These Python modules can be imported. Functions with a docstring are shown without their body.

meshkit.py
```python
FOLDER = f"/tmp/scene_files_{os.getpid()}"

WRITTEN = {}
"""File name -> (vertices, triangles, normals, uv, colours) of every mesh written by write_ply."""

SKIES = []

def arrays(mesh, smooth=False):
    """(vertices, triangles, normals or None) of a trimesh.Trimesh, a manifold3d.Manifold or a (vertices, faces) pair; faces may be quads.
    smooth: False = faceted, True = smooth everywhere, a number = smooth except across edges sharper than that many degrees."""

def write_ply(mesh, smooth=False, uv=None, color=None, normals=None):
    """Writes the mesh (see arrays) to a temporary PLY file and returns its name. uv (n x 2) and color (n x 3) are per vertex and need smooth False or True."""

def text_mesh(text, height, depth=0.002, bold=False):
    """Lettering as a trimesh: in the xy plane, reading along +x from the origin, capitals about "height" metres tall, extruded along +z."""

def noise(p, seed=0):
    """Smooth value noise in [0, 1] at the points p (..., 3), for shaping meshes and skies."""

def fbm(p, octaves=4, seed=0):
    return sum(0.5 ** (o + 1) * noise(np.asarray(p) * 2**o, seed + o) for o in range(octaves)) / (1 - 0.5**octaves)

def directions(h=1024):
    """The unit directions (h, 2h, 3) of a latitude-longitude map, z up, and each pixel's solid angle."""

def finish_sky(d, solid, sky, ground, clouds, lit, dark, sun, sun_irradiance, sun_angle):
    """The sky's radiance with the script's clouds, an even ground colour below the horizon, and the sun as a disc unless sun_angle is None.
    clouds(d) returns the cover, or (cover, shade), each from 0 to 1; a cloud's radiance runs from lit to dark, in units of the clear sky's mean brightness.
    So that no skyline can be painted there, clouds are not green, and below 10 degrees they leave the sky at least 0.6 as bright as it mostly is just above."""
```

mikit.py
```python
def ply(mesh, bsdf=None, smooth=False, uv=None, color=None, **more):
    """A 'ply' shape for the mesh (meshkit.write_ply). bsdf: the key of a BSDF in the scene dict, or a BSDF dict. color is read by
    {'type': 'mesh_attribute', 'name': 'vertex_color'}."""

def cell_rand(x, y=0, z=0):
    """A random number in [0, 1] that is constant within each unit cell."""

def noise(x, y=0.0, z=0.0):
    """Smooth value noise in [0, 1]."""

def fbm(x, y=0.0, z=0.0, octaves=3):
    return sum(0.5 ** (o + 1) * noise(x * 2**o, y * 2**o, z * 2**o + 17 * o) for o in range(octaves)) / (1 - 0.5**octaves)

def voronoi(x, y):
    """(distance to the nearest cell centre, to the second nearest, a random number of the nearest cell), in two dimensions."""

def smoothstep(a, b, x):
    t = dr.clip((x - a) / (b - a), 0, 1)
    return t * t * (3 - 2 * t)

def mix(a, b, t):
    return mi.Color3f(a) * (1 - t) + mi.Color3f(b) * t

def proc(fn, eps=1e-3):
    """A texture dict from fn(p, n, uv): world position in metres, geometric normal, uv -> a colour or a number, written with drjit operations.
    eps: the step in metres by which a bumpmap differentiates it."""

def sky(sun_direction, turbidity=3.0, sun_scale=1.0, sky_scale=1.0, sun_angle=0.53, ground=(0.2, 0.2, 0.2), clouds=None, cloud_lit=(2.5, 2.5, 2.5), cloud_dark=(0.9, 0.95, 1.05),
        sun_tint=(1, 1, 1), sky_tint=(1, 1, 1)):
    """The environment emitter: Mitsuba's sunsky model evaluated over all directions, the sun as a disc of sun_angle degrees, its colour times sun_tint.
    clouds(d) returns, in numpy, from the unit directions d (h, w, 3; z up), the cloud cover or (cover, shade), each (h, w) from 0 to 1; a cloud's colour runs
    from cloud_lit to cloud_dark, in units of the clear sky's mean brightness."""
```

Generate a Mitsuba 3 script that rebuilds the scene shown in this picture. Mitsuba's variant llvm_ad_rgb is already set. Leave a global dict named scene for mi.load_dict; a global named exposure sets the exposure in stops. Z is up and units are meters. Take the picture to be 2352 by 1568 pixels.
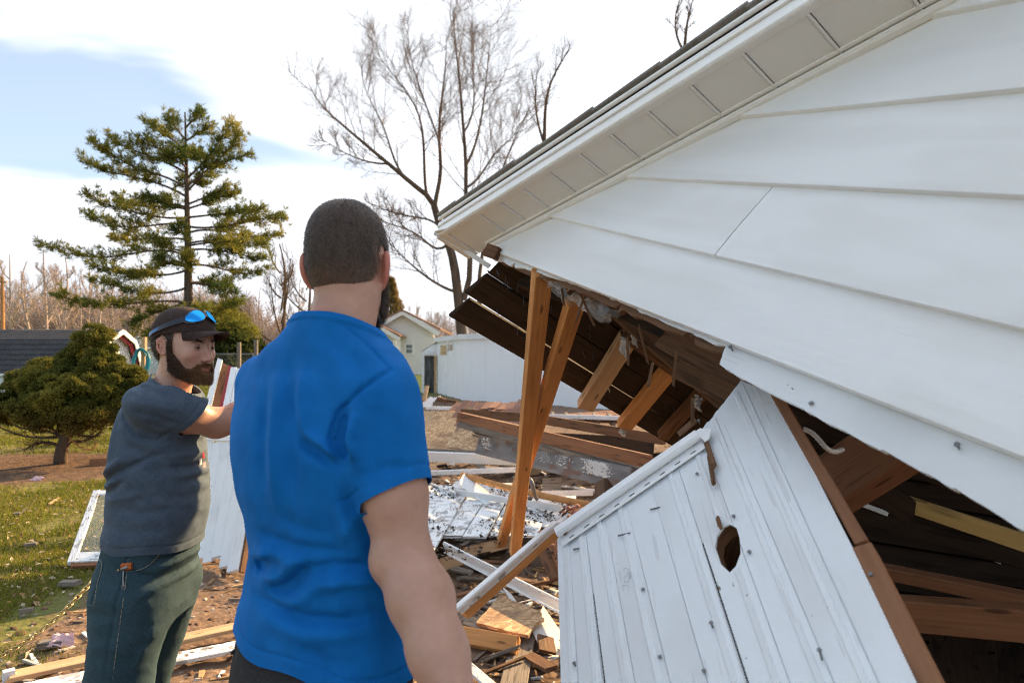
import math, numpy as np, drjit as dr, mitsuba as mi, mikit, meshkit, trimesh
from shapely.geometry import Polygon
# ---------------- camera, sky, exposure ----------------
F, CX, CY, CZ = 1568.0, 1176.0, 784.0, 1.56          # the photograph seen as 2352 x 1568 pixels; eye height 1.56 m
PITCH = math.atan(46 / F)
FWD, UPV = np.array([0, math.cos(PITCH), math.sin(PITCH)]), np.array([0, -math.sin(PITCH), math.cos(PITCH)])
CAM = np.array([0, 0, CZ])
scene, labels = {}, {}
T = mi.ScalarTransform4f
scene['camera'] = {'type': 'thinlens', 'fov': math.degrees(2 * math.atan(CX / F)), 'fov_axis': 'x', 'near_clip': 0.05, 'far_clip': 3000.0,
                   'aperture_radius': 0.0028, 'focus_distance': 2.3,
                   'to_world': T().look_at(origin=CAM.tolist(), target=(CAM + FWD).tolist(), up=[0, 0, 1])}
SUN_AZ, SUN_EL = math.radians(40), math.radians(25)
SUN = np.array([math.sin(SUN_AZ) * math.cos(SUN_EL), math.cos(SUN_AZ) * math.cos(SUN_EL), math.sin(SUN_EL)])
def cloud_cover(d):
    z = np.maximum(d[..., 2], 0.02)
    q = np.stack([d[..., 0] / (z + 0.25), d[..., 1] / (z + 0.25), z * 0], -1)
    q = q @ np.array([[0.94, -0.34, 0], [0.34, 0.94, 0], [0, 0, 1.0]])
    w = meshkit.fbm(q * 1.1 + 3.3, 4, 11) - 0.5
    f = meshkit.fbm(q * np.array([0.9, 2.0, 1]) + w[..., None] * 0.9 + np.array([4.98, 24.65, 0]), 6, 55)
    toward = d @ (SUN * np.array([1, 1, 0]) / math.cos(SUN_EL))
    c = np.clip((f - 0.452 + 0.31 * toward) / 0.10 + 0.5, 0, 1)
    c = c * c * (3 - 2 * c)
    s = meshkit.fbm(q * 1.7 + 9.1, 4, 23)
    return 0.30 + 0.70 * c, np.clip((s - 0.45) * 1.6, 0, 0.55)
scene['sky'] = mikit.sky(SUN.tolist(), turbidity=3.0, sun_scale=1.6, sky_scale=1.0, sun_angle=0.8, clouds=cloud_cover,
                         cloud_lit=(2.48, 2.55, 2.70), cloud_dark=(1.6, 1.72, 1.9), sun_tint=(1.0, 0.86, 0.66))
exposure = 2.78
# ---------------- helpers ----------------
rng = np.random.default_rng(7)
V = lambda *a: np.array(a, float)
def unit(v):
    v = np.asarray(v, float); return v / (np.linalg.norm(v, axis=-1, keepdims=True) + 1e-12)
def ray(px, py):
    u = (CY - py) / F
    return V((px - CX) / F, math.cos(PITCH) - u * math.sin(PITCH), math.sin(PITCH) + u * math.cos(PITCH))
def at(px, py, y):                                     # the point of the place at distance y ahead that the photograph shows at this pixel
    r = ray(px, py); return CAM + r * (y / r[1])
def onplane(px, py, p0, n):
    r = ray(px, py); return CAM + r * (((p0 - CAM) @ n) / (r @ n))
def atz(px, py, z):
    r = ray(px, py); return CAM + r * ((z - CZ) / r[2])
counts = {}
def newkey(name, parent=None):
    base = parent + '__' + name if parent else name
    k = counts.get(base, 0); counts[base] = k + 1
    return base if k == 0 else f'{base}_{k:03d}'
def tag(key, label=None, cat=None, group=None, kind=None):
    d = {k: v for k, v in (('label', label), ('category', cat), ('group', group), ('kind', kind)) if v}
    if d: labels[key] = d
    return key
def thing(name, label, cat, group=None, kind=None):
    return tag(newkey(name), label, cat, group, kind)
def add(name, mesh, bsdf, parent=None, smooth=False, label=None, cat=None, group=None, kind=None, color=None, uv=None, **more):
    key = newkey(name, parent)
    if isinstance(mesh, (tuple, list)) and len(mesh) == 3: mesh, uv = (mesh[0], mesh[1]), mesh[2]
    if smooth and smooth is not True and (uv is not None or color is not None): smooth = True
    scene[key] = mikit.ply(mesh, bsdf, smooth=smooth, uv=uv, color=color, **more)
    return tag(key, label, cat, group, kind)
def join(parts):
    vs, fs, us, o = [], [], [], 0
    for m in parts:
        vs.append(np.asarray(m[0], float)); fs.append(np.asarray(m[1], int) + o); o += len(m[0])
        if len(m) > 2: us.append(m[2])
    return (np.vstack(vs), np.vstack(fs), np.vstack(us)) if us else (np.vstack(vs), np.vstack(fs))
def quads(q): q = np.asarray(q); return np.vstack([q[:, [0, 1, 2]], q[:, [0, 2, 3]]])
seedn = [0]
def uvoff(pal=0):                                      # every board reads another stretch of grain; the hundreds of u choose the palette
    seedn[0] += 1; k = seedn[0]
    return V(100 * pal + (k * 7.31) % 60, (k * 3.77) % 50)
def plank(p0, p1, w, t, wd, pal=0, cham=0.0025, n=1, rag=0.0, bow=0.0, twist=0.0, seed=None):
    """A board from p0 to p1 (its centre line): w wide along wd, t thick, chamfered; rag = broken ends, bow/twist = bent."""
    p0, p1 = np.asarray(p0, float), np.asarray(p1, float)
    L = np.linalg.norm(p1 - p0); d = (p1 - p0) / L
    a = np.asarray(wd, float); a = unit(a - (a @ d) * d); b = np.cross(d, a)
    r = np.random.default_rng(int(abs(p0.sum() * 1000 + p1[0] * 77)) if seed is None else seed)
    c = min(cham, 0.3 * min(w, t)); W, H = w / 2, t / 2
    sec = np.array([[-W + c, -H], [W - c, -H], [W, -H + c], [W, H - c], [W - c, H], [-W + c, H], [-W, H - c], [-W, -H + c], [-W + c, -H]])
    per = np.r_[0, np.cumsum(np.linalg.norm(np.diff(sec, axis=0), axis=1))]
    if bow or twist: n = max(n, 8)
    s = np.linspace(0, 1, n + 1)
    ang = twist * (s - 0.5); ca, sa = np.cos(ang), np.sin(ang)
    x = sec[None, :, 0] * ca[:, None] - sec[None, :, 1] * sa[:, None]; y = sec[None, :, 0] * sa[:, None] + sec[None, :, 1] * ca[:, None]
    y = y + (bow * 4 * s * (1 - s))[:, None]
    ln = np.repeat(s[:, None] * L, 9, 1)
    if rag:
        j0, j1 = r.uniform(0, rag, 9), r.uniform(0, rag, 9); j0[8], j1[8] = j0[0], j1[0]
        ln[0] += j0; ln[-1] -= j1
    v = p0 + ln[..., None] * d + x[..., None] * a + y[..., None] * b
    off = uvoff(pal)
    uv = np.stack([ln, np.broadcast_to(per, ln.shape)], -1) + off
    i, j = np.meshgrid(np.arange(n), np.arange(8), indexing='ij')
    f = quads(np.stack([i * 9 + j, i * 9 + j + 1, (i + 1) * 9 + j + 1, (i + 1) * 9 + j], -1).reshape(-1, 4))
    v, uv = v.reshape(-1, 3), uv.reshape(-1, 2); nv = len(v)
    e0, e1 = v[:8], v[n * 9:n * 9 + 8]
    eu = sec[:8] * V(0.3, 1) + off + V(0.5, 0)
    fan = np.array([[0, k + 1, k] for k in range(1, 7)])
    return np.vstack([v, e0, e1]), np.vstack([f, fan[:, ::-1] * 0 + fan[:, [0, 1, 2]] + nv, fan[:, [0, 2, 1]] + nv + 8]), np.vstack([uv, eu, eu])
def tri2(poly2):
    p = Polygon(poly2)
    if not p.is_valid: p = p.buffer(0); p = max(getattr(p, 'geoms', [p]), key=lambda g: g.area)
    return trimesh.creation.triangulate_polygon(p, engine='earcut')
def slab(pts, n, t, udir, pal=0, holes=()):
    """A flat piece: the outline pts (coplanar), its outer face here and t thick towards -n; holes = more outlines. uv in metres along udir."""
    n = unit(n); u = unit(np.asarray(udir, float) - (np.asarray(udir) @ n) * n); w = np.cross(n, u); o = np.asarray(pts[0], float)
    to2 = lambda P: np.stack([(np.asarray(P) - o) @ u, (np.asarray(P) - o) @ w], 1)
    poly = Polygon(to2(pts), [to2(h) for h in holes])
    if not poly.is_valid: poly = poly.buffer(0); poly = max(getattr(poly, 'geoms', [poly]), key=lambda g: g.area)
    poly = __import__('shapely').geometry.polygon.orient(poly)
    v2, f = trimesh.creation.triangulate_polygon(poly, engine='earcut')
    off = uvoff(pal)
    to3 = lambda q, h: o + q[:, :1] * u + q[:, 1:] * w - h * n
    f = np.asarray(f); a = v2[f[:, 1]] - v2[f[:, 0]]; b = v2[f[:, 2]] - v2[f[:, 0]]
    f = np.where((a[:, 0] * b[:, 1] - a[:, 1] * b[:, 0] < 0)[:, None], f[:, ::-1], f)
    parts = [(to3(v2, 0), f, v2 + off), (to3(v2, t), f[:, ::-1], v2 + off + V(3, 5))]
    for ringc in [poly.exterior, *poly.interiors]:
        c = np.array(ringc.coords); k = len(c) - 1; s = np.r_[0, np.cumsum(np.linalg.norm(np.diff(c, axis=0), axis=1))]
        vv = np.vstack([to3(c, 0), to3(c, t)]); i = np.arange(k)
        uu = np.vstack([np.stack([s, s * 0], 1), np.stack([s, s * 0 + t], 1)]) + off + V(1, 2)
        parts.append((vv, quads(np.stack([i, i + k + 1, i + k + 2, i + 1], 1)), uu))
    return join(parts)
def jag(p, q, amp, n, seed=0, perp=None):
    """points from p to q (both 3-D), wandering by amp: torn edges."""
    r = np.random.default_rng(seed); p, q = np.asarray(p, float), np.asarray(q, float)
    s = np.sort(np.r_[0, r.uniform(0.02, 0.98, n), 1]); d = unit(q - p)
    a = r.normal(0, amp, len(s)) * (0.5 + r.random(len(s))); a[0] = a[-1] = 0
    return p + s[:, None] * (q - p) + a[:, None] * np.asarray(perp)
def tube(pts, rad, sides=6, closed=False, caps=True):
    p = np.asarray(pts, float); n = len(p); rad = np.broadcast_to(rad, (n,))
    t = (np.roll(p, -1, 0) - np.roll(p, 1, 0)) if closed else np.gradient(p, axis=0)
    t = unit(t); a = np.cross(t[0], [0, 0, 1.0] if abs(t[0, 2]) < 0.9 else [1.0, 0, 0]); a /= np.linalg.norm(a); A = [a]
    for k in range(1, n):
        a = A[-1] - (A[-1] @ t[k]) * t[k]; A.append(a / (np.linalg.norm(a) + 1e-12))
    A = np.array(A); B = np.cross(t, A); g = np.arange(sides) * 2 * np.pi / sides
    v = p[:, None] + rad[:, None, None] * (np.cos(g)[None, :, None] * A[:, None] + np.sin(g)[None, :, None] * B[:, None])
    i, j = np.meshgrid(np.arange(n if closed else n - 1), np.arange(sides), indexing='ij'); i2, j2 = (i + 1) % n, (j + 1) % sides
    f = quads(np.stack([i * sides + j, i * sides + j2, i2 * sides + j2, i2 * sides + j], -1).reshape(-1, 4)); v = v.reshape(-1, 3)
    if not closed and caps:
        k = np.arange(1, sides - 1)
        f = np.vstack([f, np.stack([k * 0, k + 1, k], 1), np.stack([k * 0, k, k + 1], 1) + (n - 1) * sides])
    return v, f
def spline(pts, n):
    from scipy.interpolate import CubicSpline
    p = np.asarray(pts, float); s = np.r_[0, np.cumsum(np.linalg.norm(np.diff(p[:, :3], axis=0), axis=1))]
    return CubicSpline(s, p, axis=0)(np.linspace(0, s[-1], n))
def surfnet(f, lo, hi, h):
    """Surface nets: the zero level of f (negative inside) as (vertices, quads->triangles)."""
    lo, hi = np.asarray(lo, float), np.asarray(hi, float); n = np.ceil((hi - lo) / h).astype(int) + 1; n = (n + 3) // 4 * 4 + 1
    ax = [lo[k] + h * np.arange(n[k]) for k in range(3)]
    co = np.stack(np.meshgrid(*[a[::4] for a in ax], indexing='ij'), -1); fc = f(co.reshape(-1, 3)).reshape(co.shape[:3])
    near = np.abs(fc) < 4 * h * 2.2
    nb = near.copy()
    for k in range(3):
        for s in (1, -1): nb |= np.roll(near, s, k)
    g = np.repeat(np.repeat(np.repeat(fc, 4, 0), 4, 1), 4, 2)[:n[0], :n[1], :n[2]].astype(np.float32)
    m = np.repeat(np.repeat(np.repeat(nb, 4, 0), 4, 1), 4, 2)[:n[0], :n[1], :n[2]]
    idx = np.argwhere(m)
    for c in range(0, len(idx), 400000):
        i = idx[c:c + 400000]; g[i[:, 0], i[:, 1], i[:, 2]] = f(lo + h * i)
    s = g < 0
    cells = np.zeros(np.array(g.shape) - 1, np.int8); tot = np.zeros(cells.shape + (3,), np.float32); cnt = np.zeros(cells.shape, np.float32)
    cr = [(0, 0), (0, 1), (1, 0), (1, 1)]
    edges = []
    for k in range(3):
        sl0 = [slice(None)] * 3; sl1 = [slice(None)] * 3; sl0[k] = slice(0, -1); sl1[k] = slice(1, None)
        a, b = g[tuple(sl0)], g[tuple(sl1)]; x = s[tuple(sl0)] != s[tuple(sl1)]
        e = np.argwhere(x); av, bv = a[x], b[x]; tt = av / (av - bv)
        pos = e.astype(np.float32); pos[:, k] += tt
        o = [q for q in range(3) if q != k]
        for da, db in cr:
            c = e.copy(); c[:, o[0]] -= da; c[:, o[1]] -= db
            ok = ((c >= 0) & (c < np.array(cells.shape))).all(1)
            ci = c[ok]; np.add.at(tot, tuple(ci.T), pos[ok]); np.add.at(cnt, tuple(ci.T), 1)
        edges.append((k, e, av < 0))
    act = cnt > 0; num = -np.ones(cells.shape, int); num[act] = np.arange(act.sum())
    v = lo + h * (tot[act] / cnt[act][:, None]); fs = []
    for k, e, ins in edges:
        o = [(k + 1) % 3, (k + 2) % 3]
        ok = (e[:, o[0]] > 0) & (e[:, o[1]] > 0) & (e[:, o[0]] < cells.shape[o[0]]) & (e[:, o[1]] < cells.shape[o[1]])
        e, i2 = e[ok], ins[ok]; q = []
        for da, db in ((1, 1), (0, 1), (0, 0), (1, 0)):
            c = e.copy(); c[:, o[0]] -= da; c[:, o[1]] -= db; q.append(num[tuple(c.T)])
        q = np.stack(q, 1); q[~i2] = q[~i2][:, ::-1]; fs.append(q)
    q = np.vstack(fs); q = q[(q >= 0).all(1)]
    return v, quads(q)
# ---------------- materials ----------------
def proc(fn, **k): return mikit.proc(fn, **k)
noise, fbm, smoothstep, mix = mikit.noise, mikit.fbm, mikit.smoothstep, mikit.mix
def rgb(*c): return {'type': 'rgb', 'value': list(c)}
def C(c): return mi.Color3f(*c)
def principled(base, rough=0.6, two=True, **k):
    d = {'type': 'principled', 'base_color': base if isinstance(base, dict) else rgb(*base), 'roughness': rough, **k}
    return {'type': 'twosided', 'bsdf': d} if two else d
def bump(bsdf, fn, scale, eps=1e-3):
    if bsdf['type'] == 'twosided': return {'type': 'twosided', 'bsdf': bump(bsdf['bsdf'], fn, scale, eps)}
    return {'type': 'bumpmap', 'tex': proc(fn, eps=eps), 'bsdf': bsdf, 'scale': scale}
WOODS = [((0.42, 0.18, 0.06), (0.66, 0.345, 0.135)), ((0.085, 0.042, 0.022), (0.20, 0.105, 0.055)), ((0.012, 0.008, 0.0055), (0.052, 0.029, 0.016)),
         ((0.10, 0.085, 0.07), (0.26, 0.225, 0.19)), ((0.36, 0.215, 0.115), (0.58, 0.40, 0.235)), ((0.50, 0.33, 0.12), (0.66, 0.47, 0.20)), ((0.17, 0.075, 0.038), (0.30, 0.145, 0.075))]
def wood_fn(p, n, uv):
    k = dr.floor(uv.x / 100); u = uv.x - 100 * k; v = uv.y
    w = noise(u * 2.5, v * 9) * 0.035
    g = fbm(u * 5, (v + w) * 190, 0, 2); b = fbm(u * 2.2 + 40, v * 14, 3, 2)
    t = dr.clip(0.62 * g + 0.55 * b - 0.08, 0, 1)
    c1, c2 = C(WOODS[0][0]), C(WOODS[0][1])
    for q in range(1, len(WOODS)):
        c1 = dr.select(k == q, C(WOODS[q][0]), c1); c2 = dr.select(k == q, C(WOODS[q][1]), c2)
    c = c1 * (1 - t) + c2 * t
    d, _, which = mikit.voronoi(u * 3.1, v * 13)
    c = c * (1 - 0.6 * (1 - smoothstep(0.05, 0.11, d)) * dr.select(which > 0.6, 1.0, 0.0))
    return c * (1 - 0.45 * smoothstep(0.55, 0.85, fbm(u * 7, v * 60, 9, 2)) * dr.select((k == 0) | (k == 4), 0.35, 1.0))
def grain_bump(p, n, uv): return noise(uv.x * 8, uv.y * 260) + 0.6 * noise(uv.x * 40, uv.y * 90)
scene['m_wood'] = bump(principled(proc(wood_fn), 0.75, specular=0.25), grain_bump, 0.0012)
def paint_fn(p, n, uv):                                # k 0 old white paint, 1 chipped and dirty, 2 fairly clean
    k = dr.floor(uv.x / 100); u = uv.x - 100 * k; v = uv.y
    d = fbm(u * 4, v * 6, 2, 3)
    c = mix((0.72, 0.75, 0.765), (0.64, 0.66, 0.665), smoothstep(0.45, 0.8, d) * 0.8)
    amt = dr.select(k == 1, 0.64, dr.select(k == 0, 0.80, 0.84))
    chip = smoothstep(amt, amt + 0.02, 0.65 * fbm(u * 34, v * 150, 1, 3) + 0.35 * fbm(u * 5, v * 9, 7, 2))
    crack = smoothstep(0.80, 0.86, noise(u * 9, v * 170, 4)) * smoothstep(0.5, 0.68, noise(u * 3, v * 8, 8)) * dr.select(k == 2, 0.0, 0.16)
    bare = mix((0.12, 0.075, 0.05), (0.28, 0.21, 0.16), noise(u * 30, v * 30))
    dirt = smoothstep(0.56, 0.70, fbm(u * 17, v * 19, 5, 3)) * dr.select(k == 1, 0.55, 0.0)
    c = mix(c, bare, dr.clip(chip + crack, 0, 1))
    return mix(c, C((0.075, 0.055, 0.04)), dirt)
def paint_bump(p, n, uv): return noise(uv.x * 25, uv.y * 120) + 0.7 * fbm(uv.x * 60, uv.y * 70, 0, 2)
scene['m_paint'] = bump(principled(proc(paint_fn), 0.5, specular=0.4), paint_bump, 0.0009)
def vinyl_fn(p, n, uv):
    d = fbm(uv.x * 3, uv.y * 9, 1, 3)
    g = smoothstep(0.52, 0.80, fbm(uv.x * 1.6, uv.y * 22, 4, 3))
    return mix(mix((0.775, 0.785, 0.78), (0.735, 0.735, 0.72), smoothstep(0.4, 0.75, d)), C((0.62, 0.61, 0.58)), 0.22 * g)
def vinyl_bump(p, n, uv): return fbm(uv.x * 7, uv.y * 330, 0, 2)
scene['m_siding'] = bump(principled(proc(vinyl_fn), 0.42, specular=0.4), vinyl_bump, 0.0011)
scene['m_vinyl'] = principled(proc(vinyl_fn), 0.35, specular=0.5)
scene['m_soffit'] = principled((0.66, 0.655, 0.635), 0.5, specular=0.35)
scene['m_black'] = principled((0.015, 0.015, 0.017), 0.6)
scene['m_steel'] = principled((0.30, 0.31, 0.33), 0.45, metallic=0.9)
scene['m_nail'] = principled((0.16, 0.17, 0.18), 0.5, metallic=0.6)
def shingle_fn(p, n, uv):
    k = dr.floor(uv.x / 100); u = uv.x - 100 * k
    g = noise(u * 420, uv.y * 420); m = noise(u * 6, uv.y * 6, 2)
    c = dr.select(k == 1, C((0.24, 0.125, 0.085)), dr.select(k == 2, C((0.045, 0.047, 0.053)), C((0.22, 0.21, 0.20))))
    return c * (0.55 + 0.55 * g + 0.35 * m)
scene['m_shingle'] = principled(proc(shingle_fn), 0.9)
scene['m_fluff'] = principled((0.62, 0.62, 0.60), 0.95)
# ---------------- the collapsed house ----------------
HS, HN = V(-0.37445, 0.88586, 0.27392), V(-0.76698, -0.46192, 0.44539)   # along the courses (away), and out of the gable
HU = np.cross(HN, HS); HU = HU if HU[2] > 0 else -HU
SC = 1.08
HP = CAM + ray(2352, 607) * SC
gp = lambda px, py, off=0.0: onplane(px, py, HP + HN * off, HN)
RK = unit(gp(2100, 60) - gp(1250, 515))                                  # up the rake, towards the camera
house = thing('collapsed_house', 'collapsed white sided house with torn open gable and broken eave', 'house')
ab = lambda P: ((P - HP) @ HS, (P - HP) @ HU)
P2 = lambda a, b, o=0.0: HP + a * HS + b * HU + o * HN
# the lower edges of the siding courses, as lines b = i + k a on the gable
def course(p, q):
    a0, b0 = ab(gp(*p)); a1, b1 = ab(gp(*q)); k = (b1 - b0) / (a1 - a0); return lambda a: b0 + k * (a - a0)
low = [course((2352, 1054), (1140, 580)), course((2352, 762), (1265, 500)), course((2352, 460), (1450, 412)), course((2352, 215), (1710, 275)), course((2352, 5), (2140, 47))]
fa0, fb0 = ab(gp(1140, 567)); fa1, fb1 = ab(gp(2090, 70)); fk = (fb1 - fb0) / (fa1 - fa0)
frieze = lambda a: fb0 + fk * (a - fa0)
def meet(f, g):
    a, b = -3.0, 4.0; s = lambda x: f(x) - g(x)
    for _ in range(60):
        m = (a + b) / 2
        if s(a) * s(m) <= 0: b = m
        else: a = m
    return a
ANEAR = -0.75
def siding(a0, lo, hi, aend=None, curve=None):
    """one course: between its lower edge and the next (or the frieze), its butt standing proud."""
    n = 40; r = np.random.default_rng(int(1000 * abs(a0) + 5)); off = uvoff(0); rows = []
    am = meet(lo, frieze) if aend is None else aend
    for j, t in enumerate((0.0, 0.25, 0.5, 0.75, 1.0)):
        row = []
        s = np.linspace(0, 1, n + 1)
        a_r = a0 + (am - a0) * s
        if curve is not None:
            sh = curve(t)[0], curve(t)[1]
            a_r = (a0 + sh[0]) + (am + sh[1] - a0 - sh[0]) * s
        b0 = lo(a_r); b1 = np.minimum(hi(a_r), frieze(a_r)); b = b0 + (np.maximum(b1, b0 + 0.001) - b0) * t
        o = 0.019 - 0.015 * t * (hi(a_r) > b1 * 0 - 9)
        o = 0.019 - 0.015 * (b - b0) / np.maximum(hi(a_r) - lo(a_r), 0.01) + 0.0022 * (meshkit.noise(np.stack([a_r * 4, b * 6, b * 0 + a0], -1)) - 0.5)
        rows.append((P2(0, 0) + a_r[:, None] * HS + b[:, None] * HU + o[:, None] * HN, np.stack([a_r, b], 1)))
    butt = [(rows[0][0] - d * HN + e * HU, rows[0][1] - [0, f]) for d, e, f in ((0.0022, -0.0022, 0.002), (0.016, -0.0025, 0.016))]
    rows = butt[::-1] + rows
    v = np.vstack([x[0] for x in rows]); uv = np.vstack([x[1] for x in rows]) + off
    i, j = np.meshgrid(np.arange(len(rows) - 1), np.arange(n), indexing='ij')
    f = quads(np.stack([i * (n + 1) + j, i * (n + 1) + j + 1, (i + 1) * (n + 1) + j + 1, (i + 1) * (n + 1) + j], -1).reshape(-1, 4))
    back = v - 0.003 * HN
    return np.vstack([v, back]), np.vstack([f, f[:, ::-1] + len(v)]), np.vstack([uv, uv])
ja0, ja1 = ab(gp(1655, 592))[0], ab(gp(1777, 433))[0]
jc = lambda t: ja0 + (ja1 - ja0) * t ** 1.35
add('siding_board', siding(ANEAR, low[0], low[1]), 'm_siding', house, True, label='lowest wide white siding board over the torn opening')
add('siding_board', siding(ANEAR, low[1], low[2], ja0, lambda t: (0, jc(t) - ja0 - 0.0012)), 'm_siding', house, True)
add('siding_board', siding(ja0, low[1], low[2], None, lambda t: (jc(t) - ja0 + 0.0012, 0)), 'm_siding', house, True)
add('siding_board', siding(ANEAR, low[2], low[3]), 'm_siding', house, True)
add('siding_board', siding(ANEAR, low[3], low[4]), 'm_siding', house, True)
add('siding_board', siding(ANEAR, low[4], lambda a: low[4](a) + 0.22), 'm_siding', house, True)
# frieze moulding (J channel), soffit panels, fascia, drip edge, shingle edge: all run up the rake
OV = 0.178
c0, c1 = P2(fa0 + 0.02, frieze(fa0 + 0.02)), P2(ANEAR, frieze(ANEAR))
rk = unit(c1 - c0); RL = np.linalg.norm(c1 - c0); ru = unit(np.cross(HN, rk)); ru = ru if ru[2] > 0 else -ru
J = lambda s, o, u: c0 + s * rk + o * HN + u * ru
add('frieze_moulding', plank(J(-0.02, 0.017, -0.002), J(RL, 0.017, -0.002), 0.020, 0.026, ru, cham=0.006), 'm_vinyl', house)
add('frieze_moulding', plank(J(-0.02, 0.034, 0.012), J(RL, 0.034, 0.012), 0.006, 0.012, ru, cham=0.002), 'm_vinyl', house)
inner = [(1106, 569), (1184, 523), (1230, 503), (1283, 476), (1344, 448), (1416, 410), (1491, 369), (1579, 320), (1679, 265), (1801, 200), (1951, 120), (2135, 22)]
ss = [float((gp(*q) - c0) @ rk) for q in inner]; ss = [ss[0] - 0.09] + ss + [ss[-1] + 0.2, ss[-1] + 0.42, RL]
for a, b in zip(ss[:-1], ss[1:]):                                        # each panel a shallow tray with a raised seam
    g_ = 0.007 if 2 <= ss.index(a) <= 6 else 0.0
    base = plank(J(a + 0.002, OV / 2 - g_ / 2, 0.016), J(b - 0.009, OV / 2 - g_ / 2, 0.016), OV - 0.004 - g_, 0.004, HN)
    seam = plank(J(b - 0.0035, 0.02, 0.0125), J(b - 0.0035, OV - 0.012, 0.0125), 0.005, 0.010, rk, cham=0.0015)
    rib = plank(J(b - 0.013, 0.03, 0.0145), J(b - 0.013, OV - 0.012, 0.0145), 0.003, 0.004, rk, cham=0.001)
    add('soffit_panel', join([base, seam, rib]), 'm_soffit', house)
t0 = -0.16                                                              # the rake runs on past the corner
add('soffit_lip', plank(J(t0, OV - 0.004, 0.013), J(RL, OV - 0.004, 0.013), 0.020, 0.005, HN), 'm_soffit', house)
add('fascia', plank(J(t0 - 0.03, OV + 0.006, 0.038), J(RL, OV + 0.006, 0.038), 0.05, 0.014, ru, cham=0.004, n=12), 'm_vinyl', house, label='white rake fascia board')
add('fascia_cap', plank(J(t0 - 0.03, OV + 0.017, 0.068), J(RL, OV + 0.017, 0.068), 0.026, 0.008, ru, cham=0.003), 'm_vinyl', house)
add('drip_edge', plank(J(t0 - 0.02, OV + 0.012, 0.0825), J(RL, OV + 0.012, 0.0825), 0.006, 0.012, ru, cham=0.001), 'm_black', house)
add('drip_edge', plank(J(t0 - 0.03, OV + 0.026, 0.095), J(RL, OV + 0.026, 0.095), 0.016, 0.012, ru, cham=0.003), 'm_vinyl', house)
sp = RL - t0; r_ = np.random.default_rng(3); s = t0 - 0.03
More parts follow.
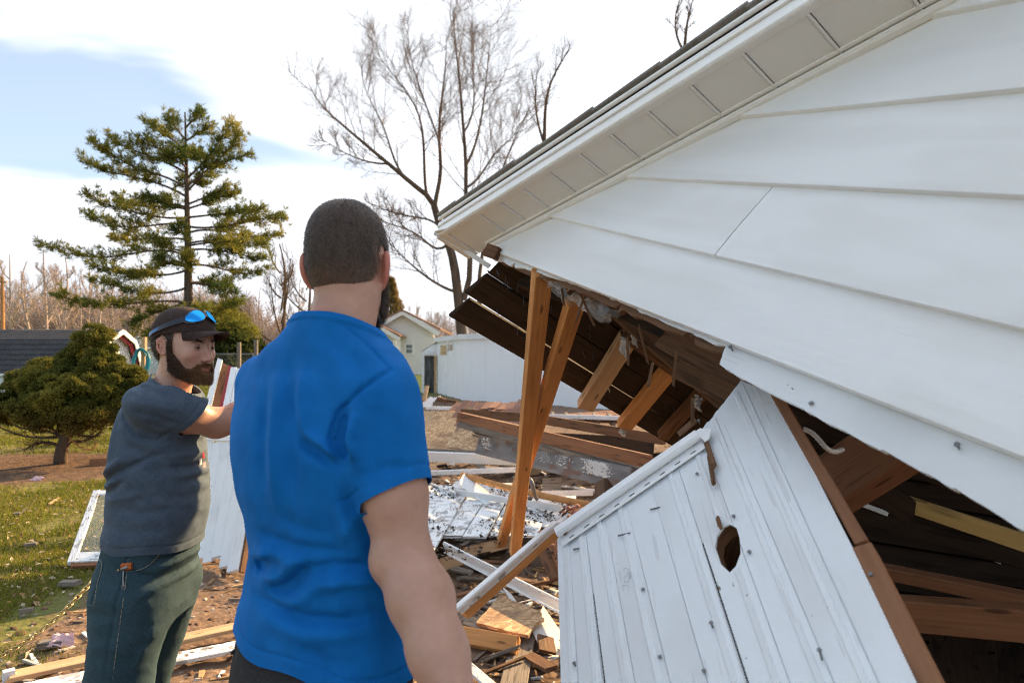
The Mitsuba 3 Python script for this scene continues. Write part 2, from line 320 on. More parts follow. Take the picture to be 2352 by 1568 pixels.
while s < RL:                                                           # shingle ends along the rake
    l = 0.14 + 0.02 * r_.random()
    m = plank(J(s, OV - 0.14, 0.110 + 0.002 * r_.random()), J(s + l, OV - 0.14, 0.116 + 0.004 * r_.random()), 0.36 + 0.012 * r_.random(), 0.011, HN, pal=0, cham=0.002)
    add('shingle', m, 'm_shingle', house); s += l - 0.004
# roof deck under the shingles, going back from the gable
EV = -HN
deckc = J((RL + t0) / 2, 0, 0)
for k in range(14):
    a = t0 + 0.12 + k * 0.16
    add('roof_board', plank(J(a, OV - 0.03, 0.098), J(a, -2.6, 0.098), 0.15, 0.018, rk, pal=1), 'm_wood', house)
add('roof_felt', plank(J(t0 + 0.03, -1.3, 0.116), J(RL, -1.3, 0.116), 2.2, 0.004, HN), 'm_shingle', house)
# the end of the rake box: white return pieces at the broken corner
sf = lambda px, py: onplane(px, py, J(0, 0, 0.016), ru)
add('soffit_panel', slab([sf(997, 532), sf(1037, 522), sf(1110, 571), sf(1072, 574)], -ru, 0.004, RK), 'm_soffit', house)
add('eave_return', plank(sf(997, 535), sf(1074, 579), 0.018, 0.008, ru), 'm_vinyl', house)
add('eave_return', plank(sf(1068, 575), at(1124, 612, 2.9), 0.022, 0.006, ru), 'm_vinyl', house)
add('eave_block', plank(at(1112, 572, 2.76), at(1150, 585, 2.72), 0.05, 0.03, HU, pal=1, rag=0.015), 'm_wood', house)
# the old boards under the siding: torn strip along the opening, then the white board with nails
def strip(pairs_top, off, t, pal, mat, name, amp, lab=None, seed=1, n=40):
    top = [gp(*q, off) for q in pairs_top[0]]; bot = [gp(*q, off) for q in pairs_top[1]]
    pts = list(top)
    for i in range(len(bot) - 1):
        seg = jag(bot[i], bot[i + 1], amp, max(3, n // (len(bot) - 1)), seed + i, HU); pts += list(seg if i == len(bot) - 2 else seg[:-1])
    return add(name, slab(pts, HN, t, HS, pal), mat, house, label=lab)
strip([[(1125, 572), (1400, 668), (1690, 780)], [(1672, 800), (1500, 727), (1370, 668), (1250, 632), (1130, 594)]], -0.004, 0.010, 0, 'm_paint', 'sheathing_edge', 0.004)
strip([[(1130, 575), (1400, 668), (1690, 790)], [(1668, 812), (1560, 765), (1430, 712), (1330, 672), (1240, 640), (1150, 603)]], -0.016, 0.018, 1, 'm_wood', 'sheathing_edge', 0.006, seed=9)
strip([[(1674, 780), (2000, 880), (2600, 1130)], [(2600, 1350), (2352, 1218), (2160, 1104), (1958, 999), (1777, 906), (1692, 864), (1653, 836), (1662, 806)]], -0.003, 0.020, 0, 'm_paint', 'old_board', 0.0012, 'white painted old board with nail heads below the siding', 21, 60)
def nail(P, d, L=0.03, r=0.0036, parent=house):
    d = unit(d); a = tube([P, P + d * L], 0.0018, 6); h = tube([P + d * L, P + d * (L + 0.0016)], [r, r * 0.92], 12)
    add('nail', join([a, h]), 'm_nail', parent, 30)
for q, L in (((1683, 805), 0.012), ((1865, 928), 0.003), ((2203, 1030), 0.010)):
    nail(gp(*q, -0.003), HN + 0.3 * HU, L, 0.0048)
# the roof deck that hangs below the eave: boards, broken rafter tails, ledgers
DA, DB, DC = at(1037, 722, 3.0), at(1129, 600, 2.78), at(1512, 1008, 3.68)
dd = unit(DC - DA); DN = np.cross(dd, DB - DA); DN = unit(DN); DN = DN if DN[1] < 0 else -DN
dw = np.cross(DN, dd); dw = dw if dw @ (DB - DA) > 0 else -dw
LEN = np.linalg.norm(DC - DA) + 0.55
slope0 = ((DB - DA) @ dd) / ((DB - DA) @ dw)
for k in range(6):
    w0 = 0.142 * k + 0.004 * (k > 0); x0 = slope0 * (w0 + 0.07) + [0, -0.01, 0.02, 0.06, 0.42, 0.75][k]
    c = DA + dw * (w0 + 0.069); tilt = [0.0, 0.004, -0.003, 0.006, 0.0, 0.002, 0, 0][k]
    sk = dw * 0.011 * (k == 0)
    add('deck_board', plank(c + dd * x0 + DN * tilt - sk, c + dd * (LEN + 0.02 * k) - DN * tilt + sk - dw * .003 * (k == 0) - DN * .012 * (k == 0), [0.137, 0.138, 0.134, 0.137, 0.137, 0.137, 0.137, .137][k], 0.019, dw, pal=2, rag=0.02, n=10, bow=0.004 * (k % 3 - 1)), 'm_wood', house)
dk = lambda px, py, o=0.0: onplane(px, py, DA + DN * o, DN)
def tail(p, q, w, pal, t=0.038, o=0.03, lab=None):
    add('rafter_tail', plank(dk(*p, o), dk(*q, o), w, t, np.cross(DN, dk(*q, o) - dk(*p, o)), pal=pal, rag=0.012, n=6), 'm_wood', house, label=lab)
def beam(name, p, q, w, t, wd, pal, rag=0.004, lab=None, n=4):
    add(name, plank(p, q, w, t, wd, pal=pal, rag=rag, n=n), 'm_wood', house, label=lab)
tail((1343, 934), (1446, 770), 0.085, 4, 0.05, 0.045)
tail((1432, 978), (1560, 820), 0.080, 0, 0.05, 0.045)
tail((1520, 1003), (1640, 870), 0.06, 1, 0.045, 0.045)
tail((1440, 760), (1500, 640), 0.05, 1, 0.045, 0.045)
beam('ledger', dk(1440, 775, .07), dk(1560, 862, .07), 0.03, 0.04, DN, 1)
beam('ceiling_joist', at(1335, 640, 2.58), at(1690, 940, 2.35), 0.075, 0.036, HU, 1, 0.01)
beam('ceiling_joist', at(1195, 640, 2.86), at(1420, 715, 2.62), 0.07, 0.036, HU, 2, 0.01)
beam('ceiling_joist', at(1400, 690, 2.35), at(1720, 830, 1.95), 0.09, 0.02, HU, 2, 0.01)
beam('ceiling_joist', at(1520, 770, 2.1), at(1740, 880, 1.8), 0.08, 0.02, HU, 1, 0.02)
beam('ceiling_joist', at(1560, 830, 2.4), at(1740, 915, 2.1), 0.12, 0.02, HU, 1, 0.02)
# ---- the board wall lying back against the house ----
wp = [at(2120, 1568, 0.92), at(1780, 908, 1.535), at(1300, 1568, 1.28)]
WN = unit(np.cross(wp[1] - wp[0], wp[2] - wp[0])); WN = WN if WN[2] > 0 else -WN
wl = lambda px, py, o=0.0: onplane(px, py, wp[0] + WN * o, WN)
WD = unit(wl(1780, 908) - wl(2120, 1568)); WX = unit(np.cross(WD, WN)); WX = WX if WX[0] > 0 else -WX
wall = newkey('board_wall', house)
# seams between the boards at the foot of the picture and where they end at the top
foot = [1291, 1335, 1398, 1474, 1558, 1642, 1729, 1822, 1925, 2020, 2118]
topl = [(1280, 1238), (1306, 1216), (1342, 1190), (1384, 1160), (1432, 1127), (1488, 1088), (1548, 1043), (1607, 990), (1650, 940), (1700, 868), (1782, 910)]
hole = [(1642, 1256), (1646, 1230), (1662, 1209), (1676, 1203), (1692, 1212), (1699, 1236), (1701, 1270), (1690, 1300), (1676, 1314), (1655, 1294)]
from shapely.geometry import Polygon as _P
from shapely.ops import unary_union
OUTS = []
ho3 = [wl(*q) for q in hole]; o2 = wp[0]; w2 = lambda P: np.array([(P - o2) @ WX, (P - o2) @ WD])
H2 = _P([w2(q) for q in ho3])
for i in range(10):
    f0, f1 = wl(foot[i], 1568) - WD * 0.16, wl(foot[i + 1], 1568) - WD * 0.16
    g0, g1 = wl(*topl[i]), wl(*topl[i + 1])
    if i == 8: g1 = wl(1702, 872)
    gap = 0.0016 * unit(f1 - f0)
    top = jag(g0, g1, 0.005 if i < 7 else 0.004, 6, i + 50, WD)
    if i == 9: top = jag(wl(1704, 872), wl(1782, 910), 0.003, 5, 66, WD)
    g0_ = gap * (3.2 if i in (2, 6) else 1.0); g1_ = gap * (3.2 if i in (1, 5) else 1.0)
    out = _P([w2(f0 + g0_), w2(f1 - g1_)] + [w2(q) for q in (top[::-1])][0:1] + [w2(q) for q in top[::-1]][1:]).buffer(0)
    out = out.difference(H2)
    out = max(getattr(out, 'geoms', [out]), key=lambda g: g.area)
    t3 = lambda c: [o2 + x * WX + y * WD for x, y in np.array(c)[:-1]]
    OUTS.append(out)
    m = slab(t3(out.exterior.coords), WN, 0.018, WD, 0)
    if i in (1, 5): add('crack', plank(f1 - WN * .0035, f1 + (g1 - f1) * .62 - WN * .0035, 0.0026, 0.001, WX), 'm_black', wall)
    add('plank', m, 'm_paint', wall)
    # the raised flat bead that runs down the middle of the plank beside its groove
    for fr, wdt, hh in ((0.30, 0.012, 0.003),):
        a, b = f0 + (f1 - f0) * (1 - fr), g0 + (g1 - g0) * (1 - fr) - WD * 0.015
        tt = np.linspace(0, 1, 400); near_ = np.array([H2.buffer(0.008).contains(__import__('shapely').geometry.Point(*w2(a + (b - a) * q))) for q in tt])
        cuts = [(0.0, 1.0)] if not near_.any() else [(0.0, tt[near_][0]), (tt[near_][-1], 1.0)]
        for u0, u1 in cuts:
            if i < 9 and i != 4: add('plank_bead', plank(a + (b - a) * u0 + WN * 0.0005, a + (b - a) * u1 + WN * 0.0005, wdt, 2 * hh, WX, pal=0, cham=0.002), 'm_paint', wall)
bk = unary_union([q.buffer(0.004) for q in OUTS]).buffer(-0.004).difference(H2.buffer(0.002)); bk = max(getattr(bk, 'geoms', [bk]), key=lambda g: g.area)
t3_ = lambda c: [o2 + x * WX + y * WD - 0.0042 * WN for x, y in np.array(c)[:-1]]
add('backing', slab(t3_(bk.exterior.coords), WN, 0.006, WD, 0, [t3_(q.coords) for q in bk.interiors]), 'm_paint', wall)
hr = np.array(H2.buffer(-0.0006).exterior.coords); k_ = len(hr); hr3 = o2 + hr[:, :1] * WX + hr[:, 1:] * WD
jit = 0.004 * np.random.default_rng(5).random((k_, 1)); jit[-1] = jit[0]
add('hole_rim', (np.vstack([hr3 - (0.0015 + jit) * WN, hr3 - 0.034 * WN]), quads(np.stack([np.arange(k_ - 1), np.arange(1, k_), np.arange(1, k_) + k_, np.arange(k_ - 1) + k_], 1)), np.vstack([hr * 3 + V(150, 20), hr * 3 + V(150, 20.3)])), 'm_wood', wall, label='raw brown rim of the hole')
add('edge_stud', plank(wl(2132, 1568, -0.02) - WD * .16, wl(1990, 1268, -0.02), 0.045, 0.030, WN, pal=6, rag=0.004), 'm_wood', house)
add('edge_stud', plank(wl(1991, 1264, -0.02), wl(1788, 915, -0.02), 0.045, 0.022, WN, pal=6, rag=0.004), 'm_wood', house)
for px0, px1 in ((1420, 1400), (1690, 1560)):
    add('wall_stud', plank(wl(px0, 1568, -0.075) - WD * .16, wl(px1, 1130, -0.075), 0.09, 0.038, WN, pal=1), 'm_wood', house)
# splinters, the J channel with nail slots along the top of the wall
jc0, jc1 = wl(1279, 1226, 0.018), wl(1606, 1000, 0.018)
jd = unit(jc1 - jc0); jw = np.cross(WN, jd); jw = jw if jw[2] > 0 else -jw
add('wall_channel', plank(jc0 + jw * 0.006, jc1 + jw * 0.006, 0.030, 0.016, jw, cham=0.005), 'm_vinyl', house, label='white vinyl channel nailed along the top of the board wall')
fl = [jc0 - jw * 0.008, jc1 - jw * 0.008, jc1 - jw * 0.035, jc0 - jw * 0.035]
slots = []
Lj = np.linalg.norm(jc1 - jc0)
for k in range(int(Lj / 0.042)):
    a = jc0 - jw * 0.024 + jd * (0.022 + 0.042 * k); slots.append([a - jw * 0.0025, a + jd * 0.014 - jw * 0.0025, a + jd * 0.014 + jw * 0.0025, a + jw * 0.0025])
add('channel_flange', slab([q - WN * 0.010 for q in fl], WN, 0.0016, jd, holes=[[q - WN * 0.010 for q in s] for s in slots]), 'm_vinyl', house)
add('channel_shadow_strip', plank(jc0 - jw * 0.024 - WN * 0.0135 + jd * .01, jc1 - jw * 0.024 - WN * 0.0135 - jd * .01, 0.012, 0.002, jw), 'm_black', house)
add('channel_end', slab([jc1 + jw * 0.022, jc1 + jd * 0.012 + jw * 0.022, jc1 + jd * .03 - jw * 0.004, jc1 + jd * .012 - jw * 0.03, jc1 - jw * 0.03], WN, 0.002, jd), 'm_vinyl', house)
for (a, b, w) in (((1612, 985), (1642, 1075), 0.012), ((1628, 1040), (1640, 1115), 0.010), ((1645, 1178), (1656, 1215), 0.008), ((1556, 1000), (1600, 962), 0.016), ((1300, 1230), (1296, 1205), 0.012)):
    add('splinter', plank(wl(*a, 0.008), wl(*b, 0.014), w, 0.006, WX, pal=1, rag=0.02, n=3), 'm_wood', house)
for q, d, L in (((1516, 1164), 1, 0.02), ((1448, 1223), 1, 0.026), ((1340, 1256), 1, 0.022), ((1637, 1440), 0, 0.012), ((1888, 1514), 0, 0.022), ((1322, 1528), 0, .008), ((1607, 973), 0, 0.01), ((1786, 905), 0, .006), ((1722, 1270), 0, 0.004), ((1478, 1355), 0, 0.003), ((1602, 1090), 0, .004), ((1686, 1188), 0, .004), ((1517, 1510), 0, .003), ((1618, 1543), 0, .004), ((2000, 1322), 0, .004)):
    nail(wl(*q, 0.0), (WX * -1.0 + 0.25 * WN) if d else WN + 0.25 * WX, L, 0.0037 if not d else 0.0026)
# a builder's pencil scribble on the planks
zc_ = lambda x, y: wl(949.4 + .3751 * x, 980 + .3751 * y, 0.0012)
for L in ([(1262, 880), (1268, 915), (1276, 930)], [(1285, 872), (1300, 862), (1318, 872), (1330, 905), (1318, 945), (1298, 952), (1290, 930), (1300, 905), (1325, 895), (1360, 885)], [(1308, 880), (1322, 925)], [(1275, 975), (1296, 965), (1320, 978)], [(1282, 972), (1288, 1000)], [(1340, 905), (1322, 932)]):
    add('pencil_mark', tube([zc_(*q) for q in L], 0.00028, 4), 'm_steel', wall)
# ---- inside, seen past the wall's edge ----
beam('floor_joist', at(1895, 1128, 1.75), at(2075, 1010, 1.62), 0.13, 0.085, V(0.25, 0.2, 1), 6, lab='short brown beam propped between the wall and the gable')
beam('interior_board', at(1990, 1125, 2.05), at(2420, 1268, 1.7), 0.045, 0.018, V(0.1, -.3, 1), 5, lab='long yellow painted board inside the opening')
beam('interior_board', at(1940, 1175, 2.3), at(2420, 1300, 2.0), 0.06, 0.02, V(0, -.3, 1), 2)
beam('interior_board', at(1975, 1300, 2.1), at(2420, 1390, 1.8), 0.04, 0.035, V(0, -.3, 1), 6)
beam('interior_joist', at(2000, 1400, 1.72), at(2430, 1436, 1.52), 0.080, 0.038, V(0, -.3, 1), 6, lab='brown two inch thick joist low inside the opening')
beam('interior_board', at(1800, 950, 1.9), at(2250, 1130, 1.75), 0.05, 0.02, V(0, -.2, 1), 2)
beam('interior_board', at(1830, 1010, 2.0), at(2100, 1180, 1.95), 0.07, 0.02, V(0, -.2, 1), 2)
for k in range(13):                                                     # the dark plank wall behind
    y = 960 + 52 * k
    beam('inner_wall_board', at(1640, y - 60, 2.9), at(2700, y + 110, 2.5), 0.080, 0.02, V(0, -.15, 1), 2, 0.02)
add('inner_felt', slab([at(1745, 930, 3.1), at(2900, 930, 2.6), at(2900, 1900, 2.6), at(1745, 1900, 3.1)], V(0, -1, 0), 0.01, V(1, 0, 0), 2), 'm_black', house)  # black sheet added to stop sky light showing between the boards
add('inner_felt', slab([V(2.3, 0.6, -0.1), V(2.3, 3.2, -0.1), V(2.3, 3.2, 2.2), V(2.3, 0.6, 2.2)], V(-1, 0, 0), 0.01, V(0, 1, 0), 2), 'm_black', house)  # unseen black sheet added on the right to keep the interior dark
add('inner_board', plank(wl(1640, 1380, -.16), wl(1700, 1160, -.16), 0.22, 0.02, WX, pal=1), 'm_wood', house)  # brown board added behind the hole to stand for its dark inside
for k in range(8):
    beam('inner_floor_board', at(1500 + 150 * k, 1700, 1.5), at(1420 + 150 * k, 1350, 3.0), 0.15, 0.02, V(1, 0, 0), 2)
add('mint_strip', plank(at(1960, 1150, 2.25), at(2040, 1180, 2.2), 0.016, 0.006, V(0, -.2, 1)), 'm_paint', house)
add('mint_strip', plank(at(2120, 1215, 2.2), at(2300, 1290, 2.1), 0.014, 0.006, V(0, -.2, 1)), 'm_paint', house)
cab = spline([at(1845, 985, 1.62), at(1872, 1000, 1.6), at(1890, 1020, 1.58), at(1935, 1032, 1.6)], 16)
add('cable', tube(cab, 0.006, 8), 'm_vinyl', house, True)
# torn paper, roofing nails and strings that hang in the opening
r_ = np.random.default_rng(12)
for k in range(26):
    q = dk(r_.uniform(1140, 1600), 0, 0.0) if False else dk(*( (lambda s, w: (1075 + 470 * s + 60 * w, 705 + 290 * s - 95 * w))(r_.random(), r_.random())), 0.012)
    add('roofing_nail', tube([q, q + DN * r_.uniform(.02, .05) + r_.normal(0, .004, 3)], 0.0016, 5), 'm_nail', house)
for px, py, L in ((1345, 672, .10), (1330, 668, .12), (1440, 770, .09), (1500, 830, .07), (1590, 905, .08), (1290, 660, .07), (1555, 800, .10), (1465, 742, .12), (1230, 640, .05)):
    q = gp(px, py, -0.05); add('splinter', plank(q, q + V(r_.normal(0, .3), r_.normal(0, .3), -1) * L, 0.008, 0.003, V(1, 0, 0), pal=1, rag=0.02, n=3), 'm_wood', house)
# plastic sheeting that hangs from the opening
def sheet(corners, nu, nv, amp, seed):
    a, b, c, d = [np.asarray(q, float) for q in corners]; u, v = np.meshgrid(np.linspace(0, 1, nu), np.linspace(0, 1, nv), indexing='ij'); u, v = u[..., None], v[..., None]
    P = (a * (1 - u) + b * u) * (1 - v) + (d * (1 - u) + c * u) * v; n = unit(np.cross(b - a, d - a))
    q = np.concatenate([u * 6, v * 3, u * 0], -1); h = meshkit.fbm(q + seed, 4, seed) - 0.5; h2 = np.abs(meshkit.noise(q * 1.7 + 5, seed + 3) - 0.5)
    P = P + (h + 0.8 * h2)[..., None] * amp * n
    i, j = np.meshgrid(np.arange(nu - 1), np.arange(nv - 1), indexing='ij')
    return P.reshape(-1, 3), quads(np.stack([i * nv + j, (i + 1) * nv + j, (i + 1) * nv + j + 1, i * nv + j + 1], -1).reshape(-1, 4))
scene['m_plastic'] = {'type': 'blendbsdf', 'weight': 0.14, 'a': {'type': 'thindielectric', 'int_ior': 1.5}, 'b': principled((0.75, 0.78, 0.82), 0.12, specular=0.9)}
pl = join([sheet([at(1240, 634, 2.42), at(1395, 715, 2.2), at(1392, 752, 2.3), at(1268, 668, 2.45)], 40, 24, 0.06, 4), sheet([at(1262, 645, 2.4), at(1330, 660, 2.35), at(1430, 718, 2.2), at(1380, 740, 2.25)], 40, 18, 0.05, 8)])
add('plastic_sheet', pl, 'm_plastic', smooth=True, label='torn clear plastic sheet hanging under the gable beside the wooden props', cat='plastic sheet')
for px, py, w_, h_, sd_ in ((1432, 772, .05, .09, 3), (1455, 760, .04, .06, 5), (1600, 905, .05, .07, 8), (1428, 985, .03, .03, 9)):
    q = dk(px, py, 0.10); add('torn_paper', sheet([q, q + dd * w_, q + dd * w_ * .8 - V(0, 0, h_), q - dd * .01 - V(0, 0, h_ * .8)], 12, 14, .05, sd_), 'm_fluff' if sd_ == 9 else 'm_paint', house, True)
# ---- the two studs that prop the gable ----
def prop(p, q, w, t, wd, lab, pal=0):
    return add('wooden_prop', plank(p, q, w, t, wd, pal=pal, cham=0.003, n=6, twist=0.04), 'm_wood', label=lab, cat='wooden prop', group='studs propping up the gable')
prop(at(1183, 1268, 4.6), at(1246, 622, 2.45), 0.070, 0.045, V(1, 0.42, 0.1), 'front wooden stud standing upright under the plastic sheet to hold the gable')
prop(at(1150, 1250, 5.15), at(1322, 690, 2.52), 0.070, 0.045, V(1, 0.42, 0.1), 'rear slanting wooden stud crossing behind the other prop')
# ---------------- ground: lawn and bare dirt, grass, leaves ----------------
def lawn_edge(x, y): return x + 2.75 + 0.17 * (y - 3.5)                  # above 0: dirt
def gz(x, y):
    x, y = np.asarray(x, float), np.asarray(y, float); q = np.stack([x, y, x * 0], -1)
    dirt = np.clip(lawn_edge(x, y) / 0.6, 0, 1) * np.clip((26 - y) / 4, 0, 1)
    return 0.022 * np.clip(y - 7, 0, 60) + 0.04 * (meshkit.fbm(q * 0.6, 3, 2) - 0.5) + dirt * 0.07 * (meshkit.fbm(q * 3.1, 4, 5) - 0.5)
def ground_fn(p, n, uv):
    x, y = p.x, p.y
    e = x + 2.75 + 0.17 * (y - 3.5) + 0.9 * (fbm(x * 1.7, y * 1.7, 1, 3) - 0.5)
    w = smoothstep(-0.08, 0.12, e) * (1 - smoothstep(20, 27, y)) * (1 - smoothstep(7, 10, x))
    bed = 1 - smoothstep(1.5, 2.1, dr.sqrt(dr.square((x + 6.7) * 0.75) + dr.square((y - 9.75) * 1.35)) + 0.8 * (noise(x * 3, y * 3, 4) - 0.5))
    f = fbm(x * 14, y * 14, 2, 3); g = noise(x * 60, y * 60)
    dirt = mix((0.075, 0.049, 0.034), (0.215, 0.145, 0.100), dr.clip(0.75 * f + 0.35 * g, 0, 1))
    dirt = mix(dirt, C((0.35, 0.30, 0.26)), 0.4 * smoothstep(0.80, 0.86, noise(x * 45, y * 45, 7)))
    lawn = mix((0.085, 0.10, 0.028), (0.17, 0.15, 0.055), fbm(x * 1.3, y * 1.3, 5, 2))
    lawn = mix(lawn, C((0.10, 0.07, 0.045)), 0.6 * smoothstep(0.58, 0.75, fbm(x * 7, y * 7, 6, 2)))
    far = mix((0.07, 0.10, 0.03), (0.11, 0.13, 0.04), noise(x * 0.2, y * 0.2))
    return mix(mix(mix(lawn, far, smoothstep(12, 25, y)), dirt, w), C((0.105, 0.068, 0.045)) * (0.5 + f), bed)
def ground_bump(p, n, uv): return fbm(p.x * 22, p.y * 22, 0, 3)
scene['m_ground'] = bump(principled(proc(ground_fn), 0.95, specular=0.15), ground_bump, 0.016, 4e-3)
x = np.r_[-900, -300, -120, np.linspace(-60, -12, 60), np.linspace(-11.9, 6, 359), np.linspace(6.5, 60, 60), 120, 300, 900]
y = np.r_[-200, -50, np.linspace(-10, 2, 30), np.linspace(2.05, 12, 240), np.linspace(12.5, 60, 100), 90, 150, 400, 1500]
X, Y = np.meshgrid(x, y, indexing='ij')
i, j = np.meshgrid(np.arange(len(x) - 1), np.arange(len(y) - 1), indexing='ij'); n = len(y)
add('ground', (np.stack([X, Y, gz(X, Y)], -1).reshape(-1, 3), quads(np.stack([i * n + j, (i + 1) * n + j, (i + 1) * n + j + 1, i * n + j + 1], -1).reshape(-1, 4))), 'm_ground', smooth=True, kind='structure', label='lawn that turns to bare brown dirt around the wreck')
scene['m_vcol'] = principled({'type': 'mesh_attribute', 'name': 'vertex_color'}, 0.85, specular=0.2)
scene['m_leaf'] = {'type': 'principledthin', 'base_color': {'type': 'mesh_attribute', 'name': 'vertex_color'}, 'roughness': 0.6, 'diff_trans': 0.7, 'spec_trans': 0.0}
def blades(P, h, w, lean, col, r, seg=1):
    """thin upright triangles at the points P."""
    n = len(P); a = r.uniform(0, 2 * np.pi, n); s = np.stack([np.cos(a), np.sin(a), a * 0], 1)
    b = r.uniform(0, 2 * np.pi, n); t = np.stack([np.cos(b), np.sin(b), b * 0], 1) * (lean * r.random(n))[:, None]
    hh = (h * r.uniform(0.5, 1.2, n))[:, None]
    v = np.stack([P - s * w / 2, P + s * w / 2, P + (t + [0, 0, 1]) * hh], 1).reshape(-1, 3)
    return v, np.arange(3 * n).reshape(-1, 3), np.repeat(col, 3, 0)
r = np.random.default_rng(41)
def lawn_points(n, x0, x1, y0, y1, pw):
    u = r.random(n); y = y0 * (y1 / y0) ** u if pw else r.uniform(y0, y1, n)
    x = r.uniform(x0, x1, n) * (y / y0 if pw else 1)
    q = np.stack([x, y, x * 0], 1)
    e = lawn_edge(x, y) + 0.9 * (meshkit.fbm(q * 1.7, 3, 1) - 0.5)
    bed = np.hypot((x + 6.7) * 0.75, (y - 9.75) * 1.35) < 1.7
    thin = meshkit.fbm(q * 2.3, 3, 9)
    k = (e < 0.10 * r.normal(size=n)) & ~bed & (r.random(n) < np.clip((thin - 0.28) * 4, 0.1, 1)); q = q[k]; q[:, 2] = gz(q[:, 0], q[:, 1]) - 0.004
    return q
def gcol(P):
    t = meshkit.fbm(P * 1.1, 3, 3)[:, None]; u = r.random((len(P), 1))
    c = V(0.10, 0.145, 0.02) * (1 - t) + V(0.25, 0.24, 0.042) * t
    c = np.where(u > 0.86, V(0.32, 0.25, 0.12), c)
    return c * r.uniform(0.7, 1.25, (len(P), 1))
P = lawn_points(330000, -2.95, -0.6, 3.2, 32.0, True); w = 0.0013 * P[:, 1:2] * r.uniform(.6, 1.4, (len(P), 1)) + .0008
v, f, c = blades(P, 0.040 * (1 + P[:, 1] / 25), w, 0.95, gcol(P), r)
add('grass', (v, f), 'm_leaf', color=c, kind='stuff', label='short yellow green grass blades of the lawn')
def flakes(P, size, r, curl=0.4, asp=0.6):
    n = len(P); q = r.normal(size=(n, 3)) * [curl, curl, 1] + [0, 0, 1.2]; q = unit(q); a = unit(np.cross(q, r.normal(size=(n, 3)))); b = np.cross(q, a)
    s = (size * r.uniform(0.5, 1.3, n))[:, None]
    c = P + q * s * 0.15
    v = np.stack([c - a * s, c - b * s * asp + q * s * .25, c + a * s * 1.1, c + b * s * asp + q * s * .2], 1).reshape(-1, 3)
    k = np.arange(n)[:, None] * 4
    return v, np.vstack([k + [0, 1, 2], k + [0, 2, 3]])
P = lawn_points(2600, -2.75, -1.6, 3.3, 12.0, True); P[:, 2] += 0.02
v, f = flakes(P, 0.022, r); col = np.repeat(np.array([[0.30, 0.17, 0.08], [0.42, 0.29, 0.17], [0.16, 0.09, 0.05], [0.5, 0.42, 0.33]])[r.integers(0, 4, len(P))], 4, 0)
add('fallen_leaves', (v, f), 'm_vcol', color=col, kind='stuff', label='dry brown leaves scattered over the lawn')
# dirt clods, chips and wood crumbs around the wreck
def clods(P, size, r):
    base = trimesh.creation.icosphere(0); bv, bf = np.array(base.vertices), np.array(base.faces); n = len(P)
    s = (size * r.uniform(0.4, 1.4, n) ** 1.5)[:, None, None]
    v = P[:, None] + bv[None] * s * r.uniform(0.6, 1.3, (n, len(bv), 1)) * [1, 1, 0.6]
    return v.reshape(-1, 3), (bf[None] + np.arange(n)[:, None, None] * len(bv)).reshape(-1, 3), len(bv)
n = 4200; u = r.random(n); yy = 3.0 * 4.0 ** u; xx = r.uniform(-0.95, 0.35, n) * yy
k = lawn_edge(xx, yy) > r.uniform(-0.5, 0.15, n); P = np.stack([xx, yy, gz(xx, yy)], 1)[k]
v, f, m = clods(P, 0.017, r)
col = np.repeat(np.array([[0.14, 0.08, 0.05], [0.22, 0.14, 0.09], [0.35, 0.30, 0.25], [0.10, 0.06, 0.04]])[r.integers(0, 4, len(P))] * r.uniform(.7, 1.2, (len(P), 1)), m, 0)
add('dirt_clods', (v, f), 'm_vcol', color=col, kind='stuff', label='crumbs of earth and plaster lying on the bare dirt')
def splinters(P, L, w, r, cols):
    n = len(P); a = r.uniform(0, 2 * np.pi, n); d = np.stack([np.cos(a), np.sin(a), r.normal(0, 0.15, n)], 1); s = np.stack([-np.sin(a), np.cos(a), a * 0], 1)
    l = (L * r.uniform(0.3, 1.3, n))[:, None]; ww = (w * r.uniform(0.4, 1.5, n))[:, None]; z = V(0, 0, 1) * ww * 0.5
    P = P + [0, 0, 0.006]
    c = [P - d * l - s * ww, P - d * l + s * ww, P + d * l + s * ww * .6, P + d * l - s * ww * .6]
    v = np.stack([q - z for q in c] + [q + z for q in c], 1).reshape(-1, 3)
    bf = np.array([[4, 5, 6], [4, 6, 7], [0, 1, 5], [0, 5, 4], [1, 2, 6], [1, 6, 5], [2, 3, 7], [2, 7, 6], [3, 0, 4], [3, 4, 7]])
    f = (bf[None] + np.arange(n)[:, None, None] * 8).reshape(-1, 3)
    return v, f, np.repeat(np.asarray(cols)[r.integers(0, len(cols), n)] * r.uniform(.6, 1.2, (n, 1)), 8, 0)
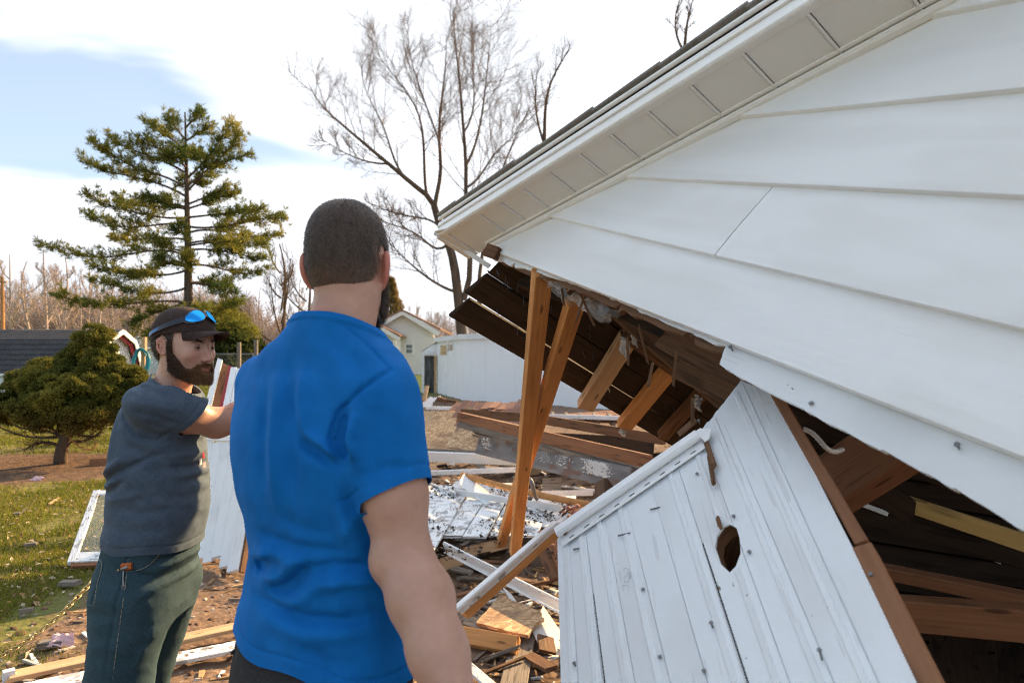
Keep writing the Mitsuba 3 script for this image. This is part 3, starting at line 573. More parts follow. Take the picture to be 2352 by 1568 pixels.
# ---------------- trees ----------------
scene['m_bark'] = principled(proc(lambda p, n, uv: mix((0.045, 0.032, 0.024), (0.17, 0.125, 0.09), fbm(p.x * 9, p.y * 9, p.z * 2.2, 3))), 0.9, specular=0.15)
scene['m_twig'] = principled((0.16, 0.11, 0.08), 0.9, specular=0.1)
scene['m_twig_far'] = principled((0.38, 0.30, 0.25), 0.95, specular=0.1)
def twigs(starts, dirs, lens, rads, r, up=0.35, seg=3, wob=0.25, sides=3, droop=0.0):
    """many tapering twigs at once: (v, f, tip paths [n, seg+1, 3])."""
    n = len(starts); p = [np.asarray(starts, float)]; d = unit(dirs)
    for k in range(seg):
        d = unit(d + r.normal(0, wob, (n, 3)) + [0, 0, up * 0.4 - droop * k]); p.append(p[-1] + d * (np.asarray(lens) / seg)[:, None])
    P = np.stack(p, 1); t = unit(np.gradient(P, axis=1)); a = unit(np.cross(t, V(0.31, 0.17, 0.93))); b = np.cross(t, a)
    rr = np.asarray(rads)[:, None] * np.linspace(1, 0.35, seg + 1)[None]
    g = np.arange(sides) * 2 * np.pi / sides
    v = P[:, :, None] + rr[..., None, None] * (np.cos(g)[:, None] * a[:, :, None] + np.sin(g)[:, None] * b[:, :, None])
    i, j = np.meshgrid(np.arange(seg), np.arange(sides), indexing='ij'); j2 = (j + 1) % sides
    q = quads(np.stack([i * sides + j, i * sides + j2, (i + 1) * sides + j2, (i + 1) * sides + j], -1).reshape(-1, 4))
    f = (q[None] + (np.arange(n) * (seg + 1) * sides)[:, None, None]).reshape(-1, 3)
    return v.reshape(-1, 3), f, P
def branch_out(paths, per, lens, rad, r, ang=0.75, t0=0.15, flat=1.0, **k):
    """children of the given paths: (n, m, 3) each, per of them on each path."""
    n, m = paths.shape[:2]; s = t0 + (1 - t0) * (np.arange(per)[None] + r.random((n, per))) / per
    x = s * (m - 1); i = np.minimum(x.astype(int), m - 2); w = (x - i)[..., None]; row = np.arange(n)[:, None]
    a, b = paths[row, i], paths[row, i + 1]; P = (a * (1 - w) + b * w).reshape(-1, 3); d = unit(b - a).reshape(-1, 3)
    side = unit(np.cross(d, r.normal(size=d.shape))) * [1, 1, flat]
    L = np.repeat(np.broadcast_to(lens, (n,)), per) * r.uniform(0.5, 1.25, n * per) * (1.15 - 0.65 * s.ravel())
    return twigs(P, d * math.cos(ang) + side * math.sin(ang) * r.uniform(.6, 1.2, (len(d), 1)), L, np.full(n * per, rad), r, **k)
def limb(pts, r0, r1, n=14, sides=7):
    p = spline(pts, n); return tube(p, np.linspace(r0, r1, n), sides), p
def bare_tree(key, limbs, lens, per, r, mtrunk='m_bark', mtwig='m_twig', levels=3, rad=0.02, upf=0.35, tk=1.0, ang=0.62):
    parts, P = [], []
    for pts, r0, r1 in limbs:
        m, p = limb(pts, r0 * tk, r1 * tk); parts.append(m); P.append(p)
    add('trunk', join(parts[:1]), mtrunk, key, True)
    if len(parts) > 1: add('limbs', join(parts[1:]), mtrunk, key, True)
    cur = np.stack(P[1:] if len(P) > 1 else P); out = []
    L = np.array([np.linalg.norm(np.diff(c, axis=0), axis=1).sum() for c in cur]) * lens[0]
    for lv in range(levels):
        v, f, q = branch_out(cur, per[lv], L, rad * 0.5 ** lv, r, up=upf, t0=[0.22, 0.2, 0.15][min(lv, 2)], seg=4 if lv == 0 else 3, ang=ang, wob=0.13)
        out.append((v, f)); L = np.repeat(L, per[lv]) * lens[min(lv + 1, len(lens) - 1)]; cur = q
    add('twigs', join(out), mtwig, key)
r = np.random.default_rng(17)
bt = thing('bare_tree', 'tall bare leafless tree with forked trunk rising behind the white outbuilding', 'tree')
D = 27.0; A = lambda l, dy=0.0: [at(x, y, D + dy * k / max(len(l) - 1, 1)) for k, (x, y) in enumerate(l)]
limbs = [(A([(1068, 880), (1060, 757), (1050, 660), (1030, 559), (1004, 498), (997, 472)]), 0.34, 0.19),
         (A([(997, 472), (979, 447), (953, 427), (928, 406), (892, 376), (837, 330), (796, 295), (745, 249), (708, 190)], -2), 0.15, 0.02),
         (A([(998, 476), (1005, 440), (1012, 396), (1009, 325), (1012, 254), (1019, 193), (1025, 90)], 1.5), 0.13, 0.02),
         (A([(980, 449), (974, 356), (958, 254), (908, 178), (855, 100)], 1), 0.09, 0.015),
         (A([(1065, 690), (1080, 600), (1074, 520), (1070, 432), (1070, 376), (1065, 305), (1058, 213), (1046, 100), (1040, 20)], -1), 0.17, 0.02),
         (A([(1070, 380), (1092, 330), (1110, 240), (1122, 130), (1128, 60)], 2), 0.08, 0.015),
         (A([(1070, 432), (1105, 400), (1140, 350), (1172, 320), (1190, 250)], 1), 0.07, 0.015),
         (A([(1101, 700), (1101, 635), (1112, 560), (1130, 470), (1165, 360), (1215, 250)], 3), 0.13, 0.02),
         (A([(1016, 530), (985, 505), (948, 498), (903, 488), (860, 470)], -1.5), 0.07, 0.015),
         (A([(1030, 560), (1000, 570), (964, 543), (908, 518), (870, 505)], 1.5), 0.08, 0.015),
         (A([(1046, 670), (1020, 660), (979, 635), (920, 584), (880, 540)], -2), 0.09, 0.015),
         (A([(928, 406), (900, 350), (880, 290), (850, 230), (830, 150)], 1.2), 0.07, 0.012),
         (A([(892, 376), (840, 370), (790, 350), (740, 320)], -1), 0.06, 0.012),
         (A([(1009, 325), (985, 260), (960, 190), (940, 110), (938, 60)], -1), 0.06, 0.012),
         (A([(1065, 305), (1088, 240), (1084, 150), (1088, 70)], 1), 0.06, 0.012)]
bare_tree(bt, limbs, (0.42, 0.48, 0.5), (13, 7, 6), r, rad=0.021, upf=0.34, tk=0.72, ang=.82)
for lab, l, dd_ in (('bare treetop showing above the white roof edge, right of the tall tree', [(1250, 330), (1252, 260), (1262, 200), (1285, 150), (1308, 112)], 30.0), ('faint twigs of a treetop high above the roof edge', [(1572, 120), (1575, 80), (1580, 45), (1590, 5)], 30.0)):
    k = thing('bare_treetop', lab, 'tree'); D = dd_
    lo = l[0]; base = [(lo[0] - 10, 880), (lo[0] - 5, 600), lo]
    bare_tree(k, [(A(base), 0.22, 0.1), (A(l), 0.09, 0.02), (A([l[0], (l[0][0] - 18, l[1][1]), (l[0][0] - 12, l[3][1])]), 0.06, 0.015)], (0.32, 0.5), (9, 6, 4), r, rad=0.022, upf=0.5)
# distant bare woods: single trees in front, the mass behind them as one
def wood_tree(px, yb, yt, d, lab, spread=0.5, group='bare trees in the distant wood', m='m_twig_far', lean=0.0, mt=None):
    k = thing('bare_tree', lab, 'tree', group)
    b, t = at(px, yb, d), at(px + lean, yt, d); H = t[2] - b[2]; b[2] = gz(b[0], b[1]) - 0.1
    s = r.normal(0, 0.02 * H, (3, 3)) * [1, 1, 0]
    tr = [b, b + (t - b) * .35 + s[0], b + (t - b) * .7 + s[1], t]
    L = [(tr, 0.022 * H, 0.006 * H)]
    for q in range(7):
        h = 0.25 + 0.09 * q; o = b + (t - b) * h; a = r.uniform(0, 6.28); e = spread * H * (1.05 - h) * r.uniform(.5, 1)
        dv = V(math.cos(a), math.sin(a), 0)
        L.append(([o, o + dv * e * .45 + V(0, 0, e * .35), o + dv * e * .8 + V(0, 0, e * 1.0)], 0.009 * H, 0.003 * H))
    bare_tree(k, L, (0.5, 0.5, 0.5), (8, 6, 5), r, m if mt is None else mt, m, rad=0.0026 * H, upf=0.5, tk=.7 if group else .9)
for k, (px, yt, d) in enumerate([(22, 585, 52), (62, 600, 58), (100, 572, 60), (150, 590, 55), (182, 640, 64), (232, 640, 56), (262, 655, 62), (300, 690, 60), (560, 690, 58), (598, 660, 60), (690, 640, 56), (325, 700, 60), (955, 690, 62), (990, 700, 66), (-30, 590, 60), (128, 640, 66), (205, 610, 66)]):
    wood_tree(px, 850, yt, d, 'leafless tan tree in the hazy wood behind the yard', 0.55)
wood_tree(650, 850, 560, 34, 'dark crooked bare tree standing between the pine and the blue shirted man', 0.75, None, 'm_twig', -8)
wood_tree(700, 850, 575, 36, 'dark bare tree partly hidden behind the blue shirted man’s head', 0.6, None, 'm_twig', 6)
P = []
n = 2600; xx = np.r_[r.uniform(-72, -20, 1900), r.uniform(-20, 16, 700)]; yy = r.uniform(70, 86, n); hh = r.uniform(3.5, 8.5, n) * (1 - 0.35 * (xx > -30)); z0 = gz(xx, yy)
v1, f1, q1 = twigs(np.stack([xx, yy, z0], 1), np.tile(V(0, 0, 1), (n, 1)), hh, np.full(n, 0.06), r, wob=0.16)
v2, f2, q2 = branch_out(q1, 9, hh * 0.42, 0.03, r, up=0.5)
v3, f3, q3 = branch_out(q2, 3, np.repeat(hh, 9) * 0.17, 0.018, r, up=0.4, seg=2); v2, f2 = join([(v2, f2), (v3, f3)])
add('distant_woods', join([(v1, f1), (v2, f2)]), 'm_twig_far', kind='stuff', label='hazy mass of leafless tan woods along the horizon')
# the big pine
scene['m_needle'] = {'type': 'principledthin', 'base_color': {'type': 'mesh_attribute', 'name': 'vertex_color'}, 'roughness': 0.5, 'diff_trans': 0.6, 'spec_trans': 0.0}
def tufts(P, d, L, w, k, r, cols, spread=0.9):
    """k thin needles' bundles (triangles) at every point, pointing about d."""
    n = len(P); dd = unit(np.repeat(d, k, 0) + r.normal(0, spread, (n * k, 3))); s = unit(np.cross(dd, r.normal(size=dd.shape)))
    Q = np.repeat(P, k, 0); l = L * r.uniform(0.6, 1.2, (n * k, 1))
    v = np.stack([Q - s * w * .3, Q + dd * l * .55 + s * w, Q + dd * l], 1).reshape(-1, 3); v2 = np.stack([Q - s * w * .3, Q + dd * l, Q + dd * l * .55 - s * w * .6], 1).reshape(-1, 3)
    c = np.repeat(np.repeat(cols, k, 0) * r.uniform(0.75, 1.25, (n * k, 1)), 3, 0)
    return np.vstack([v, v2]), np.arange(6 * n * k).reshape(-1, 3), np.vstack([c, c])
pine = thing('pine_tree', 'tall dark green pine with layered drooping limbs above the man in the cap', 'tree')
D = 28.0
Z = lambda l: [(x * .5, y * .5) for x, y in l]
tr = [at(434, 880, D), at(433, 720, D), at(432, 600, D), at(430, 480, D), at(428, 380, D), at(425, 258, D)]
m, tp = limb(tr, 0.24, 0.03, 20, 9); add('trunk', m, 'm_bark', pine, True)
br = [[(850, 1170), (600, 1165), (420, 1182), (300, 1160), (200, 1120)], [(850, 900), (700, 835), (550, 800), (450, 772), (390, 735)], [(845, 860), (720, 800), (600, 760), (500, 700), (425, 650)],
      [(845, 790), (760, 745), (640, 700), (510, 638)], [(845, 740), (780, 700), (700, 670), (625, 628)], [(845, 690), (790, 640), (735, 600), (685, 560)], [(848, 640), (810, 590), (770, 545)],
      [(850, 590), (880, 560), (920, 525)], [(850, 650), (900, 620), (955, 585)], [(855, 820), (930, 750), (1000, 660), (1060, 575)], [(855, 860), (940, 790), (1040, 700), (1100, 605)], [(860, 880), (1000, 765), (1130, 712)],
      [(855, 1000), (700, 992), (560, 960), (470, 930), (410, 888)], [(855, 1030), (700, 1035), (560, 1040), (470, 1015), (400, 990)], [(855, 960), (720, 950), (600, 940), (545, 905)], [(855, 950), (760, 930), (660, 910)],
      [(860, 940), (960, 900), (1040, 868)], [(860, 960), (980, 920), (1080, 880)], [(860, 1000), (1000, 985), (1100, 975), (1200, 963)], [(860, 1040), (1000, 1042), (1150, 1015), (1305, 1002)], [(862, 1070), (1000, 1060), (1150, 1090), (1290, 1075)],
      [(860, 1100), (700, 1095), (600, 1100), (520, 1095)], [(860, 1120), (980, 1110), (1090, 1150)], [(862, 1150), (1000, 1150), (1110, 1170), (1205, 1185)], [(860, 1130), (1050, 1110), (1205, 1128)],
      [(860, 1240), (700, 1265), (550, 1250), (440, 1228)], [(862, 1220), (1000, 1230), (1100, 1255), (1215, 1240)], [(860, 1220), (740, 1215), (640, 1260), (580, 1262)], [(860, 1320), (700, 1345), (560, 1320), (430, 1288)],
      [(862, 1300), (960, 1310), (1040, 1330), (1085, 1350)], [(862, 1390), (700, 1385), (520, 1400), (400, 1395), (275, 1362)], [(862, 1380), (760, 1420), (660, 1460), (610, 1500)], [(862, 1400), (1000, 1420), (1100, 1400)], [(864, 1460), (960, 1480), (1080, 1500), (1160, 1535)], [(862, 1480), (760, 1500), (680, 1540)], [(864, 1420), (980, 1440), (1120, 1470)]]
LB, NP, ND, NC = [], [], [], []
def pine_branch(p, dens=1.0):
    p = spline(p, 12); LB.append(tube(p, np.linspace(0.055, 0.012, 12), 5)); L = np.linalg.norm(p[-1] - p[0])
    v, f, q = branch_out(p[None], int((6 + 8 * L) * dens), np.array([0.67]), 0.012, r, up=0.10, t0=0.20, ang=0.85, flat=0.3); LB.append((v, f))
    for a in (0.35, 0.65, 1.0):
        x = a * (q.shape[1] - 1); i = min(int(x), q.shape[1] - 2); w = x - i
        c = q[:, i] * (1 - w) + q[:, i + 1] * w; d = unit(q[:, i + 1] - q[:, i])
        for _ in range(2):
            NP.append(c + r.normal(0, .07, c.shape)); ND.append(unit(d + [0, 0, 0.45]))
for l in br:
    dy = r.uniform(-3.0, 3.0) * abs(l[-1][0] - 858) / 500; l = Z(l)
    pine_branch([at(x, y, D + dy * (k / (len(l) - 1)) ** 1.2) for k, (x, y) in enumerate(l)])
for k in range(18):                                                     # limbs towards and away from the viewer
    s = r.uniform(0.22, 0.97); o = tp[0] * 0; i = int(s * 19); o = tp[i]; e = (1.05 - s) * 4.6 * r.uniform(.55, 1); a = r.choice([1, -1]) * r.uniform(0.9, 2.2)
    dv = V(math.cos(a), math.sin(a), 0); up = 0.05 + 0.5 * max(0, s - 0.55)
    pine_branch([o, o + dv * e * .4 + V(0, 0, e * (up - .02)), o + dv * e * .75 + V(0, 0, e * up), o + dv * e + V(0, 0, e * (up * 1.2 + .08))], 0.9)
add('branches', join([(a, b) for a, b in LB]), 'm_bark', pine)
NP, ND = np.vstack(NP), np.vstack(ND); t = meshkit.fbm(NP * 0.9, 3, 8)[:, None]
t = np.clip((t - .5) * 1.8 + .5, 0, 1); cols = V(0.06, 0.11, 0.034) * (1 - t) + V(0.33, 0.29, 0.058) * t
v, f, c = tufts(NP, ND, 0.24, 0.019, 9, r, cols, .6)
add('needles', (v, f), 'm_needle', pine, color=c)
# golden spruce behind the cream house and a dark evergreen row beyond the fence
def spruce(px, yb, yt, d, w, lab, c0, c1, n=900, grp=None):
    k = thing('spruce_tree', lab, 'tree', grp); b, t = at(px, yb, d), at(px, yt, d); H = t[2] - b[2]
    m, p = limb([b, (b + t) / 2, t], 0.02 * H, 0.004 * H, 8, 6); add('trunk', m, 'm_bark', k, True)
    s = r.random(n) ** 0.8; a = r.uniform(0, 6.28, n); R = w * (1 - s) * (0.75 + 0.35 * meshkit.noise(np.stack([np.cos(a) * 1.5, np.sin(a) * 1.5, s * 9], 1), 3)) * np.sqrt(r.random(n))
    st = b + (t - b) * (0.08 + 0.92 * s)[:, None]; dv = np.stack([np.cos(a), np.sin(a), a * 0 + 0.12], 1)
    v, f, q = twigs(st, dv, R + 0.12, np.full(n, 0.012), r, up=0.05, wob=.1); add('branches', (v, f), 'm_twig', k)
    Q = np.concatenate([q[:, 2], q[:, 3], q[:, 3]]); dd_ = np.concatenate([dv, dv, dv]); tt = meshkit.fbm(Q * 0.8, 3, 4)[:, None]
    v, f, c = tufts(Q, unit(dd_ + [0, 0, .2]), 0.34, 0.05, 6, r, np.asarray(c0) * (1 - tt) + np.asarray(c1) * tt); add('needles', (v, f), 'm_needle', k, color=c)
spruce(897, 860, 640, 62, 3.2, 'golden brown spruce behind the cream house gable', (0.16, 0.13, 0.05), (0.36, 0.24, 0.09), 700)
for px, yt, w in ((490, 780, 2.6), (545, 770, 2.8), (470, 800, 2.0), (585, 790, 2.4), (520, 700, 2.6)):
    spruce(px, 882, yt, 33, w, 'dark evergreen in the row beyond the wire fence', (0.03, 0.055, 0.022), (0.12, 0.13, 0.04), 320, 'evergreens beyond the wire fence')
# ---------------- the round shrub ----------------
bush = thing('evergreen_shrub', 'big rounded evergreen shrub with a bare leaning trunk on the lawn', 'shrub')
D = 10.1
B = lambda x, y, dy=0: at(x, y, D + dy)
root = B(140, 1062); root[2] = gz(root[0], root[1]) - 0.03
m, tp = limb([root, B(148, 1015), B(172, 960), B(195, 900), B(205, 830)], 0.10, 0.03, 14, 9); add('trunk', m, 'm_bark', bush, True)
ell = [(214, 812, 0.0, .25, .38), (206, 864, 0, .46, .40), (138, 890, -.1, .48, .28), (246, 892, -.1, .46, .32), (100, 905, 0, .55, .30), (60, 935, -.1, .48, .24), (175, 915, -.35, .55, .30), (265, 915, .1, .45, .30), (200, 900, .5, .6, .4), (130, 880, .5, .55, .35), (22, 940, 0, .30, .20), (185, 955, -.3, .50, .22), (120, 945, -.3, .48, .22), (240, 945, -.1, .42, .24), (70, 955, .2, .4, .18), (285, 885, .0, .30, .34), (150, 975, -.35, .45, .18), (225, 975, -.2, .42, .20)]
NP, ND = [], []
for x, y, dy, R, H in ell:                                              # lumpy: many tufted clumps over each lobe
    c = B(x, y, dy); m_ = int(92 * (R * H / .25) ** .8) + 10; d = unit(r.normal(size=(m_, 3))); d = d[d[:, 2] > -0.35]
    cc = c + d * [R, R * .85, H] * r.uniform(.78, 1.04, (len(d), 1)); rad = r.uniform(.06, .125, len(d))
    for q_, d_, s_ in zip(cc, d, rad):
        e = unit(r.normal(size=(72, 3)) + d_ * .8 + [0, 0, .35]); NP.append(q_ + e * s_ * [1.1, 1.1, .75] * r.uniform(.6, 1.0, (72, 1))); ND.append(e + [0, 0, .35])
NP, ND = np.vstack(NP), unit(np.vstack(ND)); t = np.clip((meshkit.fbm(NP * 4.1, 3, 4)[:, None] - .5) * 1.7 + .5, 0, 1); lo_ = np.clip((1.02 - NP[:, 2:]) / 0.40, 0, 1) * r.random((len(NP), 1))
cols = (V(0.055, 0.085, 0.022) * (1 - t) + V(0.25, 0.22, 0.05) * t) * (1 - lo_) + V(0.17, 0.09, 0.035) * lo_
v, f, c = tufts(NP, ND, 0.055, 0.0085, 6, r, cols, 0.6); add('foliage', (v, f), 'm_needle', bush, color=c)
lb = []
for l in ([(150, 1010), (110, 990), (60, 985), (10, 960)], [(150, 1000), (100, 1005), (50, 1000), (-10, 975)], [(155, 990), (120, 960), (95, 930), (70, 915)], [(165, 970), (140, 930), (120, 900)], [(175, 955), (215, 920), (250, 900)], [(160, 985), (200, 960), (240, 950)], [(150, 1015), (190, 985), (230, 975)], [(145, 1030), (100, 1015), (60, 1030)], [(150, 995), (95, 975), (40, 945)], [(170, 960), (180, 900), (200, 850)], [(160, 990), (190, 1000), (225, 1000)], [(150, 1010), (200, 1010), (235, 985)]):
    dy = r.uniform(-.5, .5); m, p = limb([B(x, y, dy * k / 3) for k, (x, y) in enumerate(l)], 0.028, 0.008, 8, 5); lb.append(m)
    v, f, q = branch_out(p[None], 22, np.array([0.36]), 0.006, r, up=0.15); lb.append((v, f)); v, f, q = branch_out(q, 3, np.array([0.14]), 0.003, r); lb.append((v, f))
add('branches', join(lb), 'm_bark', bush)
lp = spline([B(222, 1018, -.2), B(158, 1000, -.3), B(156, 985, -.3), B(170, 976, -.3), B(220, 976, -.2)], 20); add('bent_branch', tube(lp, 0.012, 6), 'm_wood', bush, True)
# ---------------- barn shed, far roof, fence, hose ----------------
def wallbox(name, p, q, h0, h1, t, m, parent, off=0.0, **k):
    """an upright wall from p to q (plan points), from height h0 to h1, t thick away from the viewer."""
    p, q = np.asarray(p, float), np.asarray(q, float); d = unit(q - p); nrm = V(d[1], -d[0])
    P3 = lambda a, z: V(a[0] + nrm[0] * off, a[1] + nrm[1] * off, z)
    return add(name, slab([P3(p, h0), P3(q, h0), P3(q, h1), P3(p, h1)], V(nrm[0], nrm[1], 0), t, V(d[0], d[1], 0), k.pop('pal', 2), k.pop('holes', ())), m, parent, **k)
def clap(name, parent, p, q, h0, h1, ex, m, cut=None):
    """lap siding boards as parts, every ex metres; cut(z) -> (s0, s1) range in metres along the wall."""
    p, q = np.asarray(p, float), np.asarray(q, float); d = unit(q - p); nrm = V(d[1], -d[0]); L = np.linalg.norm(q - p); z = h0
    while z < h1 - 0.01:
        s0, s1 = cut(z) if cut else (0, L)
        if s1 > s0 + 0.05:
            a, b = p + d * s0 + nrm * .012, p + d * s1 + nrm * .012
            add(name, plank(V(*a, z + ex / 2), V(*b, z + ex / 2), ex * 1.04, 0.012, V(nrm[0] * -.13, nrm[1] * -.13, 1), cham=.001), m, parent)
        z += ex
scene['m_cream'] = principled((0.72, 0.70, 0.655), 0.6)
scene['m_red'] = principled((0.30, 0.02, 0.035), 0.5)
scene['m_glass'] = principled((0.05, 0.055, 0.06), 0.06, specular=0.9)
scene['m_teal'] = principled((0.01, 0.22, 0.27), 0.4)
barn = thing('barn_shed', 'low barn shed with black shingled gambrel roof and white walls at the far left', 'shed')
D = 22.0; zr, zb, ze = at(0, 757, D)[2], at(0, 781, D)[2], at(0, 858, D - 1.3)[2]; xe = at(279, 800, D)[0]; x0 = xe - 9.5
yr, yb, ye = D, D - 0.75, D - 1.25
for a, b, za, zb_, nm in ((yr, yb, zr, zb, 'upper'), (yb, ye - .08, zb, ze - .05, 'lower')):
    for k in range(5 if nm == 'upper' else 7):
        n_ = 5 if nm == 'upper' else 7; s0, s1 = k / n_, (k + 1) / n_
        A0 = V(x0, a + (b - a) * s0, za + (zb_ - za) * s0); A1 = V(x0, a + (b - a) * s1, za + (zb_ - za) * s1); w = np.linalg.norm(A1 - A0); nn = unit(np.cross(V(1, 0, 0), A0 - A1))
        c = (A0 + A1) / 2 + nn * 0.01
        add('shingle_course', plank(c, c + V(xe - x0 + .05, 0, 0), w * 1.05, 0.02, A0 - A1 - nn * .02, pal=2), 'm_shingle', barn)
    add('rear_roof', plank(V(x0, 2 * yr - (a + b) / 2, (za + zb_) / 2), V(xe, 2 * yr - (a + b) / 2, (za + zb_) / 2), math.hypot(a - b, za - zb_), 0.03, V(0, a - b, zb_ - za), pal=2), 'm_shingle', barn)
wallbox('wall', (x0, ye + .05), (xe - .25, ye + .05), gz(-14, 21) - .2, ze, 0.05, 'm_paint', barn)
add('eave_trim', plank(V(x0, ye - .1, ze - .03), V(xe, ye - .1, ze - .03), 0.06, 0.03, V(0, 0, 1), pal=2), 'm_vinyl', barn)
g0 = gz(xe, D) - .2
add('gable_wall', slab([V(xe - .25, ye + .05, g0), V(xe - .25, ye + .05, ze), V(xe - .25, yb, zb - .03), V(xe - .25, yr, zr - .03), V(xe - .25, 2 * yr - yb, zb - .03), V(xe - .25, 2 * yr - ye, ze), V(xe - .25, 2 * yr - ye, g0)], V(1, 0, 0), .05, V(0, 0, 1), 2), 'm_vinyl', barn)
for (a, za), (b, zb_) in (((yr, zr), (yb, zb)), ((yb, zb), (ye - .08, ze - .08)), ((yr, zr), (2 * yr - yb, zb)), ((2 * yr - yb, zb), (2 * yr - ye + .08, ze - .08))):
    add('rake_trim', plank(V(xe + .05, a, za - .06), V(xe + .05, b, zb_ - .06), 0.14, 0.04, V(0, zb_ - za, a - b), pal=2), 'm_vinyl', barn)
    add('red_trim', plank(V(xe - .1, a * 1, za - .16), V(xe - .1, b, zb_ - .16), 0.07, 0.10, V(0, zb_ - za, a - b)), 'm_red', barn)
far = thing('far_building', 'low far building with grey roof and white trim behind the barn shed', 'building')
a, b = at(296, 796, 34), at(420, 796, 34); add('roof', slab([a, b, b + V(-.3, 3, .62), a + V(0, 3, .62)], V(0, -.3, 1), .05, V(1, 0, 0), 2), 'm_shingle', far)
add('wall', plank(a + V(0, .3, -.75), b + V(0, .3, -.75), 1.4, .1, V(0, 0, 1), pal=2), 'm_siding', far); add('eave_trim', plank(a - V(0, 0, .06), b - V(0, 0, .06), .1, .05, V(0, 0, 1)), 'm_vinyl', far)
dish = thing('satellite_dish', 'pale satellite dish on the far grey roof', 'satellite dish'); c = at(316, 783, 33.5); m = trimesh.creation.icosphere(3, 0.24); m.apply_scale([.75, .3, 1]); k = np.array(m.vertices)[:, 1] > -.02; fa = np.array(m.faces)[k[np.array(m.faces)].all(1)]
add('reflector', (np.array(m.vertices) + c, fa), 'm_vinyl', dish, True); add('mast', tube([c + V(0, .1, -.5), c + V(0, .05, 0)], .03, 6), 'm_steel', dish)
hp = thing('hose_post', 'weathered wooden post that carries the coiled hose', 'post'); a = at(330, 858, 17); b = at(331, 774, 17); a[2] = gz(a[0], a[1]); add('post', plank(a, b, .10, .10, V(1, 0, 0), pal=4), 'm_wood', hp)
hose = []
for k in range(7):
    c = at(323 + 1.5 * (k % 3), 832, 16.9 - .03 * k); t = np.linspace(0, 2 * np.pi, 28)[:-1]; w, h = .14 + .012 * k, .30 + .012 * (k * 3 % 5)
    hose.append(tube(np.stack([c[0] + w * np.cos(t), c[1] + .02 * np.sin(3 * t), c[2] + h * np.sin(t)], 1), .016, 6, True))
add('hose', join(hose), 'm_teal', smooth=True, label='coiled teal garden hose hanging on a post behind the shrub', cat='hose')
fence = thing('wire_fence', 'chain link fence across the far lawn behind the man in the cap', 'fence'); D = 26.0
zf = lambda x: gz(x, D)
xa, xb = at(395, 813, D)[0], at(760, 813, D)[0]; H = 1.42
for x in np.arange(xa, xb, 1.55): add('post', tube([V(x, D, zf(x) - .1), V(x, D, zf(x) + H + .05)], .03, 8), 'm_steel', fence)
add('top_rail', tube([V(xa, D, zf(xa) + H), V(xb, D, zf(xb) + H)], .022, 8), 'm_steel', fence)
mesh_ = []
for k in np.arange(0, xb - xa + H, .085):
    for s in (1, -1):
        p, q = (V(xa + k - H, D, .42), V(xa + k, D, .42 + H)) if s > 0 else (V(xa + k, D + .006, .42), V(xa + k - H, D + .006, .42 + H)); mesh_.append(tube([p, q], .0028, 3, caps=False))
add('wire_mesh', join(mesh_), 'm_steel', fence, kind='stuff')
for px, yt in ((549, 786), (588, 780)):
    a = at(px, 890, 24.5); a[2] = gz(a[0], a[1]); add('wooden_post', plank(a, at(px, yt, 24.5), .12, .1, V(1, 0, 0), pal=3), 'm_wood', label=('left' if px < 560 else 'right') + ' weathered wooden post standing before the wire fence', cat='post')
up_ = thing('utility_pole', 'sunlit wooden utility pole at the left picture edge', 'utility pole'); a = at(8, 850, 40); b = at(5, 636, 40); add('pole', tube([a, b], [.11, .09], 10), 'm_wood', up_, True)
add('crossarm', plank(b + V(-.9, 0, -.3), b + V(.3, 0, -.3), .12, .1, V(0, 0, 1), pal=4), 'm_wood', up_)
# ---------------- cream neighbour house ----------------
nb = thing('neighbour_house', 'cream lap sided two storey house with a porch gable in the distance', 'house'); D = 42.0
q = lambda px, py, dy=0: at(px, py, D + dy)
xl, xr, xp = q(830, 770)[0], q(1010, 770)[0], q(926, 716)[0]; zp, zev, zg = q(926, 722)[2], q(1010, 768)[2], gz(-6, D) - .1
xl = 2 * xp - xr
clap('siding_course', nb, (xl, D), (xr - .35, D), zg, zp, 0.14, 'm_cream', lambda z: (max(0, (z - zev) / (zp - zev) * (xp - xl)), min(xr - .35 - xl, (xr - xl) - max(0, (z - zev) / (zp - zev) * (xr - xp)))))
wallbox('wall', (xl, D + .05), (xr - .35, D + .05), zg, zev, .2, 'm_cream', nb)
for sx in (1, -1):
    e = V(xp + sx * (xr - xp), D - .35, zev); add('rake_board', plank(V(xp, D - .35, zp + .12), e, .28, .06, V(0, 0, 1), pal=2), 'm_vinyl', nb)
    add('roof', slab([V(xp, D - .4, zp + .3), e + V(0, -.05, .15), e + V(0, 9, .15), V(xp, D + 9, zp + .3)], V(sx * .5, 0, 1), .1, V(0, 1, 0), 1), 'm_shingle', nb)
def window(par, a, b, y, sash=True):
    pa, pb = at(a[0], a[1], y), at(b[0], b[1], y); c = (pa + pb) / 2; w, h = pb[0] - pa[0], pa[2] - pb[2]; wk = newkey('window', par)
    for s in (-1, 1):
        add('frame', plank(V(c[0] + s * w / 2, y, pa[2] + .06), V(c[0] + s * w / 2, y, pb[2] - .06), .12, .05, V(1, 0, 0), pal=2), 'm_vinyl', wk)
        add('frame', plank(V(pa[0] - .06, y - .003, c[2] + s * h / 2), V(pb[0] + .06, y - .003, c[2] + s * h / 2), .12, .05, V(0, 0, 1), pal=2), 'm_vinyl', wk)
    if sash: add('sash_bar', plank(V(pa[0], y + .01, c[2]), V(pb[0], y + .01, c[2]), .05, .03, V(0, 0, 1), pal=2), 'm_vinyl', wk)
    add('pane', plank(V(pa[0], y + .02, c[2]), V(pb[0], y + .02, c[2]), h, .01, V(0, 0, 1)), 'm_glass', wk)
window(nb, (931, 789), (949, 813), D - .05)
window(nb, (953, 859), (966, 873), D - .05, False)
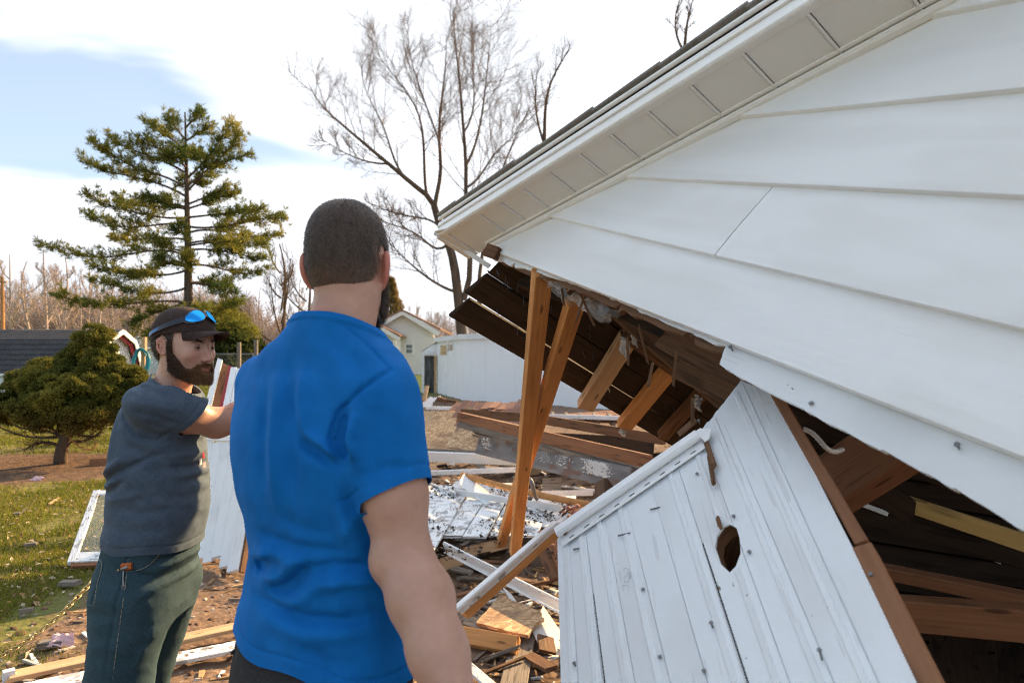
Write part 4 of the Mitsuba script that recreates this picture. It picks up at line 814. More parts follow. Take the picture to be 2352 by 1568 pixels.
# porch in front with its own gable
yp = D - 2.2; qx = lambda px, py: at(px, py, yp); pr, pp = qx(920, 780), qx(866, 752); pl_ = 2 * pp[0] - pr[0]
clap('siding_course', nb, (pl_, yp), (pr[0] - .3, yp), zg, pp[2] - .05, .14, 'm_cream', lambda z: (max(0, (z - pr[2]) / (pp[2] - pr[2]) * (pp[0] - pl_)), min(pr[0] - .3 - pl_, (pr[0] - pl_) * (1 - max(0, (z - pr[2]) / (pp[2] - pr[2])) / 2))))
for sx in (1, -1):
    e = V(pp[0] + sx * (pr[0] - pp[0]), yp - .3, pr[2]); add('rake_board', plank(V(pp[0], yp - .3, pp[2] + .1), e, .22, .06, V(0, 0, 1), pal=2), 'm_vinyl', nb)
    add('roof', slab([V(pp[0], yp - .32, pp[2] + .25), e + V(0, 0, .14), e + V(0, 2.4, .14), V(pp[0], yp + 2.2, pp[2] + .25)], V(sx * .5, 0, 1), .08, V(0, 1, 0), 1), 'm_shingle', nb)
wallbox('porch_side', (pr[0] - .32, yp), (pr[0] - .32, D), zg, pr[2], .1, 'm_cream', nb); add('corner_board', plank(V(pr[0] - .35, yp - .03, zg), V(pr[0] - .35, yp - .03, pr[2]), .16, .05, V(1, 0, 0), pal=2), 'm_vinyl', nb)
window(nb, (879, 785), (900, 808), yp - .05); window(nb, (850, 785), (871, 808), yp - .05)
# ---------------- white outbuilding behind the wreck ----------------
ob = thing('white_outbuilding', 'flat roofed white outbuilding with a dark screened doorway behind the rubble', 'outbuilding')
c0_, c1_, c2_ = at(1063, 775, 22), at(1003, 783, 25.2), at(1420, 750, 18.5); zt = c0_[2]; zg = .05
pl2 = lambda P: (P[0], P[1])
def zat(p): return zt
h1 = [at(1029, 791, 23.6), at(1041, 791, 23.2)]
hz0, hz1 = at(1035, 806, 23.4)[2], at(1035, 790, 23.4)[2]
dL = unit(np.array(pl2(c0_)) - np.array(pl2(c1_)))
on = lambda s, z: V(c1_[0] + dL[0] * s, c1_[1] + dL[1] * s, z)
def s_of(px):                                                           # where a pixel column meets the left wall
    a = (px - CX) / F; return (a * c1_[1] - c1_[0]) / (dL[0] - a * dL[1])
sa, sb, sc_ = s_of(1028.5), s_of(1041), np.linalg.norm(np.array(pl2(c0_)) - np.array(pl2(c1_)))
scene['m_bright'] = principled(proc(lambda p, n, uv: mix((0.84, 0.86, 0.88), (0.78, 0.80, 0.815), fbm(p.x * 3, p.y * 3, p.z * .6, 3))), .5)
wallbox('front_wall', pl2(c1_), pl2(c0_), zg, zt, .12, 'm_bright', ob, holes=[[on(sa, hz0), on(sb, hz0), on(sb, hz1), on(sa, hz1)]])
wallbox('side_wall', pl2(c0_), pl2(c2_), zg, zt - .01, .12, 'm_bright', ob)
for p, q_, in ((c1_, c0_), (c0_, c2_)):
    d = unit(q_ - p); nn = V(d[1], -d[0], 0)
    add('roof_fascia', plank(V(p[0], p[1], zt + .02) + nn * .06 - d * .05, V(q_[0], q_[1], zt + .02) + nn * .06 + d * .05, .17, .06, V(0, 0, 1), pal=2), 'm_paint', ob)
    for s in np.arange(.35, np.linalg.norm((q_ - p)[:2]), .6): add('groove_batten', plank(V(*(p + d * s)[:2], zg) + nn * .004, V(*(p + d * s)[:2], zt - .07) + nn * .004, .02, .012, d, pal=2), 'm_bright', ob)
add('roof', slab([V(*c1_[:2], zt + .1), V(*c0_[:2], zt + .1), V(*c2_[:2], zt + .1), V(c2_[0] + 3, c2_[1] + 4, zt + .15), V(c1_[0] + 1, c1_[1] + 3, zt + .15)], V(0, 0, 1), .06, V(1, 0, 0), 0), 'm_shingle', ob)
for a, b in ((sa - .05, sa), (sb, sb + .05)): add('window_frame', plank(on((a + b) / 2, hz0 - .1) - V(0, .03, 0), on((a + b) / 2, hz1 + .04) - V(0, .03, 0), .05, .04, dL[0] * V(1, 0, 0) + dL[1] * V(0, 1, 0), pal=2), 'm_vinyl', ob)
# window seen through to a lit timber wall inside
bc = on((sa + sb) / 2, hz0) + V(.1, .5, 0)
for k in range(5): add('inner_slat', plank(bc + V(-.5, 0, .07 * k - .1), bc + V(.6, 0, .07 * k - .1), .06, .02, V(0, 0, 1), pal=5), 'm_wood', ob)
# lean-to with the doorway
e0, e1 = at(969, 806, 25.4), at(1003, 780, 25.0); y_ = 25.1
add('lean_to_roof', slab([e0, e1, e1 + V(.3, 3, 0), e0 + V(.3, 3, 0)], V(-.6, 0, 1), .06, V(0, 1, 0), 0), 'm_shingle', ob)
L_, R_, Tz = at(974, 812, y_), at(1008, 812, y_), at(990, 817, y_)[2]
gl = at(969, 806, y_)
add('lean_to_wall', slab([V(gl[0], y_, zg), V(L_[0], y_, zg), V(L_[0], y_, Tz), V(R_[0] - .05, y_, Tz), V(R_[0] - .05, y_, e1[2] - .05), V(gl[0], y_, e0[2] - .05)], V(0, -1, 0), .08, V(0, 0, 1), 2), 'm_siding', ob)
add('door_frame', plank(V(R_[0] - .13, y_ - .04, zg), V(R_[0] - .13, y_ - .04, Tz), .07, .08, V(1, 0, 0), pal=4), 'm_wood', ob)
add('door_lintel', plank(V(L_[0], y_ - .08, Tz + .1), V(R_[0] - .2, y_ - .08, Tz + .1), .14, .1, V(0, 0, 1), pal=2), 'm_paint', ob)
scene['m_screen'] = principled((0.045, 0.05, 0.05), 0.3, specular=0.6)
add('door_screen', sheet([V(L_[0], y_ + .1, Tz), V(R_[0] - .15, y_ + .1, Tz), V(R_[0] - .15, y_ + .1, zg), V(L_[0], y_ + .1, zg)], 20, 40, .10, 6), 'm_screen', ob, True, label='dark plastic sheet hanging in the doorway')
# ---------------- the rubble of the fallen part ----------------
def osb_fn(p, n, uv):
    k = dr.floor(uv.x / 100); u = uv.x - 100 * k; v = uv.y
    a = noise(u * 9, v * 9) * 3; d, d2, w = mikit.voronoi((u + .3 * v) * 26 + a, (v - .2 * u) * 60 + a)
    c = mix((0.30, 0.185, 0.10), (0.56, 0.40, 0.245), w) * (0.75 + 0.4 * smoothstep(0.0, 0.25, d2 - d))
    return mix(c, C((0.16, 0.10, 0.07)), 0.55 * smoothstep(.5, .75, fbm(u * 5, v * 5, 2, 2)))
scene['m_osb'] = principled(proc(osb_fn), 0.85, specular=0.2)
scene['m_felt'] = principled(proc(lambda p, n, uv: mix(mix((0.11, 0.107, 0.107), (0.24, 0.235, 0.23), fbm(uv.x * 8, uv.y * 20, 0, 3)), C((0.17, 0.12, 0.10)), smoothstep(.74, .82, noise(uv.x * 14, uv.y * 14, 4)))), 0.95, specular=0.1)
G = lambda px, py, z=0.0: atz(px, py, z)
UPZ = V(0, 0, 1)
def piece(name, p, q, w, t, wd, pal, mat, label, cat, group=None, rag=0.01, n=6, bow=0.0, twist=0.0):
    return add(name, plank(p, q, w, t, wd, pal=pal, rag=rag, n=n, bow=bow, twist=twist), mat, label=label, cat=cat, group=group)
# heap under everything
r = np.random.default_rng(77)
hx, hy = np.meshgrid(np.linspace(-2.2, 3.4, 113), np.linspace(4.2, 11.5, 147), indexing='ij')
e = np.clip(1 - np.hypot((hx - 0.9) / 2.6, (hy - 7.9) / 3.0), 0, 1); h = 0.50 * e ** 0.8 * (0.55 + 0.9 * meshkit.fbm(np.stack([hx * 1.5, hy * 1.5, hx * 0], -1), 4, 6)) + .05 * (meshkit.fbm(np.stack([hx * 9, hy * 9, hx * 0], -1), 2, 8) - .5) * (e > 0)
hz = gz(hx, hy) - 0.03 + h; i, j = np.meshgrid(np.arange(112), np.arange(146), indexing='ij')
add('rubble_heap', (np.stack([hx, hy, hz], -1).reshape(-1, 3), quads(np.stack([i * 147 + j, (i + 1) * 147 + j, (i + 1) * 147 + j + 1, i * 147 + j + 1], -1).reshape(-1, 4))), 'm_ground', smooth=True, kind='stuff', label='low mound of earth and crumbled plaster under the wreckage')
from scipy.interpolate import RegularGridInterpolator as RGI
hf = RGI((hx[:, 0], hy[0]), hz, bounds_error=False, fill_value=-9)
top = lambda x, y: np.maximum(gz(x, y), hf(np.stack([np.asarray(x, float), np.asarray(y, float)], -1)))
n = 5200; yy = 3.0 * 3.4 ** r.random(n); xx = r.uniform(-0.75, 0.42, n) * yy; k = (lawn_edge(xx, yy) > .2); P = np.stack([xx, yy, top(xx, yy)], 1)[k]
P = P[r.random(len(P)) < np.clip(1.2 - np.abs(P[:, 0] - .3 - .05 * P[:, 1]) / (.28 * P[:, 1]), .12, 1)]
v, f, c = splinters(P, 0.075, 0.011, r, [[.30, .19, .10], [.09, .055, .035], [.16, .13, .11], [.62, .62, .60], [.45, .30, .16], [.05, .035, .028]])
add('wood_splinters', (v, f), 'm_vcol', color=c, kind='stuff', label='splinters and chips strewn through the wreckage')
# random broken boards sunk in the heap
for k in range(46):
    y = r.uniform(5.2, 9.0); x = r.uniform(-.10, .30) * y; a = r.uniform(0, 3.14); L = r.uniform(.25, .85); d = V(math.cos(a), math.sin(a) * .6, r.normal(0, .10)); c = V(x, y, float(top(x, y)) + r.uniform(0.01, .10))
    white = r.random() < 0.30
    piece('broken_board', c - d * L / 2, c + d * L / 2, r.uniform(.05, .13), r.uniform(.012, .03), np.cross(d, V(r.normal(0, .3), r.normal(0, .3), 1)), 1 if white else int(r.choice([1, 3, 3, 2, 6])), 'm_paint' if white else 'm_wood', 'white painted broken board jumbled in the rubble heap' if white else 'bare broken board jumbled in the rubble heap', 'board', 'white boards in the rubble' if white else 'bare boards in the rubble', rag=.03)
# near boards over the dirt
for k, (px, py, L, w, pal) in enumerate([(1150, 1500, .22, .05, 3), (1240, 1520, .25, .07, 1), (1085, 1330, .25, .06, 3), (1190, 1330, .2, .05, 1), (1110, 1300, .3, .07, 3), (1235, 1340, .22, .06, 1), (1160, 1310, .3, .04, 3), (1255, 1480, .2, .09, 1), (1080, 1360, .18, .05, 6), (1130, 1290, .35, .09, 1), (1060, 1310, .2, .06, 3), (1275, 1340, .2, .07, 2)]):
    c = G(px, py, .05); a = r.uniform(0, 3.14); d = V(math.cos(a), math.sin(a), r.normal(0, .12)); piece('scrap_of_wood', c - d * L / 2, c + d * L / 2, w, .02, np.cross(d, V(r.normal(0, .2), r.normal(0, .2), 1)), pal, 'm_wood', 'small splintered scrap of wood on the dirt between the men and the board wall', 'scrap wood', 'wood scraps on the dirt', rag=.03)
# white tongue and groove floor panel, dirty
fp = thing('white_floor_panel', 'dirty white tongue and groove panel lying flat in front of the wooden props', 'panel')
for k, (x0, y0, y1) in enumerate([(-1.12, 4.55, 6.6), (-.93, 4.5, 6.7), (-.74, 4.42, 6.8), (-.55, 4.46, 6.95), (-.355, 5.25, 6.9), (-.165, 5.2, 6.85), (.025, 5.3, 6.75), (.215, 5.25, 6.4), (.40, 5.5, 6.3)]):
    off = .03 if k > 3 else 0; a, b = V(x0 - .12, y0, .21 + .01 * (k % 3)), V(x0 + .07 + off, y1, .33 + .012 * (k % 2))
    add('plank', plank(a, b, .182, .02, V(1, 0, -.03 if k < 4 else .05), pal=1, rag=.03, n=6), 'm_paint', fp)
n = 3000; xx = r.uniform(-1.1, .55, n); yy = r.uniform(4.6, 6.7, n); k = meshkit.fbm(np.stack([xx * 3, yy * 3, xx * 0], 1), 3, 4) > .50; P = np.stack([xx, yy, .232 + .052 * (yy - 4.5)], 1)[k]; v, f, m = clods(P, .008, r)
add('dirt_crumbs', (v, f), 'm_vcol', color=np.full((len(v), 3), .035) * V(1.2, 1, .85), kind='stuff', label='black crumbs of dirt on the white floor panel')
VW = 'm_vinyl'
piece('trim_strip', G(1045, 1130, .34), G(1290, 1168, .34), .07, .012, V(0, -.5, 1), 0, VW, 'white trim strip lying along the back of the white floor panel', 'trim strip', rag=0)
piece('trim_strip', G(975, 1108, .34), G(1050, 1138, .33), .06, .012, V(0, -.6, 1), 1, 'm_paint', 'short white strip behind the blue shirted man’s sleeve', 'trim strip')
add('grey_pole', tube(spline([G(1062, 1090, .45), G(1160, 1118, .44), G(1360, 1160, .42)], 12), .028, 9), 'm_wood', smooth=True, label='weathered grey pole lying across the rubble behind the props', cat='pole')
add('white_sheet', slab([G(1051, 1108, .42), G(1066, 1094, .44), G(1152, 1122, .42), G(1137, 1136, .40)], V(.1, -.3, 1), .006, V(1, 0, 0), 2), 'm_paint', label='flat white sheet of siding on the rubble left of the front prop', cat='sheet')
add('picture_panel', join([plank(G(1246, 1117, .45), G(1290, 1117, .45), .15, .012, V(0, .3, 1), pal=3)]), 'm_wood', label='small grey square panel with a pale edge lying right of the front prop', cat='panel')
piece('slotted_strip', G(1244, 1133, .42), G(1362, 1131, .42), .05, .006, V(0, .2, 1), 0, VW, 'white nailing strip right of the front prop in the rubble', 'trim strip', rag=0)
piece('white_gutter', at(960, 1046, 7.5), at(1195, 1055, 7.0), .11, .06, V(0, -.25, 1), 0, VW, 'long white gutter length lying beside the blue sleeve', 'gutter', rag=0)
piece('trim_strip', at(985, 1086, 7.1), at(1195, 1078, 6.8), .05, .02, V(0, -.3, 1), 0, VW, 'thin white strip below the gutter length', 'trim strip', rag=0)
ft = thing('torn_roof_strip', 'grey felt covered roof board with tufts of white insulation', 'board')
a, b = at(1098, 1020, 7.0), at(1450, 1102, 5.3); add('felt_board', plank(a, b, .19, .03, V(0, .55, 1), rag=.03, n=14, bow=.01), 'm_felt', ft)
n = 1700; s = np.clip(r.choice([.07, .50, .62, .78, .82, .85], n, p=[.1, .08, .12, .25, .25, .2]) + r.normal(0, .022, n), 0, 1); wd = unit(V(0, .55, 1) - 0); P = a + (b - a) * s[:, None] + wd * r.uniform(-.03, .09, (n, 1)) + V(0, -.03, .005); v, f, m = clods(P, .007, r); add('insulation_tufts', (v, f), 'm_fluff', ft, kind='stuff')
piece('broken_rafter', at(1050, 957, 7.2), at(1500, 1062, 5.2), .105, .045, V(0, .12, 1), 6, 'm_wood', 'long broken brown rafter slanting across the rubble behind the props', 'rafter', rag=.05)
piece('broken_rafter', at(1052, 974, 7.15), at(1480, 1086, 5.3), .06, .05, V(0, .1, 1), 3, 'm_wood', 'grey rafter lying under the long brown one', 'rafter', rag=.05)
piece('lath', at(1062, 949, 7.3), at(1225, 985, 6.9), .02, .03, V(0, .1, 1), 4, 'm_wood', 'pale lath along the top of the long broken rafter', 'lath', rag=.02)
piece('lath', at(1085, 998, 7.1), at(1205, 1028, 6.6), .025, .02, V(0, .1, 1), 3, 'm_wood', 'grey lath above the felt covered roof board', 'lath', rag=.02)
piece('dark_beam', at(1240, 962, 6.6), at(1530, 1010, 5.6), .085, .06, V(0, .1, 1), 1, 'm_wood', 'dark beam under the hanging roof deck', 'beam', rag=.03)
piece('dark_beam', at(1060, 948, 8.2), at(1250, 962, 7.6), .10, .05, V(0, .1, 1), 1, 'm_wood', 'dark beam under the brown shingle flaps', 'beam', rag=.03)
piece('dark_beam', at(1050, 1002, 8.0), at(1500, 1030, 6.4), .20, .04, V(0, .3, 1), 2, 'm_wood', 'wide dark board deep in the rubble behind the rafters', 'beam', rag=.03)
# fallen roof with shingles
fr = thing('fallen_roof', 'fallen roof slope with brown shingles and white drip edge lying on the rubble', 'roof')
ea, eb, ec = at(1255, 955, 8.4), at(1320, 962, 8.2), at(1500, 962, 7.6); ta, tb = at(1262, 932, 12.0), at(1520, 925, 11.4)
ed = unit(ec - ea); upd = unit((ta - ea) - ((ta - ea) @ ed) * ed); rn = unit(np.cross(ed, upd)); rn = rn if rn[2] > 0 else -rn; W_, H_ = np.linalg.norm(ec - ea), 3.4
add('deck', plank(ea + ed * W_ / 2 + upd * .02 - rn * .05, ea + ed * W_ / 2 + upd * H_ - rn * .05, W_, .03, ed, pal=1), 'm_wood', fr)
for k in range(16):
    s0 = .0 + k * .21
    for q in range(6):
        l = W_ / 6; c = ea + ed * (q * l + .004) + upd * (s0 + .11) + rn * (.002 + .006 * r.random())
        add('shingle', plank(c, c + ed * (l - .008), .25, .008, upd + rn * -.02, pal=1, cham=.001), 'm_shingle', fr)
add('drip_edge', plank(ea - upd * .02 + ed * .0, ea - upd * .02 + ed * W_, .05, .02, V(0, 0, 1), pal=0), VW, fr)
for k in range(6): add('rafter_end', plank(ea + ed * (.12 + .2 * k) + V(0, .02, -.09), ea + ed * (.12 + .2 * k) + V(0, .5, -.02), .08, .036, V(0, 0, 1), pal=3), 'm_wood', fr)
fl2 = thing('shingle_flaps', 'torn row of dark brown shingle tabs lying left of the front prop', 'shingles')
a, b = at(1040, 933, 9.0), at(1240, 930, 8.6)
for row, (dy, dz) in enumerate(((0, 0), (-.22, -.07), (-.4, -.16))):
    for k in range(11):
        p = a + (b - a) * (k / 11) + V(.05 * row, dy, dz + .012 * math.sin(k * 1.7 + row)); q = p + (b - a) * (1 / 11) * .95
        add('shingle', plank(p, q, .26, .008, V(0, .9, .30 + .12 * math.sin(k * .9 + row)), pal=1, cham=.001), 'm_shingle', fl2)
# OSB sheets
add('osb_sheet', slab([at(960, 944, 10.5), at(1062, 941, 10.5), at(1094, 962, 9.4), at(1076, 986, 8.6), at(1018, 1026, 7.7), at(960, 1030, 7.6)], V(0, -.55, 1), .014, V(1, .2, 0)), 'm_osb', label='sunlit sheet of strand board beside the blue sleeve', cat='strand board')
add('osb_sheet', slab([at(1022, 1026, 7.6), at(1078, 986, 8.45), at(1130, 1000, 8.3), at(1120, 1034, 7.5)], V(0, -.6, 1), .014, V(1, .2, 0)), 'm_osb', label='darker strand board sheet running under the felt covered board', cat='strand board')
piece('white_edge_board', at(978, 936, 10.6), at(1062, 938, 10.4), .05, .03, UPZ, 2, 'm_paint', 'white board edge along the top of the strand board', 'board')
piece('grey_board', at(965, 1034, 7.5), at(1100, 1040, 7.2), .05, .03, V(0, 0, 1), 3, 'm_wood', 'grey board along the foot of the strand board', 'board', rag=.03)
add('white_scrap', slab([at(970, 925, 13), at(988, 908, 13), at(996, 912, 13), at(1012, 905, 13), at(1010, 914, 13), at(990, 934, 13), at(972, 936, 13)], V(0, -1, .4), .02, V(1, 0, 0), 0), VW, label='bent white scrap before the dark doorway', cat='scrap')
piece('stick', at(974, 920, 13), at(981, 886, 13.2), .07, .03, V(1, 0, 0), 4, 'm_wood', 'pale stick standing up before the dark doorway', 'stick')
for k, (p, q, w, pal, lab) in enumerate([((1000, 921), (1050, 923), .06, 1, 'upper dark board in the small pile below the outbuilding window'), ((995, 927), (1040, 930), .08, 3, 'lower grey board in the small pile below the outbuilding window'), ((1005, 914), (1025, 920), .06, 1, 'short dark board before the outbuilding wall')]):
    piece('dark_board', at(*p, 12.5), at(*q, 12.3), w, .05, UPZ, pal, 'm_wood', lab, 'board')
# lumber in the middle distance and close by
piece('lumber', G(1062, 1270, .12), G(1172, 1244, .14), .085, .05, V(0, .3, 1), 4, 'm_wood', 'tan piece of lumber lying at the foot of the props', 'lumber')
piece('weathered_board', G(1040, 1262, .16), G(1150, 1205, .2), .13, .02, V(1, 0, .5), 3, 'm_wood', 'weathered grey brown board behind the tan lumber', 'board', rag=.04)
piece('weathered_board', G(1095, 1225, .18), G(1180, 1215, .2), .10, .03, V(0, .4, 1), 1, 'm_wood', 'dark board between the white floor panel and the props', 'board', rag=.03)
piece('lumber', G(1010, 1298, .08), G(1068, 1280, .1), .09, .04, V(0, .4, 1), 4, 'm_wood', 'tan lumber end beside the bare forearm', 'lumber', rag=.02)
cn = thing('vinyl_corner_post', 'long grey white vinyl corner trim lying on the dirt under the slanting frame', 'trim')
a, b = G(1020, 1256, .22), G(1300, 1400, .16); d = unit(b - a); s1 = unit(np.cross(d, UPZ))
add('flange', plank(a, b, .07, .003, s1 * .4 + UPZ, cham=.001), VW, cn); add('flange', plank(a - s1 * .035 + V(0, 0, -.03), b - s1 * .035 + V(0, 0, -.03), .08, .003, s1 * 1 + UPZ * -.25, cham=.001), VW, cn); add('lip', plank(a + V(0, 0, .036), b + V(0, 0, .036), .012, .01, s1), VW, cn)
bf = thing('leaning_trim_length', 'broken window frame length of white trim on an orange stud, leaning on the board wall', 'frame')
a, b = at(1052, 1403, 3.35), at(1304, 1182, 3.7); d = unit(b - a); up = unit(np.cross(d, np.cross(UPZ, d))); sd = np.cross(d, up)
sd = sd if sd[1] < 0 else -sd
add('stud', plank(a - up * .028, b - up * .02, .045, .075, up, pal=0, rag=.03, n=8), 'm_wood', bf); add('spacer', plank(a + up * .006 + sd * .012, b + up * .004 + sd * .012, .024, .05, up, pal=1), 'm_paint', bf)
add('white_trim', plank(a + up * .030 + sd * .02 - d * .02, b + up * .024 + sd * .02 - d * .09, .020, .045, up, pal=0, cham=.006), VW, bf)
for k in range(5): add('splinter', plank(b - d * .05 + up * (.02 * (k - 2)), b + d * r.uniform(.03, .08) + up * (.022 * (k - 2)) + sd * r.normal(0, .015), .012, .008, up, pal=[1, 4, 0, 1, 6][k], rag=.03, n=2), 'm_wood', bf)
scene['m_pink'] = principled((0.42, 0.22, 0.18), 0.95)
def tuft_obj(name, c, R, n, label, cat, m): P = c + r.normal(0, R, (n, 3)); v, f, mm = clods(P, R * .5, r); add(name, (v, f), m, label=label, cat=cat, kind='stuff')
tuft_obj('insulation_wad', at(1322, 1180, 3.3), .022, 60, 'pink insulation wad caught above the wall’s top corner', 'insulation', 'm_pink')
tuft_obj('insulation_wad', at(1252, 1238, 3.9), .022, 50, 'pale insulation wad behind the wall’s left edge', 'insulation', 'm_pink')
add('osb_scrap', slab(np.vstack([jag(G(1094, 1428, .10), G(1148, 1360, .13), .006, 5, 1, V(1, 0, 0)), jag(G(1150, 1361, .13), G(1240, 1393, .13), .008, 6, 2, V(0, 1, 0)), jag(G(1245, 1398, .13), G(1214, 1455, .10), .008, 6, 3, V(1, 0, 0)), jag(G(1212, 1455, .10), G(1096, 1430, .10), .004, 6, 4, V(0, 1, 0))]), V(0, -.04, 1), .018, V(1, .5, 0)), 'm_osb', label='torn square of strand board lying on the dirt', cat='strand board')
add('white_flashing', join([slab([G(1152, 1344, .07), G(1178, 1346, .09), G(1250, 1386, .09), G(1246, 1408, .05), G(1225, 1400, .05)], V(.2, -.4, 1), .004, V(1, 0, 0), 2), slab([G(1222, 1446, .06), G(1246, 1402, .07), G(1296, 1446, .07), G(1302, 1550, .05), G(1290, 1546, .05)], V(.1, -.2, 1), .004, V(1, 0, 0), 2)]), 'm_paint', label='bent white metal flashing lying beside the board wall', cat='flashing')
piece('lumber', G(1052, 1458, .07), G(1192, 1484, .07), .09, .055, V(0, .8, .7), 0, 'm_wood', 'short orange block of lumber in front of the strand board square', 'lumber', rag=.015)
piece('weathered_board', G(1178, 1580, .03), G(1205, 1452, .03), .13, .02, V(1, .2, 0), 3, 'm_wood', 'grey board lying flat towards the strand board square', 'board', rag=.03)
piece('weathered_board', G(1068, 1424, .06), G(1132, 1446, .06), .07, .02, V(0, 1, .3), 3, 'm_wood', 'short grey board left of the strand board square', 'board', rag=.03)
piece('stick', G(1104, 1548, .05), G(1210, 1506, .06), .018, .014, V(0, 1, .2), 1, 'm_wood', 'thin dark stick on the dirt near the bottom', 'stick', rag=.02)
piece('white_board', G(1060, 1516, .05), G(1135, 1580, .05), .05, .018, V(1, .5, .2), 1, 'm_paint', 'white painted board end under the bare forearm', 'board', rag=.02)
piece('wood_block', G(1218, 1280, .08), G(1262, 1284, .08), .10, .10, V(0, 1, .2), 3, 'm_wood', 'grey wood block near the wall’s left edge', 'block', rag=.03)
piece('weathered_board', G(1246, 1250, .25), G(1285, 1330, .12), .12, .02, V(1, 0, .4), 1, 'm_wood', 'brown broken board against the wall’s left edge', 'board', rag=.05)
piece('weathered_board', G(1268, 1240, .3), G(1300, 1320, .15), .08, .02, V(1, 0, .6), 6, 'm_wood', 'reddish broken board against the wall’s left edge', 'board', rag=.05)
mp = thing('bent_metal_strap', 'bent dark metal strap hanging from the front prop', 'strap'); a = at(1209, 1098, 4.55); add('strap', tube(spline([a, at(1222, 1112, 4.5), at(1226, 1128, 4.5), at(1234, 1147, 4.52)], 12), np.linspace(.02, .012, 12), 7), 'm_nail', mp, True)
# ---------------- things on the left ----------------
lp_ = thing('plank_panel', 'white grooved plank panel leaning in the dirt between the two men', 'panel')
tl, tr_, brr, bl = at(432, 1006, 6.0), at(600, 1016, 5.5), at(546, 1312, 4.95), at(400, 1258, 5.5); nn = unit(np.cross(tr_ - tl, bl - tl)); nn = nn if nn[1] < 0 else -nn
for k in range(8):
    s0, s1 = k / 8, (k + 1) / 8; a, b = tl + (tr_ - tl) * (s0 + s1) / 2, bl + (brr - bl) * (s0 + s1) / 2; w = np.linalg.norm(tr_ - tl) / 8
    add('plank', plank(a, b + (b - a) * r.uniform(-.03, .02) + nn * .004 * (k % 2), w * .93, .022, tr_ - tl, pal=0, cham=.007, rag=.025, n=8), 'm_paint', lp_)
add('top_rail', plank(tl + nn * .012 + (tl - bl) * .01, tr_ + nn * .012 + (tr_ - brr) * .01, .04, .03, tl - bl, pal=0), 'm_vinyl', lp_)
add('edge_board', plank(tr_ - nn * .03 + (tr_ - tl) * .01, brr - nn * .03 + (tr_ - tl) * .01, .02, .05, tr_ - tl, pal=1), 'm_wood', lp_)
add('backing', slab([tl - nn * .014, tr_ - nn * .014, brr - nn * .014 - (brr - tr_) * .04, bl - nn * .014 - (bl - tl) * .04], nn, .008, tl - bl, 103 - 100), 'm_wood', lp_)
for s in (.2, .75): add('batten', plank(tl + (bl - tl) * s - nn * .04, tr_ + (brr - tr_) * s - nn * .04, .06, .03, tl - bl, pal=3), 'm_wood', lp_)
for k, (px, py, q, pal, lab) in enumerate([(560, 1300, (582, 1215), 4, 'sunlit orange board behind the grooved panel’s right edge'), (566, 1290, (600, 1240), 0, 'short orange board leaning against the grooved panel’s back')]): piece('orange_board', at(px, py, 5.3), at(*q, 5.6), .11, .02, V(1, .3, 0), pal, 'm_wood', lab, 'board', rag=.03)
def leaning(name, q4, d4, t, pal, mat, lab, cat, sub=0):
    P = [at(x, y, d) for (x, y), d in zip(q4, d4)]; n_ = unit(np.cross(P[1] - P[0], P[3] - P[0])); n_ = n_ if n_[1] < 0 else -n_
    if not sub: return add(name, slab(P, n_, t, P[3] - P[0], pal), mat, label=lab, cat=cat)
    k = thing(name, lab, cat)
    for i in range(sub):
        a, b = P[0] + (P[1] - P[0]) * (i + .5) / sub, P[3] + (P[2] - P[3]) * (i + .5) / sub; add('plank', plank(a, b, np.linalg.norm(P[1] - P[0]) / sub * .94, t, P[1] - P[0], pal=pal, cham=.004, rag=.012), mat, k)
leaning('white_casing', [(500, 822), (511, 826), (420, 1190), (400, 1190)], [7.6, 7.6, 6.4, 6.4], .03, 0, 'm_vinyl', 'narrow white casing board leaning left of the brown board', 'casing')
leaning('brown_board', [(509, 832), (528, 840), (446, 1190), (415, 1190)], [7.65, 7.65, 6.45, 6.45], .03, 6, 'm_wood', 'brown faced board leaning behind the white casing', 'board')
leaning('red_strip', [(526, 840), (534, 842), (460, 1190), (446, 1190)], [7.6, 7.6, 6.4, 6.4], .02, 0, 'm_red', 'dark red strip leaning beside the brown board', 'strip')
leaning('white_leaning_panel', [(531, 843), (572, 850), (520, 1180), (458, 1190)], [7.55, 7.55, 6.35, 6.35], .03, 0, 'm_paint', 'upright white plank panel with torn top leaning beside the red strip', 'panel', 3)
sw = thing('window_sash', 'old white window sash leaning on the lawn behind the man in jeans', 'window')
A0, A1 = at(164, 1293, 5.15), at(223, 1128, 5.85); Wd = V(.62, .10, 0); sd = unit(A1 - A0); sn = unit(np.cross(Wd, A1 - A0)); sn = sn if sn[1] < 0 else -sn
for nm, p, q_, w in (('stile', A0, A1, .055), ('stile', A0 + Wd, A1 + Wd, .055)): add(nm, plank(p, q_, w, .035, Wd, pal=1, cham=.004), 'm_paint', sw)
for nm, p, w in (('bottom_rail', A0 + sd * .05, .10), ('top_rail', A1 - sd * .03, .055)): add(nm, plank(p + unit(Wd) * .028, p + Wd - unit(Wd) * .028, w, .033, sd, pal=1, cham=.004), 'm_paint', sw)
scene['m_pane'] = {'type': 'thindielectric', 'int_ior': 1.3}
add('pane', slab([A0 + unit(Wd) * .02 + sd * .06, A0 + Wd - unit(Wd) * .02 + sd * .06, A1 + Wd - unit(Wd) * .02 - sd * .03, A1 + unit(Wd) * .02 - sd * .03], sn, .003, sd), 'm_pane', sw)
add('sill_edge', plank(A0 - sd * .008 - sn * .01, A0 + Wd - sd * .008 - sn * .01, .03, .05, sn, pal=6), 'm_wood', sw)
piece('sash_rest', A1 + V(.25, .08, -.60), A1 + V(.35, .02, -.02), .06, .04, V(1, 0, 0), 3, 'm_wood', 'stub of lumber propping up the window sash', 'lumber')
